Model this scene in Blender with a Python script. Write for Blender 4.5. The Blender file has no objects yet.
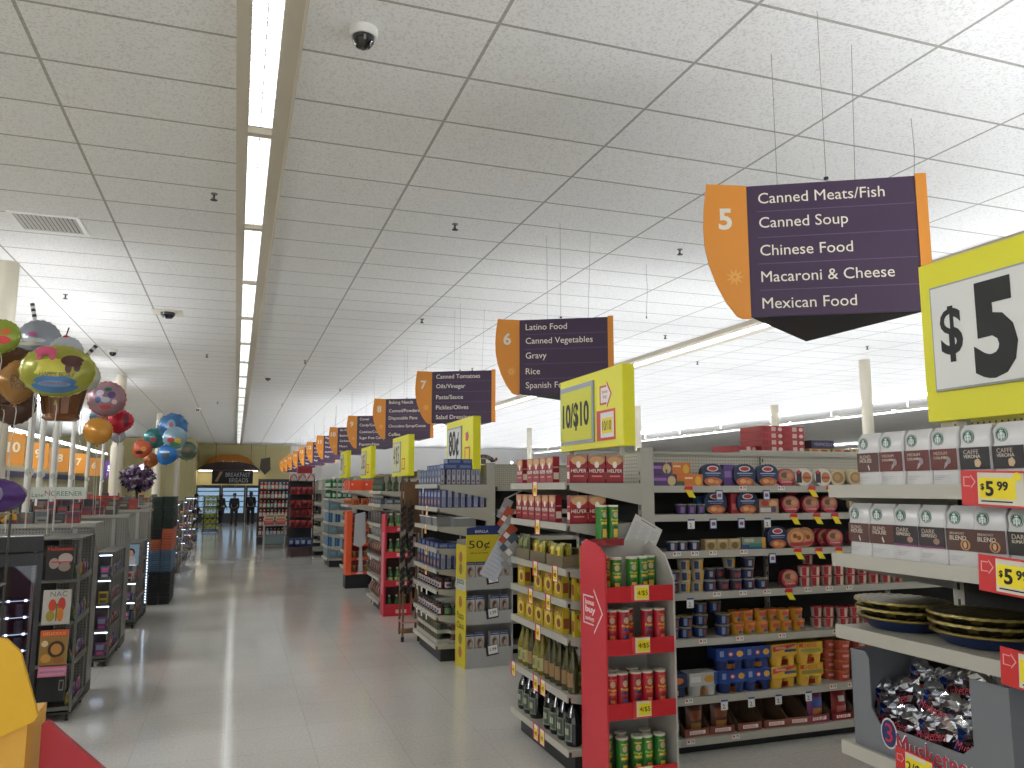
import bpy, math, random
from mathutils import Matrix, Vector
R = math.radians
EM_MAIN, EM_SIDE, EM_LED, EM_WORLD, EXPO, EM_UP, EM_UPP, EM_LANE, EM_POLE = 3.6, 3.0, 3.5, 1.0, 0.68, 62., 55., 75., 240.
random.seed(7)
COL = bpy.context.scene.collection
PI = math.pi

# ---------------------------------------------------------------- materials
MAT = {}
def srgb(c):
    if isinstance(c, str):
        c = tuple(int(c[i:i+2], 16) / 255 for i in (0, 2, 4))
    return tuple((v / 12.92 if v <= .04045 else ((v + .055) / 1.055) ** 2.4) for v in c) + (1,)
def mat(c, rough=.5, metal=0., emit=0., noise=0., trans=0., coat=0., alpha=1.):
    key = (c, rough, metal, emit, noise, trans, coat, alpha)
    if key in MAT: return MAT[key]
    m = bpy.data.materials.new('surface_' + str(c)); m.use_nodes = True
    nt = m.node_tree; b = nt.nodes['Principled BSDF']
    col = srgb(c)
    b.inputs['Base Color'].default_value = col
    b.inputs['Roughness'].default_value = rough
    b.inputs['Metallic'].default_value = metal
    b.inputs['Coat Weight'].default_value = coat
    b.inputs['Transmission Weight'].default_value = trans
    b.inputs['Alpha'].default_value = alpha
    if emit:
        b.inputs['Emission Color'].default_value = col
        b.inputs['Emission Strength'].default_value = emit
    if noise:
        tc = nt.nodes.new('ShaderNodeTexCoord'); n = nt.nodes.new('ShaderNodeTexNoise')
        n.inputs['Scale'].default_value = 30; n.inputs['Detail'].default_value = 4
        mx = nt.nodes.new('ShaderNodeMix'); mx.data_type = 'RGBA'
        mx.inputs[6].default_value = tuple(v * (1 - noise) for v in col[:3]) + (1,)
        mx.inputs[7].default_value = tuple(min(1, v * (1 + noise)) for v in col[:3]) + (1,)
        nt.links.new(tc.outputs['Object'], n.inputs['Vector'])
        nt.links.new(n.outputs['Fac'], mx.inputs[0]); nt.links.new(mx.outputs[2], b.inputs['Base Color'])
    MAT[key] = m
    return m

def node_mat(name, fn):
    m = bpy.data.materials.new(name); m.use_nodes = True
    fn(m.node_tree, m.node_tree.nodes['Principled BSDF']); return m

def _ceil(nt, b):
    tc = nt.nodes.new('ShaderNodeTexCoord'); mp = nt.nodes.new('ShaderNodeMapping')
    mp.inputs['Location'].default_value = (-.025 + 1.22 * 40, -4.41 + .61 * 40, 0)
    br = nt.nodes.new('ShaderNodeTexBrick'); br.offset = 0; br.squash = 1
    for k, v in dict(Scale=1, **{'Mortar Size': .011, 'Mortar Smooth': .1, 'Bias': 0, 'Brick Width': 1.22, 'Row Height': .61}).items():
        br.inputs[k].default_value = v
    br.inputs['Color1'].default_value = srgb('ecebe7'); br.inputs['Color2'].default_value = srgb('e9e8e4')
    br.inputs['Mortar'].default_value = srgb('a9a79f')
    nz = nt.nodes.new('ShaderNodeTexNoise'); nz.inputs['Scale'].default_value = 70; nz.inputs['Detail'].default_value = 3
    rp = nt.nodes.new('ShaderNodeValToRGB'); rp.color_ramp.elements[0].position = .36; rp.color_ramp.elements[1].position = .5
    rp.color_ramp.elements[0].color = (.78, .77, .75, 1)
    mx = nt.nodes.new('ShaderNodeMix'); mx.data_type = 'RGBA'; mx.blend_type = 'MULTIPLY'; mx.inputs[0].default_value = .8
    bp = nt.nodes.new('ShaderNodeBump'); bp.inputs['Strength'].default_value = .25; bp.inputs['Distance'].default_value = .01
    L = nt.links.new
    L(tc.outputs['Object'], mp.inputs[0]); L(mp.outputs[0], br.inputs[0]); L(tc.outputs['Object'], nz.inputs[0])
    L(nz.outputs[0], rp.inputs[0]); L(br.outputs[0], mx.inputs[6]); L(rp.outputs[0], mx.inputs[7])
    L(mx.outputs[2], b.inputs['Base Color']); L(nz.outputs[0], bp.inputs['Height']); L(bp.outputs[0], b.inputs['Normal'])
    b.inputs['Roughness'].default_value = .9
def _floor(nt, b):
    tc = nt.nodes.new('ShaderNodeTexCoord')
    br = nt.nodes.new('ShaderNodeTexBrick'); br.offset = 0
    for k, v in dict(Scale=1, **{'Mortar Size': .003, 'Mortar Smooth': .2, 'Bias': 0, 'Brick Width': .6096, 'Row Height': .6096}).items():
        br.inputs[k].default_value = v
    br.inputs['Color1'].default_value = srgb('e6e3db'); br.inputs['Color2'].default_value = srgb('e3dfd6')
    br.inputs['Mortar'].default_value = srgb('d3cfc5')
    nz = nt.nodes.new('ShaderNodeTexNoise'); nz.inputs['Scale'].default_value = 1.1; nz.inputs['Detail'].default_value = 5
    n2 = nt.nodes.new('ShaderNodeTexNoise'); n2.inputs['Scale'].default_value = 45; n2.inputs['Detail'].default_value = 3
    rp = nt.nodes.new('ShaderNodeValToRGB'); rp.color_ramp.elements[0].position = .3; rp.color_ramp.elements[1].position = .75
    rp.color_ramp.elements[0].color = (.92, .915, .905, 1)
    mx = nt.nodes.new('ShaderNodeMix'); mx.data_type = 'RGBA'; mx.blend_type = 'MULTIPLY'; mx.inputs[0].default_value = 1
    m2 = nt.nodes.new('ShaderNodeMix'); m2.data_type = 'RGBA'; m2.blend_type = 'MULTIPLY'; m2.inputs[0].default_value = .35
    mr = nt.nodes.new('ShaderNodeMapRange'); mr.inputs[3].default_value = .1; mr.inputs[4].default_value = .17
    L = nt.links.new
    for n in (br, nz, n2): L(tc.outputs['Object'], n.inputs[0])
    L(nz.outputs[0], rp.inputs[0]); L(br.outputs[0], mx.inputs[6]); L(rp.outputs[0], mx.inputs[7])
    L(mx.outputs[2], m2.inputs[6]); L(n2.outputs[0], m2.inputs[7]); L(m2.outputs[2], b.inputs['Base Color'])
    L(nz.outputs[0], mr.inputs[0]); L(mr.outputs[0], b.inputs['Roughness'])
    b.inputs['Specular IOR Level'].default_value = .5
    b.inputs['Coat Weight'].default_value = .25; b.inputs['Coat Roughness'].default_value = .08
def _peg(nt, b):
    tc = nt.nodes.new('ShaderNodeTexCoord'); v = nt.nodes.new('ShaderNodeVectorMath'); v.operation = 'MULTIPLY'
    v.inputs[1].default_value = (39.37, 39.37, 39.37)
    fr = nt.nodes.new('ShaderNodeVectorMath'); fr.operation = 'FRACTION'
    sb = nt.nodes.new('ShaderNodeVectorMath'); sb.operation = 'SUBTRACT'; sb.inputs[1].default_value = (.5, .5, .5)
    sx = nt.nodes.new('ShaderNodeSeparateXYZ')
    mxm = nt.nodes.new('ShaderNodeMath'); mxm.operation = 'ADD'
    ax = nt.nodes.new('ShaderNodeMath'); ax.operation = 'MULTIPLY'
    az = nt.nodes.new('ShaderNodeMath'); az.operation = 'MULTIPLY'
    lt = nt.nodes.new('ShaderNodeMath'); lt.operation = 'LESS_THAN'; lt.inputs[1].default_value = .035
    mx = nt.nodes.new('ShaderNodeMix'); mx.data_type = 'RGBA'
    mx.inputs[6].default_value = srgb('b3ae9f'); mx.inputs[7].default_value = srgb('3a3832')
    L = nt.links.new
    L(tc.outputs['UV'], v.inputs[0]); L(v.outputs[0], fr.inputs[0]); L(fr.outputs[0], sb.inputs[0]); L(sb.outputs[0], sx.inputs[0])
    L(sx.outputs[0], ax.inputs[0]); L(sx.outputs[0], ax.inputs[1]); L(sx.outputs[1], az.inputs[0]); L(sx.outputs[1], az.inputs[1])
    L(ax.outputs[0], mxm.inputs[0]); L(az.outputs[0], mxm.inputs[1]); L(mxm.outputs[0], lt.inputs[0])
    L(lt.outputs[0], mx.inputs[0]); L(mx.outputs[2], b.inputs['Base Color']); b.inputs['Roughness'].default_value = .45
CEIL = node_mat('acoustic_tile', _ceil); FLOOR = node_mat('polished_tile', _floor); PEG = node_mat('pegboard', _peg)
SHELF = mat('a5a194', .45); RAIL = mat('aeaa9e', .4); KICK = mat('141414', .6); BLACK = mat('0d0d0e', .5)
WHITE = mat('e6e4de', .5); STEEL = mat('8b8b88', .35, .7); FOIL = mat('c8c8cc', .22, .85); CREAM = mat('d8d0bc', .6)
YEL = mat('e4de14', .45); DYEL = mat('e8d21a', .5); RED = mat('c0222c', .45); BRED = mat('b81c22', .4)
PURP = mat('35203e', .5); ORNG = mat('cf8428', .5); TXT = mat('e9e2cf', .5); CARD = mat('8c6a45', .8); GREY = mat('77767a', .6)
PRN = mat('111111', .6)

# ---------------------------------------------------------------- mesh builder
TCACHE = {}
def text_geo(s, bold=0, ext=.02):
    k = (s, ext, bold)
    if k not in TCACHE:
        cu = bpy.data.curves.new('lettering', 'FONT'); cu.body = s; cu.extrude = ext; cu.resolution_u = 3
        cu.offset = bold; cu.align_x = 'CENTER'; cu.align_y = 'CENTER'
        o = bpy.data.objects.new('lettering', cu); COL.objects.link(o)
        dg = bpy.context.evaluated_depsgraph_get(); dg.update()
        me = bpy.data.meshes.new_from_object(o.evaluated_get(dg))
        vs = [v.co.copy() for v in me.vertices]; fs = [tuple(p.vertices) for p in me.polygons]
        bpy.data.objects.remove(o); bpy.data.curves.remove(cu); bpy.data.meshes.remove(me)
        xs = [v.x for v in vs] or [0, 1]; ys = [v.y for v in vs] or [0, 1]
        cx, cy = (min(xs) + max(xs)) / 2, (min(ys) + max(ys)) / 2
        TCACHE[k] = ([(v.x - cx, v.y - cy, v.z) for v in vs], fs, max(xs) - min(xs), max(ys) - min(ys))
    return TCACHE[k]

class MB:
    def __init__(s):
        s.v = []; s.f = []; s.m = []; s.mats = []; s.T = Matrix(); s.smooth = set(); s.uv = {}
    def mi(s, m):
        if m not in s.mats: s.mats.append(m)
        return s.mats.index(m)
    def add(s, vs, fs, m, smooth=False):
        n = len(s.v); i = s.mi(m)
        for p in vs: s.v.append(tuple(s.T @ Vector(p)))
        for f in fs:
            if smooth: s.smooth.add(len(s.f))
            s.f.append(tuple(a + n for a in f)); s.m.append(i)
    def box(s, x0, x1, y0, y1, z0, z1, m, b=0.):
        if b > 0:
            o = []
            for (x, y) in ((x0 + b, y0), (x1 - b, y0), (x1, y0 + b), (x1, y1 - b), (x1 - b, y1), (x0 + b, y1), (x0, y1 - b), (x0, y0 + b)): o.append((x, y))
            return s.prism(o, z0, z1, m)
        vs = [(x, y, z) for z in (z0, z1) for (x, y) in ((x0, y0), (x1, y0), (x1, y1), (x0, y1))]
        s.add(vs, [(3, 2, 1, 0), (4, 5, 6, 7), (0, 1, 5, 4), (1, 2, 6, 5), (2, 3, 7, 6), (3, 0, 4, 7)], m)
    def prism(s, pts, z0, z1, m, ax='z', smooth=False):
        n = len(pts)
        def P(p, z): return {'z': (p[0], p[1], z), 'y': (p[0], z, p[1]), 'x': (z, p[0], p[1])}[ax]
        vs = [P(p, z0) for p in pts] + [P(p, z1) for p in pts]
        fs = [tuple(range(n))[::-1], tuple(range(n, 2 * n))]
        s.add(vs, fs, m)
        s.add(vs, [(i, (i + 1) % n, n + (i + 1) % n, n + i) for i in range(n)], m, smooth)
    def lathe(s, prof, m, n=16, c=(0, 0, 0), ax='z', ms=None, sx=1, sy=1, caps=True):
        vs = []
        for (r, z) in prof:
            for k in range(n):
                a = 2 * PI * k / n; p = (r * math.cos(a) * sx, r * math.sin(a) * sy, z)
                if ax == 'y': p = (p[0], p[2], p[1])
                if ax == 'x': p = (p[2], p[0], p[1])
                vs.append((c[0] + p[0], c[1] + p[1], c[2] + p[2]))
        for j in range(len(prof) - 1):
            fs = [(j * n + k, j * n + (k + 1) % n, (j + 1) * n + (k + 1) % n, (j + 1) * n + k) for k in range(n)]
            mm = ms[j] if ms else m
            s.sub(vs, fs, mm, True)
        if caps:
            if prof[0][0] > 1e-5: s.sub(vs, [tuple(range(n))[::-1]], ms[0] if ms else m)
            k0 = (len(prof) - 1) * n
            if prof[-1][0] > 1e-5: s.sub(vs, [tuple(range(k0, k0 + n))], ms[-1] if ms else m)
    def sub(s, vs, fs, m, smooth=False):
        used = sorted({i for f in fs for i in f}); mp = {i: k for k, i in enumerate(used)}
        s.add([vs[i] for i in used], [tuple(mp[i] for i in f) for f in fs], m, smooth)
    def ball(s, c, r, m, n=14, rings=8, seam=0, wob=0):
        prof = [(math.sin(PI * j / rings), -math.cos(PI * j / rings)) for j in range(rings + 1)]
        vs = []
        for (a, z) in prof:
            for k in range(n):
                t = 2 * PI * k / n; w = 1 + wob * math.sin(k * 5 + z * 7)
                vs.append((c[0] + r[0] * a * math.cos(t) * w, c[1] + r[1] * a * math.sin(t) * w, c[2] + r[2] * z))
        s.add(vs, [(j * n + k, j * n + (k + 1) % n, (j + 1) * n + (k + 1) % n, (j + 1) * n + k) for j in range(rings) for k in range(n)], m, True)
    def tube(s, pts, r, m, n=6):
        for a, b in zip(pts, pts[1:]):
            a = Vector(a); b = Vector(b); d = (b - a)
            if d.length < 1e-6: continue
            q = d.to_track_quat('Z', 'Y').to_matrix()
            vs = [tuple(p + q @ Vector((r * math.cos(2 * PI * k / n), r * math.sin(2 * PI * k / n), 0))) for p in (a, b) for k in range(n)]
            s.add(vs, [(k, (k + 1) % n, n + (k + 1) % n, n + k) for k in range(n)] + [tuple(range(n))[::-1], tuple(range(n, 2 * n))], m, False)
    # decals lie in the local XZ plane facing -Y, at depth y
    def rect(s, x0, x1, z0, z1, m, y=0, t=.0005): s.box(x0, x1, y - t, y, z0, z1, m)
    def oval(s, cx, cz, rx, rz, m, y=0, t=.0006, n=18, a0=0, a1=360):
        pts = [(cx + rx * math.cos(R(a0 + (a1 - a0) * k / n)), cz + rz * math.sin(R(a0 + (a1 - a0) * k / n))) for k in range(n + (a1 - a0 < 360))]
        s.prism(pts, y, y - t, m, 'y')
    def poly(s, pts, m, y=0, t=.0006): s.prism(pts, y, y - t, m, 'y')
    def text(s, t, cx, cz, m, w=None, h=None, y=0, bend=None, th=.0008, rot=0, shear=0, arc=0, bold=0):
        vs, fs, tw, tht = text_geo(t, bold)
        if w and h: sx, sz = w / tw, h / tht
        elif w: sx = sz = w / tw
        else: sx = sz = h / tht
        out = []
        ca, sa = math.cos(R(rot)), math.sin(R(rot))
        for (x, yy, z) in vs:
            X = x * sx + shear * yy * sz; Z = yy * sz
            X, Z = X * ca - Z * sa, X * sa + Z * ca
            if arc: Z -= arc * (X * X)
            dy = th * (1 if z > 0 else 0)
            if bend:
                a = (cx + X) / bend
                out.append(((bend + dy) * math.sin(a), bend - (bend + dy) * math.cos(a) + y, cz + Z))
            else: out.append((cx + X, y - dy, cz + Z))
        s.add(out, fs, m)
    def patch(s, r, a0, a1, z0, z1, m, n=6, off=.0005, cy=None):
        # label on a cylinder whose axis stands at (0, r)
        cy = r if cy is None else cy
        vs = []
        for z in (z0, z1):
            for k in range(n + 1):
                a = R(a0 + (a1 - a0) * k / n); vs.append(((r + off) * math.sin(a), cy - (r + off) * math.cos(a), z))
        s.add(vs, [(k, k + 1, n + 2 + k, n + 1 + k) for k in range(n)], m, True)
    def build(s, name, parent=None, uvbox=False):
        me = bpy.data.meshes.new(name); me.from_pydata(s.v, [], s.f)
        for m in s.mats: me.materials.append(m)
        me.polygons.foreach_set('material_index', s.m)
        me.polygons.foreach_set('use_smooth', [i in s.smooth for i in range(len(s.f))])
        if uvbox:
            ul = me.uv_layers.new(name='UVMap')
            for p in me.polygons:
                nx, ny, nz = (abs(c) for c in p.normal)
                for li in p.loop_indices:
                    c = me.vertices[me.loops[li].vertex_index].co
                    ul.data[li].uv = (c.y, c.z) if nx > max(ny, nz) else ((c.x, c.z) if ny > nz else (c.x, c.y))
        me.update()
        o = bpy.data.objects.new(name, me); COL.objects.link(o)
        if parent: o.parent = parent
        return o

def empty(name, loc=(0, 0, 0), rz=0):
    o = bpy.data.objects.new(name, None); COL.objects.link(o); o.empty_display_size = .1
    o.location = loc; o.rotation_euler = (0, 0, rz); return o
def tag(o, label, cat, group=None, kind=None):
    label = label.replace('  ', ' ').strip()
    o['label'] = label; o['category'] = cat
    if group: o['group'] = group
    if kind: o['kind'] = kind
    return o
def struct(o): o['kind'] = 'structure'; return o
KIDS = {}
def copy_tree(o, parent=None):
    c = o.copy(); COL.objects.link(c)
    if parent: c.parent = parent
    for k in list(o.children): copy_tree(k, c)
    return c
PROT = {}
def place(key, fn, loc, rz, label, cat, group=None, rx=0, ry=0, s=None):
    if key in PROT: o = copy_tree(PROT[key])
    else: o = PROT[key] = fn()
    o.location = loc; o.rotation_euler = (rx, ry, rz)
    if s: o.scale = s if isinstance(s, tuple) else (s, s, s)
    for k in ('group', 'kind'):
        if k in o: del o[k]
    return tag(o, label, cat, group)
ORD = ['', 'second', 'third', 'fourth', 'fifth', 'sixth', 'seventh', 'eighth', 'ninth', 'tenth', 'eleventh', 'twelfth', 'thirteenth', 'fourteenth', 'fifteenth', 'sixteenth', 'seventeenth', 'eighteenth', 'nineteenth', 'twentieth']
def nth(i, n):
    if n == 1: return ''
    if n == 2: return ['left', 'right'][i] + ' one '
    if i == 0: return 'leftmost '
    if i == n - 1: return 'rightmost '
    return ORD[i] + ' from left '
def row(key, fn, pts, rz, base, where, cat, group, **kw):
    n = len(pts)
    for i, p in enumerate(pts):
        j = kw.get('jit', 0); r = rz + (random.uniform(-1, 1) * j if j else 0)
        place(key, fn, p, r, (base + ', ' + nth(i, n) + where), cat, group, s=kw.get('s'))
FACE_X = -PI / 2     # turn a product's face towards -X, the main aisle
# ---------------------------------------------------------------- the building
CZ = 4.35
def shell():
    m = MB(); m.box(-14, 40, -4, 49.2, -.1, 0, FLOOR); struct(m.build('floor'))
    m = MB(); m.box(-14, 40, -4, 49.2, CZ, CZ + .1, CEIL); struct(m.build('ceiling'))
    wy = mat('d3c894', .8, noise=.05)
    m = MB(); m.box(3, 40, 49, 49.2, 0, CZ, mat('f2f1ee', .8)); struct(m.build('wall_far_right'))
    m = MB(); m.box(-14, 3, 49, 49.2, 0, CZ, wy); struct(m.build('wall_far'))
    m = MB(); m.box(-14.2, -14, -4, 49, 0, CZ, mat('d8d4c4', .8)); struct(m.build('wall_left'))
    m = MB(); m.box(-14, -2.1, 44, 44.15, 0, CZ, wy); m.box(-2.3, -2.1, 44.15, 49, 0, CZ, wy); struct(m.build('wall_office'))
    m = MB(); m.box(40, 40.2, -4, 49, 0, CZ, mat('dcd8cc', .8)); struct(m.build('wall_right'))
    # partition behind the checkouts
    m = MB(); m.box(-6.1, -5.9, 0, 43.9, 0, 3.4, mat('a59c78', .8)); struct(m.build('wall_checkouts'))
    n = 0
    for y in (.6, 9.95, 19.35, 28.9, 38.4):
        for x in (-2.5,) + ((11.6,) if y != .6 else ()):
            n += 1
            yy = y + (2.3 if x > 0 else 0)
            m = MB(); m.lathe([(.13, 0), (.13, 2.75), (.105, 2.8), (.105, CZ)], CREAM, 20, (x, yy, 0)); m.lathe([(.17, 0), (.17, .12)], mat('777266', .5), 20, (x, yy, 0))
            struct(m.build('trim_%d' % n))
    for (x, y) in ((15.4, 20), (20, 26), (20, 14), (28, 22)):
        n += 1; m = MB(); m.lathe([(.12, 0), (.12, CZ)], CREAM, 16, (x, y, 0)); struct(m.build('trim_%d' % n))
shell()

E_PANEL = mat('f3f7ff', .5, emit=EM_MAIN)
E_UP = mat('f3f7ff', .5, emit=EM_UP); E_UPE = mat('f3f7ff', .5, emit=EM_UP * 1.6); E_UPN = mat('f3f7ff', .5, emit=EM_UP * 1.9); E_UPL = mat('f3f7ff', .5, emit=EM_UP * .35); E_PEND = mat('f3f7ff', .5, emit=1.3); E_UPP = mat('f3f7ff', .5, emit=EM_UPP)
E_LANE = mat('f3f7ff', .5, emit=EM_LANE); E_POLE = mat('f3f7ff', .5, emit=EM_POLE); E_SIDE = mat('f3f7ff', .5, emit=EM_SIDE)
def light_main():
    # 2.1 m parabolic fixture, its cells look down; origin at the ceiling
    r = empty('ceiling_light')
    L = 1.0; m = MB(); m.box(-.078, .078, -L, L, -.006, -.001, E_PANEL); m.build('lamp_panel', r)
    m = MB(); lv = mat('d5d5d0', .25, .6)
    for x in (-.08, 0, .08): m.box(x - .003, x + .003, -L, L, -.04, -.007, lv)
    k = -L
    while k <= L + .001: m.box(-.085, .085, k - .002, k + .002, -.034, -.007, lv); k += .0667
    m.build('louver', r)
    m = MB(); tr = mat('c4baa6', .45)
    m.box(-.085, .085, -L - .07, -L - .005, -.05, -.002, tr); m.build('end_plate', r)
    return r
def light_lane(em=None):
    em = em or E_SIDE
    r = empty('ceiling_light'); L = 1.02
    m = MB(); m.box(-.11, .11, -L, L, -.03, -.001, mat('9d9686', .5)); m.build('housing', r)
    m = MB(); m.prism([(-.075, -.031), (.075, -.031), (.06, -.075), (-.06, -.075)], -L, L, em, 'y'); m.build('lens', r)
    return r
def light_pendant():
    r = light_lane(E_PEND)
    m = MB(); m.box(-.08, .08, -1.0, 1.0, .031, .036, E_UPP); m.build('upper_lamp', r)
    return r
def lights():
    m = MB(); tr = mat('c4baa6', .45)
    m.box(-.10, -.025, 2, 48, CZ - .055, CZ - .0005, tr); m.box(.135, .232, 2, 48, CZ - .055, CZ - .0005, tr)
    m.box(.2325, .249, 2, 48, CZ - .075, CZ - .0005, mat('cfc6b2', .5))
    struct(m.build('trim_20'))
    y = 5.48 - 2.15 * 1.5 ; i = 0
    far = 21
    for i in range(far):
        yy = 5.48 - 2.15 / 2 + 2.15 * (i - 1) + .03
        place('lm', light_main, (.055, yy, CZ - .004), 0, 'louvred fluorescent light in long strip over main aisle, %s from the entrance' % (ORD[i] if 0 < i < 20 else ('nearest' if i == 0 else 'last')), 'ceiling light', 'lights of the main aisle strip')
    for j, (x, nm, y0, z) in enumerate(((7.45, 'second', 2.5, CZ - .002), (17.4, 'third', 3, CZ - .33), (33, 'fourth', 3, CZ - .33))):
        for i in range(20):
            yy = y0 + 2.2 * i
            place('ll' if j == 0 else 'lpd', light_lane if j == 0 else light_pendant, (x, yy, z), 0, 'long fluorescent light in the %s strip over the aisles, %s from the front' % (nm, ORD[i] if i else 'first'), 'ceiling light', 'lights of the %s strip' % nm)
        m = MB()
        if z < CZ - .05:
            m.box(x - .16, x - .085, 1.5, 46, z + .0005, z + .03, mat('bdb8ab', .5)); m.box(x + .085, x + .16, 1.5, 46, z + .0005, z + .03, mat('bdb8ab', .5))
            for i in range(16): m.tube([(x + .12, 2 + 3 * i, z + .03), (x + .12, 2 + 3 * i, CZ)], .008, WHITE, 5)
        else: m.box(x - .26, x - .115, 1.5, 46, CZ - .07, CZ - .0005, tr); m.box(x + .115, x + .26, 1.5, 46, CZ - .07, CZ - .0005, tr)
        struct(m.build('trim_%d' % (21 + j)))
    for i in range(9):
        def f():
            r = empty('strip_light'); m = MB(); m.box(-.06, .06, -.98, .98, 0, .07, WHITE); m.build('housing', r)
            m = MB(); m.box(.062, .09, -.98, .98, .005, .065, E_SIDE); m.build('lens', r); return r
        place('sl', f, (-5.83, 24 + 2.05 * i, 3.401), 0, 'narrow white strip light on top of checkout partition, %s from the near end' % (ORD[i] if i else 'first'), 'strip light', 'strip lights above the checkouts')
    for i, y in enumerate((4, 9, 14, 19, 24, 29)):  # unseen downlights, boosted so the floor bounce lifts the left ceiling
        for j, x in enumerate((-5.2, -9.5)):
            place('llx', lambda: light_lane(E_LANE), (x, y, CZ - .002), 0, 'unseen fluorescent ceiling light over the checkouts, %s from the front, %s row' % (ORD[i] if i else 'first', ('inner', 'outer')[j]), 'ceiling light', 'unseen lights over the checkouts')
lights()
def fill_uplights():
    # added fill lights, unseen on the gondola tops, to brighten the ceiling
    for k in range(-2, 12):
        y = (-1.79 if k == -2 else 1.81 if k < 0 else 5.49 + 3.6 * k); x0, x1 = (3.15 if k else 6.6), (8.9 if k < 0 else (9.4 if k == 0 else (14.9 if k == 1 else 17.9)))
        r = empty('added_light', ((x0 + x1) / 2, y, 2.1335 if k else 2.1335)); L = (x1 - x0) / 2
        yo = -.0 if k else -.02
        m = MB(); m.box(-L, L, -.03, .03, 0, .015, WHITE); m.box(-L, L, -.034, -.03, 0, .034, WHITE); m.box(-L, L, .03, .034, 0, .034, WHITE); m.build('housing', r)
        m = MB(); m.box(-L, L, -.02, .02, .0155, .03, E_UPN if k < 1 else E_UP); m.build('added_lamp', r)
        tag(r, 'slim added fill light lying along the gondola top, %s from the entrance' % (ORD[k + 2] if k >= -1 else 'first'), 'added light', 'added lights on the gondola tops')
fill_uplights()
for k in range(5, 12):  # added end cap lights, hidden from below, to brighten the ceiling
    def f():
        r = empty('added_light'); m = MB(); m.box(-.03, .03, -.5, .5, 0, .015, WHITE); m.box(-.034, -.03, -.5, .5, 0, .034, WHITE); m.box(.03, .034, -.5, .5, 0, .034, WHITE); m.box(-.034, .034, -.504, -.5, 0, .034, WHITE); m.box(-.034, .034, .5, .504, 0, .034, WHITE); m.build('housing', r)
        m = MB(); m.box(-.02, .02, -.5, .5, .0155, .03, E_UPE); m.build('added_lamp', r); return r
    place('ce', f, (2.715, (5.49 + 3.6 * k if k >= 0 else 1.81), 2.131), 0, 'short added fill light on the end cap top, %s from the entrance' % (ORD[k + 1] if k >= 0 else 'first'), 'added light', 'added lights on the end caps')
for i in range(20):  # added upward lights on the partition, filling the left ceiling
    def f():
        r = empty('added_light'); m = MB(); m.box(-.06, .06, -.98, .98, 0, .015, WHITE); m.build('housing', r)
        m = MB(); m.box(-.045, .045, -.97, .97, .018, .024, E_UPL); m.build('added_lamp', r); return r
    place('cu', f, (-6.02, 1.2 + 2.05 * i, 3.4005), 0, 'added upward fill light on the checkout partition, %s from the near end' % (ORD[i] if 0 < i < 20 else 'first'), 'added light', 'added lights on the partition')

# ---------------------------------------------------------------- ceiling things
def dome_cam():
    r = empty('security_camera')
    m = MB(); m.lathe([(.078, 0), (.08, -.03), (.07, -.045)], WHITE, 24); m.build('housing', r)
    m = MB(); m.lathe([(.062, -.046), (.058, -.075), (.04, -.1), (.015, -.112), (0, -.113)], mat('0a0a0c', .1, coat=1), 20); m.build('dome', r)
    m = MB(); m.box(-.006, .006, -.06, -.055, -.085, -.05, mat('8a8a8a', .3)); m.build('lens_slot', r)
    return r
def plate_cam():
    r = empty('security_camera'); m = MB(); m.box(-.2, .2, -.18, .18, -.012, 0, mat('d9d4c0', .5)); m.build('ceiling_plate', r)
    m = MB(); m.lathe([(.1, -.0125), (.095, -.05), (.06, -.09), (0, -.1)], mat('0a0a0c', .1), 18); m.build('dome', r); return r
place('dc', dome_cam, (.558, 4.10, CZ), 0, 'white and black dome security camera on the ceiling nearest the entrance', 'camera')
place('pc', plate_cam, (-1.022, 12.09, CZ), 0, 'black dome camera on a square cream ceiling plate, left of main light strip', 'camera')
for x, y, t in ((-2.223, 15.834, 'near the cream columns'), (-1.225, 26.66, 'far back left of the main light strip'), (.583, 18.44, 'just right of the main light strip')):
    place('dc', dome_cam, (x, y, CZ), 0, 'small dark dome security camera on the ceiling ' + t, 'camera')
def sprinkler():
    r = empty('sprinkler_head'); m = MB(); m.lathe([(.03, 0), (.028, -.008)], mat('777777', .4, .5), 12); m.build('escutcheon', r)
    m = MB(); m.lathe([(.008, -.0085), (.008, -.045), (.012, -.05)], mat('222222', .5, .5), 8)
    m.tube([(-.018, 0, -.03), (-.01, 0, -.055)], .003, PRN); m.build('nozzle', r)
    m = MB(); m.lathe([(.03, -.0555), (.03, -.059)], mat('1b1b1b', .5, .5), 10); m.build('deflector', r); return r
sp = [(-.28, 6.974), (1.873, 7.057), (4.326, 7.058), (2.522, 11.363), (-.615, 15.788), (1.192, 15.92), (6.6, 11.3), (8.9, 7.1), (4.6, 15.8), (8.6, 13.5), (-2.2, 11.4), (2.4, 20.2), (-.6, 24.5), (1.2, 24.4), (10.5, 11), (12.8, 9.5)]
for i, (x, y) in enumerate(sp):
    place('sp', sprinkler, (x, y, CZ), 0, 'small dark sprinkler head in the ceiling, %s from the entrance' % (ORD[i] if i else 'nearest'), 'sprinkler', 'ceiling sprinklers')
def vent():
    r = empty('ceiling_vent'); m = MB()
    for a in ((-.3, .3, -.28, -.24), (-.3, .3, .24, .28), (-.3, -.26, -.24, .24), (.26, .3, -.24, .24)): m.box(a[0], a[1], a[2], a[3], -.012, 0, WHITE)
    m.build('frame', r); m = MB(); m.box(-.26, .26, -.24, .24, -.002, -.0005, mat('4a4a44', .8)); m.build('duct', r)
    m = MB()
    for i in range(14):
        x = -.25 + i * .037; m.prism([(x, -.011), (x + .018, -.0025), (x + .022, -.0025), (x + .004, -.011)], -.24, .24, mat('c8c4b8', .5), 'y')
    m.build('slat', r); return r
place('vt', vent, (-1.78, 8.3, CZ), 0, 'square louvred air vent in the ceiling near the left column', 'vent')
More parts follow.
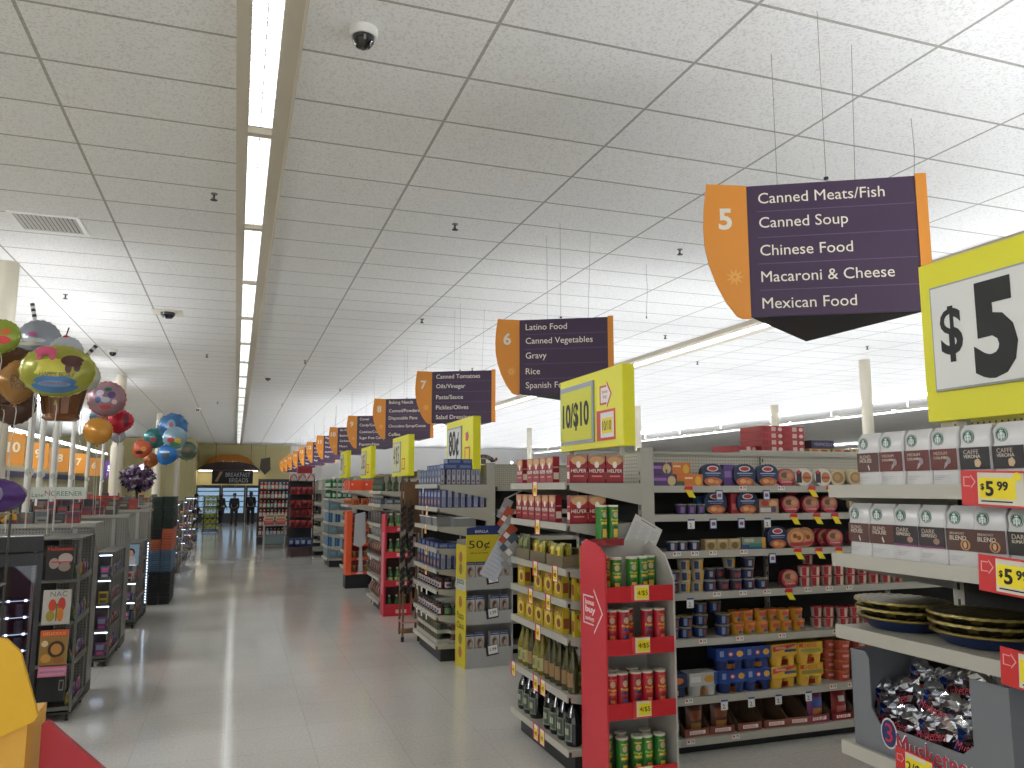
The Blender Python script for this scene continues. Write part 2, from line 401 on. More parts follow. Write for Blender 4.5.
def loose_wire(x, y, l, nm, lab):
    m = MB(); m.tube([(x, y, CZ), (x + .01, y, CZ - l * .5), (x - .01, y, CZ - l)], .0018, mat('6a6a66', .5), 5)
    m.lathe([(.006, CZ - l), (.009, CZ - l - .012), (.004, CZ - l - .03)], mat('6a6a66', .5, .5), 6, (x - .01, y, 0))
    tag(m.build('hanging_wire'), lab, 'wire')
loose_wire(-.62, 3.2, .42, '', 'thin hooked wire dangling from the ceiling left of the light strip')
loose_wire(4.241, 3.928, .45, '', 'thin wire hanging from the ceiling right of the aisle five sign')
loose_wire(4.258, 7.669, .6, '', 'thin wire hanging from the ceiling right of the aisle six sign')

# ---------------------------------------------------------------- aisle signs
SIGN_TXT = {
    5: ['Canned Meats/Fish', 'Canned Soup', 'Chinese Food', 'Macaroni & Cheese', 'Mexican Food'],
    6: ['Latino Food', 'Canned Vegetables', 'Gravy', 'Rice', 'Spanish Food'],
    7: ['Canned Tomatoes', 'Oils/Vinegar', 'Pasta/Sauce', 'Pickles/Olives', 'Salad Dressing'],
    8: ['Baking Needs', 'Canned/Powdered', 'Disposable Pans', 'Chocolate Syrup/Cocoa', 'Coffee'],
    9: ['Cereal', 'Candy/Gum', 'Cookies/Crackers', 'Sugar Free Candy', 'Popcorn/Nuts'],
    10: ['Air Fresheners', 'Baskets', 'Carbonated', 'Mixers', 'Water']}
def aisle_sign(num, y):
    r = empty('aisle_sign', (2.464, y, 0))
    Rr = (.723, -.405); A = (.72, .46); z0, z1 = 2.72, 3.42
    m = MB(); m.prism([(0, 0), Rr, A], z0, z1, PURP); m.build('panel', r)
    m = MB(); m.prism([(.01, -.0), (Rr[0] - .005, Rr[1] + .012), (A[0] - .005, A[1] - .01)], z0 - .004, z0 - .0003, mat('060506', .7)); m.build('shaded_underside', r)  # black sheet painted for the shade under the purple sign
    a = math.atan2(Rr[1], Rr[0]); W = math.hypot(*Rr); T = Matrix.Rotation(a, 4, 'Z')
    m = MB(); m.T = T; m.box(W - .002, W + .05, -.006, .012, z0 + .0, z1 + .01, ORNG); m.build('edge_strip', r)
    m = MB(); m.T = T
    for k in range(1, 5): m.rect(.05, W - .01, z1 - .14 * k - .003, z1 - .14 * k + .001, mat('5d4766', .5), -.0002)
    m.build('row_divider', r)
    m = MB(); m.T = T
    for k, s in enumerate(SIGN_TXT.get(num, ['Paper Goods', 'Pet Food', 'Cleaning', 'Laundry', 'Bags'])):
        tw = text_geo(s)[2]; sc = .082; w = min(tw * sc, .68)
        m.text(s, .06 + w / 2, z1 - .07 - .14 * k, TXT, w, None, -.001, th=.001)
    m.build('lettering', r)
    m = MB(); m.T = Matrix.Rotation(R(-20.9), 4, 'Z')
    pts = [(0, z0 - .01), (0, z1 + .0), (-.205, z1 + .012), (-.222, 3.3), (-.228, 3.2), (-.224, 3.1), (-.205, 3.0), (-.172, 2.9), (-.125, 2.8), (-.07, 2.725), (-.04, z0 - .01)]
    m.prism(pts[::-1], -.008, .008, ORNG, 'y'); m.build('fin', r)
    m = MB(); m.T = Matrix.Rotation(R(-20.9), 4, 'Z')
    m.text(str(num), -.115, 3.24, mat('d9d2c2', .5), None, .115, -.009, th=.002, bold=.03); m.build('number', r)
    m = MB(); m.T = Matrix.Rotation(R(-20.9), 4, 'Z'); pale = mat('dda050', .6)
    for k in range(9):
        t = k * 40; cx, cz = -.075, 2.93
        m.poly([(cx + .012 * math.cos(R(t - 50)), cz + .012 * math.sin(R(t - 50))), (cx + .05 * math.cos(R(t)), cz + .05 * math.sin(R(t))), (cx + .012 * math.cos(R(t + 50)), cz + .012 * math.sin(R(t + 50)))], pale, -.0082, .0004)
    m.build('leaf_pattern', r)
    for p in ((.332, -.217), (.367, .21), (.737, -.02)):
        px, py = p; m = MB(); q = (min(px, .7), py)
        m.tube([(q[0], q[1], z1), (px, py, CZ)], .0016, mat('77756f', .5), 5); m.lathe([(.012, 0), (.012, .012)], PRN, 8, (q[0], q[1], z1)); m.build('wire', r)
    names = {5: 'five', 6: 'six', 7: 'seven', 8: 'eight', 9: 'nine', 10: 'ten', 11: 'eleven', 12: 'twelve', 13: 'thirteen', 14: 'fourteen', 15: 'fifteen', 16: 'sixteen', 17: 'seventeen'}
    tag(r, 'hanging purple and orange aisle sign with number ' + names[num] + ' on its fin', 'sign', 'hanging aisle signs')
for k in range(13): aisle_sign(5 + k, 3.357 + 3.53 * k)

# ---------------------------------------------------------------- yellow price boards on the end caps
def price_board(y_far, y_near, z0, z1, label, art, x=2.5, th=.095):
    r = empty('price_board', (x, y_near, z0)); W = y_far - y_near; H = z1 - z0
    T = Matrix.Translation((0, W, 0)) @ Matrix.Rotation(FACE_X, 4, 'Z')   # local x runs from the far end to the near end
    m = MB(); m.T = T; m.box(0, W, 0, th, 0, H, YEL, .006); m.build('frame', r)
    art(r, T, W, H); 
    m = MB(); m.T = T
    for q in (.12, W - .12): m.box(q - .02, q + .02, th * .4, th * .6, -.12, 0, SHELF)
    m.build('bracket', r)
    return tag(r, label, 'price sign', 'yellow price boards')
def arrow_tag(m, cx, cz, s, col=None):
    c = col or RED
    m.poly([(cx - .5 * s, cz - .35 * s), (cx - .5 * s, cz + .35 * s), (cx + .1 * s, cz + .35 * s), (cx + .1 * s, cz + .5 * s), (cx + .5 * s, cz), (cx + .1 * s, cz - .5 * s), (cx + .1 * s, cz - .35 * s)][::-1], c, m.y, .0006)
def art_five(r, T, W, H):
    m = MB(); m.T = T; m.box(.06, W + 0, -.012, 0, .11, H - .1, mat('9a9a94', .4)); m.box(.068, W - .02, -.016, -.012, .118, H - .108, mat('deded8', .4)); m.build('panel', r)
    m = MB(); m.T = T; m.text('$', .15, H * .52, PRN, .095, .21, -.017, bold=.02); m.text('5', .325, H * .5, PRN, .17, .35, -.017, bold=.05)
    m.text('99', .6, H * .55, PRN, .22, .28, -.017, bold=.04); m.build('lettering', r)
def art_ten(r, T, W, H):
    m = MB(); m.T = T; m.box(.03, .66, -.012, 0, .05, H - .06, mat('8e96a0', .4)); m.box(.05, .63, -.015, -.012, .075, H - .1, mat('d3d028', .5)); m.build('panel', r)
    m = MB(); m.T = T; m.text('10/$10', .34, H * .46, PRN, .5, .22, -.016, bold=.03); m.build('lettering', r)
    m = MB(); m.T = T; m.box(.7, 1.0, -.003, 0, .05, .27, mat('c83a30', .5)); m.box(.77, .98, -.005, -.003, .07, .25, WHITE); m.box(.79, .96, -.0065, -.005, .1, .21, DYEL)
    m.text('10/10', .875, .155, PRN, .14, .07, -.007); m.y = 0; arrow_tag(m, .85, .38, .2); m.y = -.0008; arrow_tag(m, .85, .38, .16, WHITE); m.text('bonus', .84, .405, RED, .09, None, -.0016); m.text('buy', .84, .365, RED, .06, None, -.0016); m.build('savings_tag', r)
def art_80(r, T, W, H):
    m = MB(); m.T = T; m.box(.1, .72, -.012, 0, .06, H - .08, mat('9aa0a4', .4)); m.box(.12, .7, -.015, -.012, .08, H - .1, mat('d8d8d0', .5)); m.build('panel', r)
    m = MB(); m.T = T; m.text('80\u00a2', .4, H * .5, PRN, .46, .38, -.016, bold=.03); m.build('lettering', r)
    m = MB(); m.T = T; m.box(.84, 1.05, -.003, 0, .1, .28, mat('c83a30', .5)); m.box(.88, 1.03, -.005, -.003, .12, .26, DYEL); m.y = 0; arrow_tag(m, .94, .4, .14); m.build('savings_tag', r)
def art_gen(txt):
    def f(r, T, W, H):
        m = MB(); m.T = T; m.box(.08, .72, -.012, 0, .06, H - .08, mat('9aa0a4', .4)); m.box(.1, .7, -.015, -.012, .08, H - .1, mat('d2d0b0', .5)); m.build('panel', r)
        m = MB(); m.T = T; m.text(txt, .4, H * .5, PRN, .46, .34, -.016); m.build('lettering', r)
        m = MB(); m.T = T; m.box(.82, 1.05, -.003, 0, .1, .28, mat('c83a30', .5)); m.box(.86, 1.03, -.005, -.003, .12, .26, DYEL); m.build('savings_tag', r)
    return f
price_board(2.336, 1.16, 2.10, 2.71, 'large yellow board with a black five dollar price, nearest of the yellow boards', art_five)
price_board(5.99, 4.87, 2.14, 2.71, 'yellow board reading 10/$10 above the red dinner mix boxes', art_ten)
price_board(9.72, 8.55, 2.04, 2.66, 'yellow board with an eighty cent price above the pasta boxes', art_80)
price_board(13.4, 12.1, 2.04, 2.68, 'narrow yellow price board, third beyond the dollar five board', art_gen('4/$5'))
price_board(17.0, 15.7, 2.05, 2.68, 'narrow yellow price board, fourth beyond the dollar five board', art_gen('2/$5'))
price_board(20.6, 19.3, 2.1, 2.75, 'smallest farthest yellow price board beside the green bottles', art_gen('3/$9'))
# ---------------------------------------------------------------- shelving
MB.y = 0
SHADEB = mat('1d1b19', .7)  # dark tone standing in for the shade behind the goods
FP, YAW = 790., R(19.137)
PIT = R(7.5)
def AX(px, Y, z=1.85):    # how far right of the entrance line a thing at distance Y and height z stands
    a = (px - 512) / FP; c, s_, t, u = math.cos(YAW), math.sin(YAW), math.cos(PIT), math.sin(PIT)
    return (Y * s_ + a * (Y * c * t + (z - 1.85) * u)) / (c - a * s_ * t)
def BY(px, X, z=1.85):    # how far down the aisle a thing at X and height z stands
    a = (px - 512) / FP; c, s_, t, u = math.cos(YAW), math.sin(YAW), math.cos(PIT), math.sin(PIT)
    return (X * c - a * (X * s_ * t + (z - 1.85) * u)) / (s_ + a * c * t)
def tag_mesh(style):
    m = MB()
    if style == 'ry':     # red and yellow bonus tag
        m.box(-.05, .05, -.003, 0, -.075, .035, RED); m.box(-.022, .046, -.0042, -.003, -.07, .03, WHITE); m.box(-.018, .042, -.0052, -.0042, -.06, .008, DYEL)
        m.text('4/5', .012, -.026, PRN, .045, None, -.0054)
    elif style == 'yel':  # small hanging yellow tag
        m.poly([(-.03, .03), (-.045, .005), (.03, -.0), (.03, .03)][::-1], RED, 0, .002); m.poly([(-.035, .005), (.0, -.05), (.055, -.055), (.02, -.0)][::-1], DYEL, 0, .003)
    elif style == 'blu':
        m.box(-.03, .03, -.003, 0, -.075, .0, mat('3a4a72', .5)); m.box(-.024, .024, -.004, -.003, -.068, -.008, mat('c9ccd6', .5)); m.box(-.015, .015, -.0048, -.004, -.05, -.025, mat('8a5a78', .5))
    elif style == 'wht':
        m.box(-.028, .028, -.003, 0, -.07, .0, WHITE); m.text('2.', -.002, -.045, PRN, None, .03, -.0035); m.box(-.028, .028, -.004, -.003, -.012, 0, mat('3a4a8a', .5))
    elif style == 'sm':   # paper tag in the rail
        m.box(-.032, .032, -.0015, 0, .0, .032, mat('dedbd2', .5)); m.oval(-.018, .018, .008, .008, RED, -.0016); m.text('79', .012, .016, PRN, None, .018, -.0016)
    return m
TM = {}
def put_tag(style, loc, rz, parent, ry=0):
    if style not in TM:
        o = tag_mesh(style).build('price_tag', parent); TM[style] = o
    else: o = TM[style].copy(); COL.objects.link(o); o.parent = parent
    o.location = loc; o.rotation_euler = (0, ry, rz); return o

def end_cap(yn, yf, levels, label, tags=(), x0=2.1, x1=2.66, H=2.13, near_tags=()):
    r = empty('end_cap_shelving', (x0, yn, 0)); T = Matrix.Translation((-x0, -yn, 0))
    def mb(): m = MB(); m.T = T; return m
    m = mb(); m.box(x0 + .06, x1, yn + .04, yf - .04, 0, levels[-1] - .05, KICK); m.build('base', r)
    m = mb(); m.box(x1, x1 + .02, yn + .05, yf - .05, levels[0] - .02, H - .02, PEG); m.build('back_panel', r, True)
    m = mb(); m.box(x1, x1 + .02, yn + .05, yf - .05, levels[-1] - .05, levels[0] - .0205, SHADEB); m.build('shaded_back_panel', r)  # back below the top shelf coloured dark for interior shade
    for y in (yn, yf - .05):
        m = mb(); m.box(x1, x1 + .1, y, y + .05, 0, H, SHELF); 
        for k in range(30): m.box(x1 - .0005, x1, y + .018, y + .03, .2 + k * .06, .225 + k * .06, PRN)
        m.build('upright', r)
    shelves = []
    for i, z in enumerate(levels):
        m = mb(); m.box(x0, x1, yn, yf, z - .012, z, SHELF)
        for y in (yn + .001, yf - .005):
            b = z - .15 if i < len(levels) - 1 else z - .05
            m.prism([(x0 + .02, z - .012), (x0 + .02, z - .045), (x1, b), (x1, z - .012)], y, y + .004, SHELF, 'y')
        shelves.append(m.build('shelf', r))
    for sh, z in zip(shelves, levels):
        m = mb(); m.box(x0 - .012, x0 - .0005, yn, yf, z - .042, z + .004, RAIL); rail = m.build('price_rail', sh)
    for (i, y, st) in tags:
        put_tag(st, (x0 - .0125 - x0, y - yn, levels[i] - .02), FACE_X, shelves[i])
    return tag(r, label, 'shelving')

def gondola(x0, x1, yc, levels, label, tags=(), depth=.42, H=2.133, tall=True):
    yn = yc - depth; r = empty('gondola_shelving', (x0, yn, 0)); T = Matrix.Translation((-x0, -yn, 0))
    def mb(): m = MB(); m.T = T; return m
    m = mb(); m.box(x0 + .01, x1, yn + .05, yc + depth - .05, 0, levels[-1] - .05, KICK); m.build('base', r)
    m = mb(); m.box(x0, x1, yc - .012, yc + .012, levels[0] - .02, H - .025, PEG); m.build('back_panel', r, True)
    m = mb(); m.box(x0, x1, yc - .012, yc + .012, levels[-1] - .045, levels[0] - .0205, SHADEB); m.build('shaded_back_panel', r)  # dark sheet paints the shade deep in the shelves
    m = mb(); m.box(x0, x1, yc - .03, yc + .03, H - .024, H, SHELF); m.build('top_rail', r)
    n = max(1, int((x1 - x0) / 1.22))
    for k in range(n + 1):
        x = x0 + min(k * 1.22, x1 - x0 - .03)
        m = mb(); m.box(x, x + .03, yc - .04, yc - .0125, levels[-1], H - .03, SHELF)
        for q in range(32): m.box(x + .01, x + .02, yc - .0405, yc - .04, .2 + q * .06, .225 + q * .06, PRN)
        m.build('upright', r)
    sh = []
    for i, z in enumerate(levels):
        m = mb(); m.box(x0, x1, yn, yc - .041, z - .03, z, SHELF)
        for x in (x0, x1 - .005):
            m.prism([(yn + .02, z - .03), (yn + .02, z - .04), (yc - .042, z - .12 if i < len(levels) - 1 else z - .05), (yc - .042, z - .03)], x, x + .004, SHELF, 'x')
        s = m.build('shelf', r); sh.append(s)
        m = mb(); m.box(x0, x1, yn - .01, yn - .0005, z - .046, z + .003, RAIL); m.build('price_rail', s)
        m = mb(); m.box(x0, x1, yc + .013, yc + depth, z - .03, z, SHELF); m.build('rear_shelf', r)
    for (i, x, st) in tags: put_tag(st, (x - x0, -.0115, levels[i] - .03), 0, sh[i])
    return tag(r, label, 'shelving')

# ---------------------------------------------------------------- products, all facing -Y with the origin under the front edge
def boxy(name, w, h, d, base, decals=(), side=None, top=None):
    def f():
        m = MB(); b = mat(base, .45) if isinstance(base, str) else base
        m.box(-w / 2, w / 2, 0, d, 0, h, b)
        draw(m, decals, w, h)
        if side:
            m.T = Matrix.Translation((w / 2, d / 2, 0)) @ Matrix.Rotation(PI / 2, 4, 'Z'); draw(m, side, d, h)
            m.T = Matrix.Translation((-w / 2, d / 2, 0)) @ Matrix.Rotation(-PI / 2, 4, 'Z'); draw(m, side, d, h)
        return m.build(name)
    return f
def draw(m, decals, w, h, bend=None):
    for k, dcl in enumerate(decals):
        t = dcl[0]; y = -.0004 * (k + 1)
        if t == 'r': m.rect((dcl[1] - .5) * w, (dcl[2] - .5) * w, dcl[3] * h, dcl[4] * h, mat(dcl[5], .45), y + .0004)
        elif t == 'o': m.oval((dcl[1] - .5) * w, dcl[2] * h, dcl[3] * w, dcl[4] * h, mat(dcl[5], .45), y + .0004)
        elif t == 't': m.text(dcl[1], (dcl[2] - .5) * w, dcl[3] * h, mat(dcl[5], .5), dcl[4] * w, None, y, th=.0006)
        elif t == 'p': m.poly([((a - .5) * w, b * h) for a, b in dcl[1]], mat(dcl[2], .45), y + .0004)
def cup(name, r, h, body, lid, decals=(), taper=.85, liddark=None):
    def f():
        m = MB(); b = mat(body, .4)
        m.lathe([(r * taper, 0), (r, h * .88)], b, 18, (0, r, 0)); 
        for (a0, a1, z0, z1, c) in decals:
            n = 6; vs = []
            for z in (z0, z1):
                rr = r * (taper + (1 - taper) * z / .88) + .0006
                for k in range(n + 1):
                    a = R(a0 + (a1 - a0) * k / n); vs.append((rr * math.sin(a), r - rr * math.cos(a), z * h))
            m.add(vs, [(k, k + 1, n + 2 + k, n + 1 + k) for k in range(n)], mat(c, .4), True)
        o = m.build(name)
        m = MB(); m.lathe([(r * 1.03, h * .881), (r * 1.03, h * .98), (r * .96, h)], mat(lid, .4), 18, (0, r, 0)); m.build('lid', o)
        return o
    return f
def bottle(name, prof, glass, label=None, cap=None, labcol='d9d0b0', n=16, extra=None):
    # prof: (radius, z); cap: (r, z0, z1, colour); label: (z0, z1, half angle)
    def f():
        m = MB(); rm = max(p[0] for p in prof); m.lathe(prof, mat(glass, .12, coat=.3), n, (0, rm, 0)); o = m.build(name)
        if cap: m = MB(); m.lathe([(cap[0], cap[1]), (cap[0], cap[2])], mat(cap[3], .4), 12, (0, rm, 0)); m.build('cap', o)
        if label:
            m = MB(); a = label[2]; m.patch(rm, -a, a, label[0], label[1], mat(labcol, .5), 8, .0008)
            if extra:
                for (e0, e1, z0, z1, c) in extra: m.patch(rm, e0, e1, z0, z1, mat(c, .5), 6, .0014)
            m.build('label', o)
        return o
    return f
def ell(w, h, n=22, p=2.6):
    out = []
    for k in range(n):
        a = 2 * PI * k / n; c, s_ = math.cos(a), math.sin(a)
        out.append((w / 2 * math.copysign(abs(c) ** (2 / p), c), h / 2 + h / 2 * math.copysign(abs(s_) ** (2 / p), s_)))
    return out
def round_pack(name, w, h, d, rim, decals, p=2.4):
    def f():
        m = MB(); m.prism(ell(w, h, 22, p), 0, d, mat(rim, .5), 'y'); draw(m, decals, w, h); return m.build(name)
    return f
def pouch(name, w, h, d, base, decals=(), foil=False):
    # pillow bag: flat seams top and bottom, swollen middle
    def f():
        m = MB(); b = mat(base, .3, .6) if foil else mat(base, .35); nx, nz = 8, 8; vs = []
        for side in (0, 1):
            for j in range(nz + 1):
                for i in range(nx + 1):
                    u, v = i / nx * 2 - 1, j / nz * 2 - 1
                    bul = (1 - abs(u) ** 3) * (1 - abs(v) ** 2.5) * d / 2 * (1 + .12 * math.sin(i * 2.1 + j * 3.7))
                    vs.append((u * w / 2 * (1 - .06 * (1 - v * v)), d / 2 + (bul if side else -bul), (v + 1) / 2 * h))
        q = (nx + 1) * (nz + 1)
        fs = [(j * (nx + 1) + i, j * (nx + 1) + i + 1, (j + 1) * (nx + 1) + i + 1, (j + 1) * (nx + 1) + i) for j in range(nz) for i in range(nx)]
        m.add(vs, fs, b, True); m.add(vs, [tuple(q + a for a in g[::-1]) for g in fs], b, True)
        n = len(decals)
        for k, (x0, x1, z0, z1, c) in enumerate(decals):   # printed areas, bulging with the bag
            mm = mat(c, .35); g = 5; vv = []
            for j in range(g + 1):
                for i in range(g + 1):
                    X = x0 + (x1 - x0) * i / g; Z = z0 + (z1 - z0) * j / g; u, v = X * 2 - 1, Z * 2 - 1
                    bul = (1 - abs(u) ** 3) * (1 - abs(v) ** 2.5) * d / 2 * 1.12
                    vv.append((u * w / 2 * .97, d / 2 - bul - .001 * (k + 1), Z * h))
            m.add(vv, [(j * (g + 1) + i, j * (g + 1) + i + 1, (j + 1) * (g + 1) + i + 1, (j + 1) * (g + 1) + i) for j in range(g) for i in range(g)], mm, True)
        return m.build(name)
    return f
def carton_tray(name, w, h, d, col, lipcol, lip=.05, back=.2, text=None):
    # shelf-ready tray: low front lip, sloping sides, high back
    def f():
        m = MB(); c = mat(col, .8); l = mat(lipcol, .6); t = .004
        m.box(-w / 2, w / 2, 0, d, 0, t, c); m.box(-w / 2, w / 2, -.0005, t, 0, lip, l); m.box(-w / 2, w / 2, d - t, d, t, back, c)
        for x in (-w / 2, w / 2 - t): m.prism([(t, t), (d - t, t), (d - t, back), (d * .6, back), (t, lip)], x, x + t, c, 'x')
        if text: m.rect(-w * .3, w * .35, lip * .3, lip * .75, WHITE, -.0006); m.text(text, .0, lip * .52, mat('b8402a'), w * .5, None, -.0012)
        return m.build(name)
    return f
def multipack(name, w, sl, cupc, art):
    # paperboard sleeve over four little cups
    def f():
        o = empty(name); h = .155; d = .13; m = MB(); m.box(-w / 2, w / 2, 0, d, h * .45, h, mat(sl, .45), .004); draw(m, art, w, h); m.build('sleeve', o)
        for x in (-w / 4, w / 4):
            m = MB(); m.lathe([(w * .18, 0), (w * .22, h * .4), (w * .235, h * .4), (w * .235, h * .445)], mat(cupc, .4), 14, (x, d * .3, 0)); m.patch(w * .2, -50, 50, h * .08, h * .3, mat('c9803a' if cupc[0] != 'd' else 'c03a2a', .5), 5, .002, d * .3); m.build('cup', o)
            m.v = m.v
        return o
    return f
# ---------------------------------------------------------------- end cap one: dinner mixes, shells, oils
LV = [1.883, 1.61, 1.31, 1.105, .87, .51, .175]
E1N, E1F = 4.93, 6.05
end_cap(E1N, E1F, LV, 'cream end cap shelving holding red dinner mix boxes and black bottles', tags=[
    (0, 5.95 - .45, 'ry'), (1, 5.45, 'ry'), (2, 5.5, 'ry'), (2, 5.12, 'ry'), (3, 5.6, 'ry'), (3, 5.25, 'ry'), (4, 5.45, 'ry'), (5, 5.98, 'ry'), (5, 5.5, 'ry'), (5, 5.36, 'ry'), (6, 5.5, 'ry'), (6, 5.38, 'ry')])
helper = boxy('dinner_mix_box', .13, .19, .05, '8e1622', [('r', 0, 1, .78, 1, 'a8765a'), ('o', .5, .8, .42, .16, 'c99a68'), ('o', .5, .66, .13, .12, 'e8e2d8'), ('r', .03, .97, .34, .53, '7a0f1c'), ('t', 'HELPER', .5, .44, .86, 'f0ead8'), ('r', .2, .8, .22, .27, 'c98a7a'), ('r', 0, 1, 0, .06, '6a0e18')], side=[('r', .1, .9, .15, .4, 'ddd0c0'), ('t', 'HELPER', .5, .6, .8, 'f0ead8')])
def side_row(z, ys, fn, key, name, base, where, x=2.13, group=None, cat='box', jit=0.02):
    row(key, fn, [(x, y, z + .0005) for y in ys], FACE_X, base, where, cat, group or name, jit=jit)
H1 = [6.0, 5.86, 5.73, 5.6, 5.47, 5.33, 5.2]
ys = [5.95, 5.72, 5.585, 5.45, 5.315]
side_row(LV[0], ys, helper, 'helper', 'dinner mix boxes', 'red dinner mix box facing the main aisle', 'on the top shelf', cat='box')
row('helper', helper, [(2.2 + .137 * k, 4.96, LV[0] + .0005) for k in range(3)], 0, 'large looking red dinner mix box facing the camera', 'on the top shelf', 'box', 'dinner mix boxes')
side_row(LV[1], [5.97, 5.83, 5.69, 5.55, 5.41, 5.27], helper, 'helper', 'dinner mix boxes', 'red dinner mix box facing the main aisle', 'on the second shelf')
row('helper', helper, [(2.2 + .137 * k, 4.96, LV[1] + .0005) for k in range(2)], 0, 'red dinner mix box facing the camera', 'on the second shelf behind green cans', 'box', 'dinner mix boxes')
# trays with yellow pouches
tray = carton_tray('cardboard_tray', .3, .1, .3, '7a6a50', '6d6148', .075, .1)
ypack = pouch('noodle_pouch', .1, .15, .05, '8f8a2a', [(.15, .85, .45, .85, 'c9b52a'), (.2, .8, .15, .4, '6a6a30'), (.35, .65, .5, .7, '8a3a20')])
gpack = pouch('rice_pouch', .12, .18, .05, '4a5032', [(.15, .85, .5, .85, '6f7a42'), (.2, .8, .12, .35, 'b8a838')])
row('tray', tray, [(2.125, y, LV[2] + .0005) for y in (5.88, 5.55, 5.22)], FACE_X, 'low brown cardboard tray of pouches', 'on the third shelf', 'tray', 'pouch trays')
for j, y in enumerate((5.88, 5.55, 5.22)):
    row('ypack' if j else 'gpack', ypack if j else gpack, [(2.135 + .055 * 0, y + d, LV[2] + .005) for d in (.09, -.02)] , FACE_X, ('yellow noodle pouch' if j else 'olive rice pouch') + ' in the %s cardboard tray' % ('far', 'middle', 'near')[j], 'on the third shelf', 'pouch', 'pouches in the trays')
    row('ypack', ypack, [(2.2, y + d, LV[2] + .005) for d in (.09, -.02)], FACE_X, 'second row yellow noodle pouch in the %s tray' % ('far', 'middle', 'near')[j], 'on the third shelf', 'pouch', 'pouches in the trays')
row('ypack', ypack, [(2.25 + k * .13, 4.95, LV[2] + .005) for k in range(3)], 0, 'yellow noodle pouch turned to the camera', 'on the third shelf', 'pouch', 'pouches in the trays')
shells = boxy('shells_box', .16, .17, .05, 'b39a1c', [('r', 0, 1, .86, 1, '8a7a18'), ('o', .5, .42, .36, .3, 'd8c04a'), ('o', .55, .38, .22, .18, '7a3a1c'), ('r', .1, .9, .68, .84, '7f2a1c'), ('t', 'SHELLS', .5, .76, .6, 'e8d86a')], side=[('r', .1, .9, .2, .6, '8a3a1c')])
side_row(LV[3], [5.92, 5.56, 5.36, 5.17], shells, 'shells', 'shell pasta boxes', 'yellow shells dinner box', 'on the fourth shelf')
side_row(LV[4], [5.93, 5.74, 5.55, 5.36, 5.17], shells, 'shells', 'shell pasta boxes', 'yellow shells dinner box', 'on the fifth shelf')
row('shells', shells, [(2.24 + .17 * k, 4.96, LV[3] + .0005) for k in range(2)], 0, 'yellow shells dinner box turned to the camera', 'on the fourth shelf', 'box', 'shell pasta boxes')
row('shells', shells, [(2.24 + .17 * k, 4.96, LV[4] + .0005) for k in range(2)], 0, 'yellow shells dinner box turned to the camera', 'on the fifth shelf', 'box', 'shell pasta boxes')
oil = bottle('oil_bottle', [(.036, 0), (.042, .01), (.042, .15), (.036, .18), (.02, .235), (.015, .25), (.015, .285)], '6e6416', (.03, .12, 70), (.018, .272, .3, '2a2a18'), 'a89a6a', extra=[(-30, 30, .05, .1, '6a7a2a')])
oil2 = bottle('oil_bottle', [(.034, 0), (.038, .01), (.036, .09), (.039, .16), (.02, .23), (.014, .26), (.014, .29)], '3e3a14', (.04, .13, 60), (.017, .275, .3, '1a1a14'), '8a6a42')
side_row(LV[5], [5.97, 5.87, 5.65, 5.55], oil, 'oil', 'oil bottles', 'golden oil bottle', 'on the sixth shelf', cat='bottle', x=2.125)
side_row(LV[5], [5.76, 5.42, 5.32, 5.22, 5.1, 5.0], oil2, 'oil2', 'oil bottles', 'dark oil bottle with tan label', 'on the sixth shelf', cat='bottle', x=2.125)
side_row(LV[5], [5.92, 5.7, 5.48, 5.27, 5.05], oil, 'oil', 'oil bottles', 'golden oil bottle in the second row', 'on the sixth shelf', cat='bottle', x=2.23)
blk = bottle('black_bottle', [(.05, 0), (.056, .012), (.056, .14), (.05, .18), (.022, .245), (.018, .255), (.018, .285)], '0a0b0c', (.03, .145, 55), (.021, .272, .31, '8a6a42'), '6f7466', extra=[(-45, 45, .04, .135, '3c4a40'), (-30, 30, .07, .11, 'a8a68e')])
side_row(LV[6], [5.96, 5.83, 5.7, 5.42, 5.3, 5.17, 5.03], blk, 'blk', 'black bottles', 'large black bottle with olive label', 'on the bottom shelf', cat='bottle', x=2.12)
side_row(LV[6], [5.9, 5.76, 5.55, 5.36, 5.23], blk, 'blk', 'black bottles', 'large black bottle in the second row', 'on the bottom shelf', cat='bottle', x=2.25)

# ---------------------------------------------------------------- crisps display in front of it
def chip_can(body, band, accent):
    def f():
        r_ = .0375; h = .25; o = empty('chip_can')
        m = MB(); m.lathe([(r_, .004), (r_, h - .012)], mat(body, .3), 20, (0, r_, 0))
        m.patch(r_, -40, 40, h * .12, h * .45, mat(accent, .4), 6, .0008); m.patch(r_, -24, 24, h * .16, h * .38, mat(band, .4), 6, .0014)
        m.patch(r_, -38, 38, h * .5, h * .56, mat(band, .4), 6, .0008)
        n = 12; vs = [(0, 0, 0)]
        pts = []
        for k in range(n):
            a = 2 * PI * k / n; an = .45 * math.cos(a); z = h * .75 + .02 * math.sin(a)
            pts.append(((r_ + .0012) * math.sin(an), r_ - (r_ + .0012) * math.cos(an), z))
        pts.append((0, -.0012, h * .75)); m.add(pts, [(k, (k + 1) % n, n) for k in range(n)], mat('b9a27a', .4), True)
        m.text('Pringles', 0, h * .61, mat('e8d84a', .4), .058, None, 0, bend=r_, th=.0012)
        m.patch(r_, -36, 36, h * .84, h * .87, mat(band, .4), 6, .0008)
        m.build('tube', o)
        m = MB(); m.lathe([(r_ * 1.03, h - .012), (r_ * 1.03, h - .002), (r_ * .95, h)], mat('cfc8b4', .35), 20, (0, r_, 0)); m.build('lid', o)
        m = MB(); m.lathe([(r_ * 1.02, 0), (r_ * 1.02, .0039)], mat('a8a8a4', .3, .8), 20, (0, r_, 0)); m.build('rim', o)
        return o
    return f
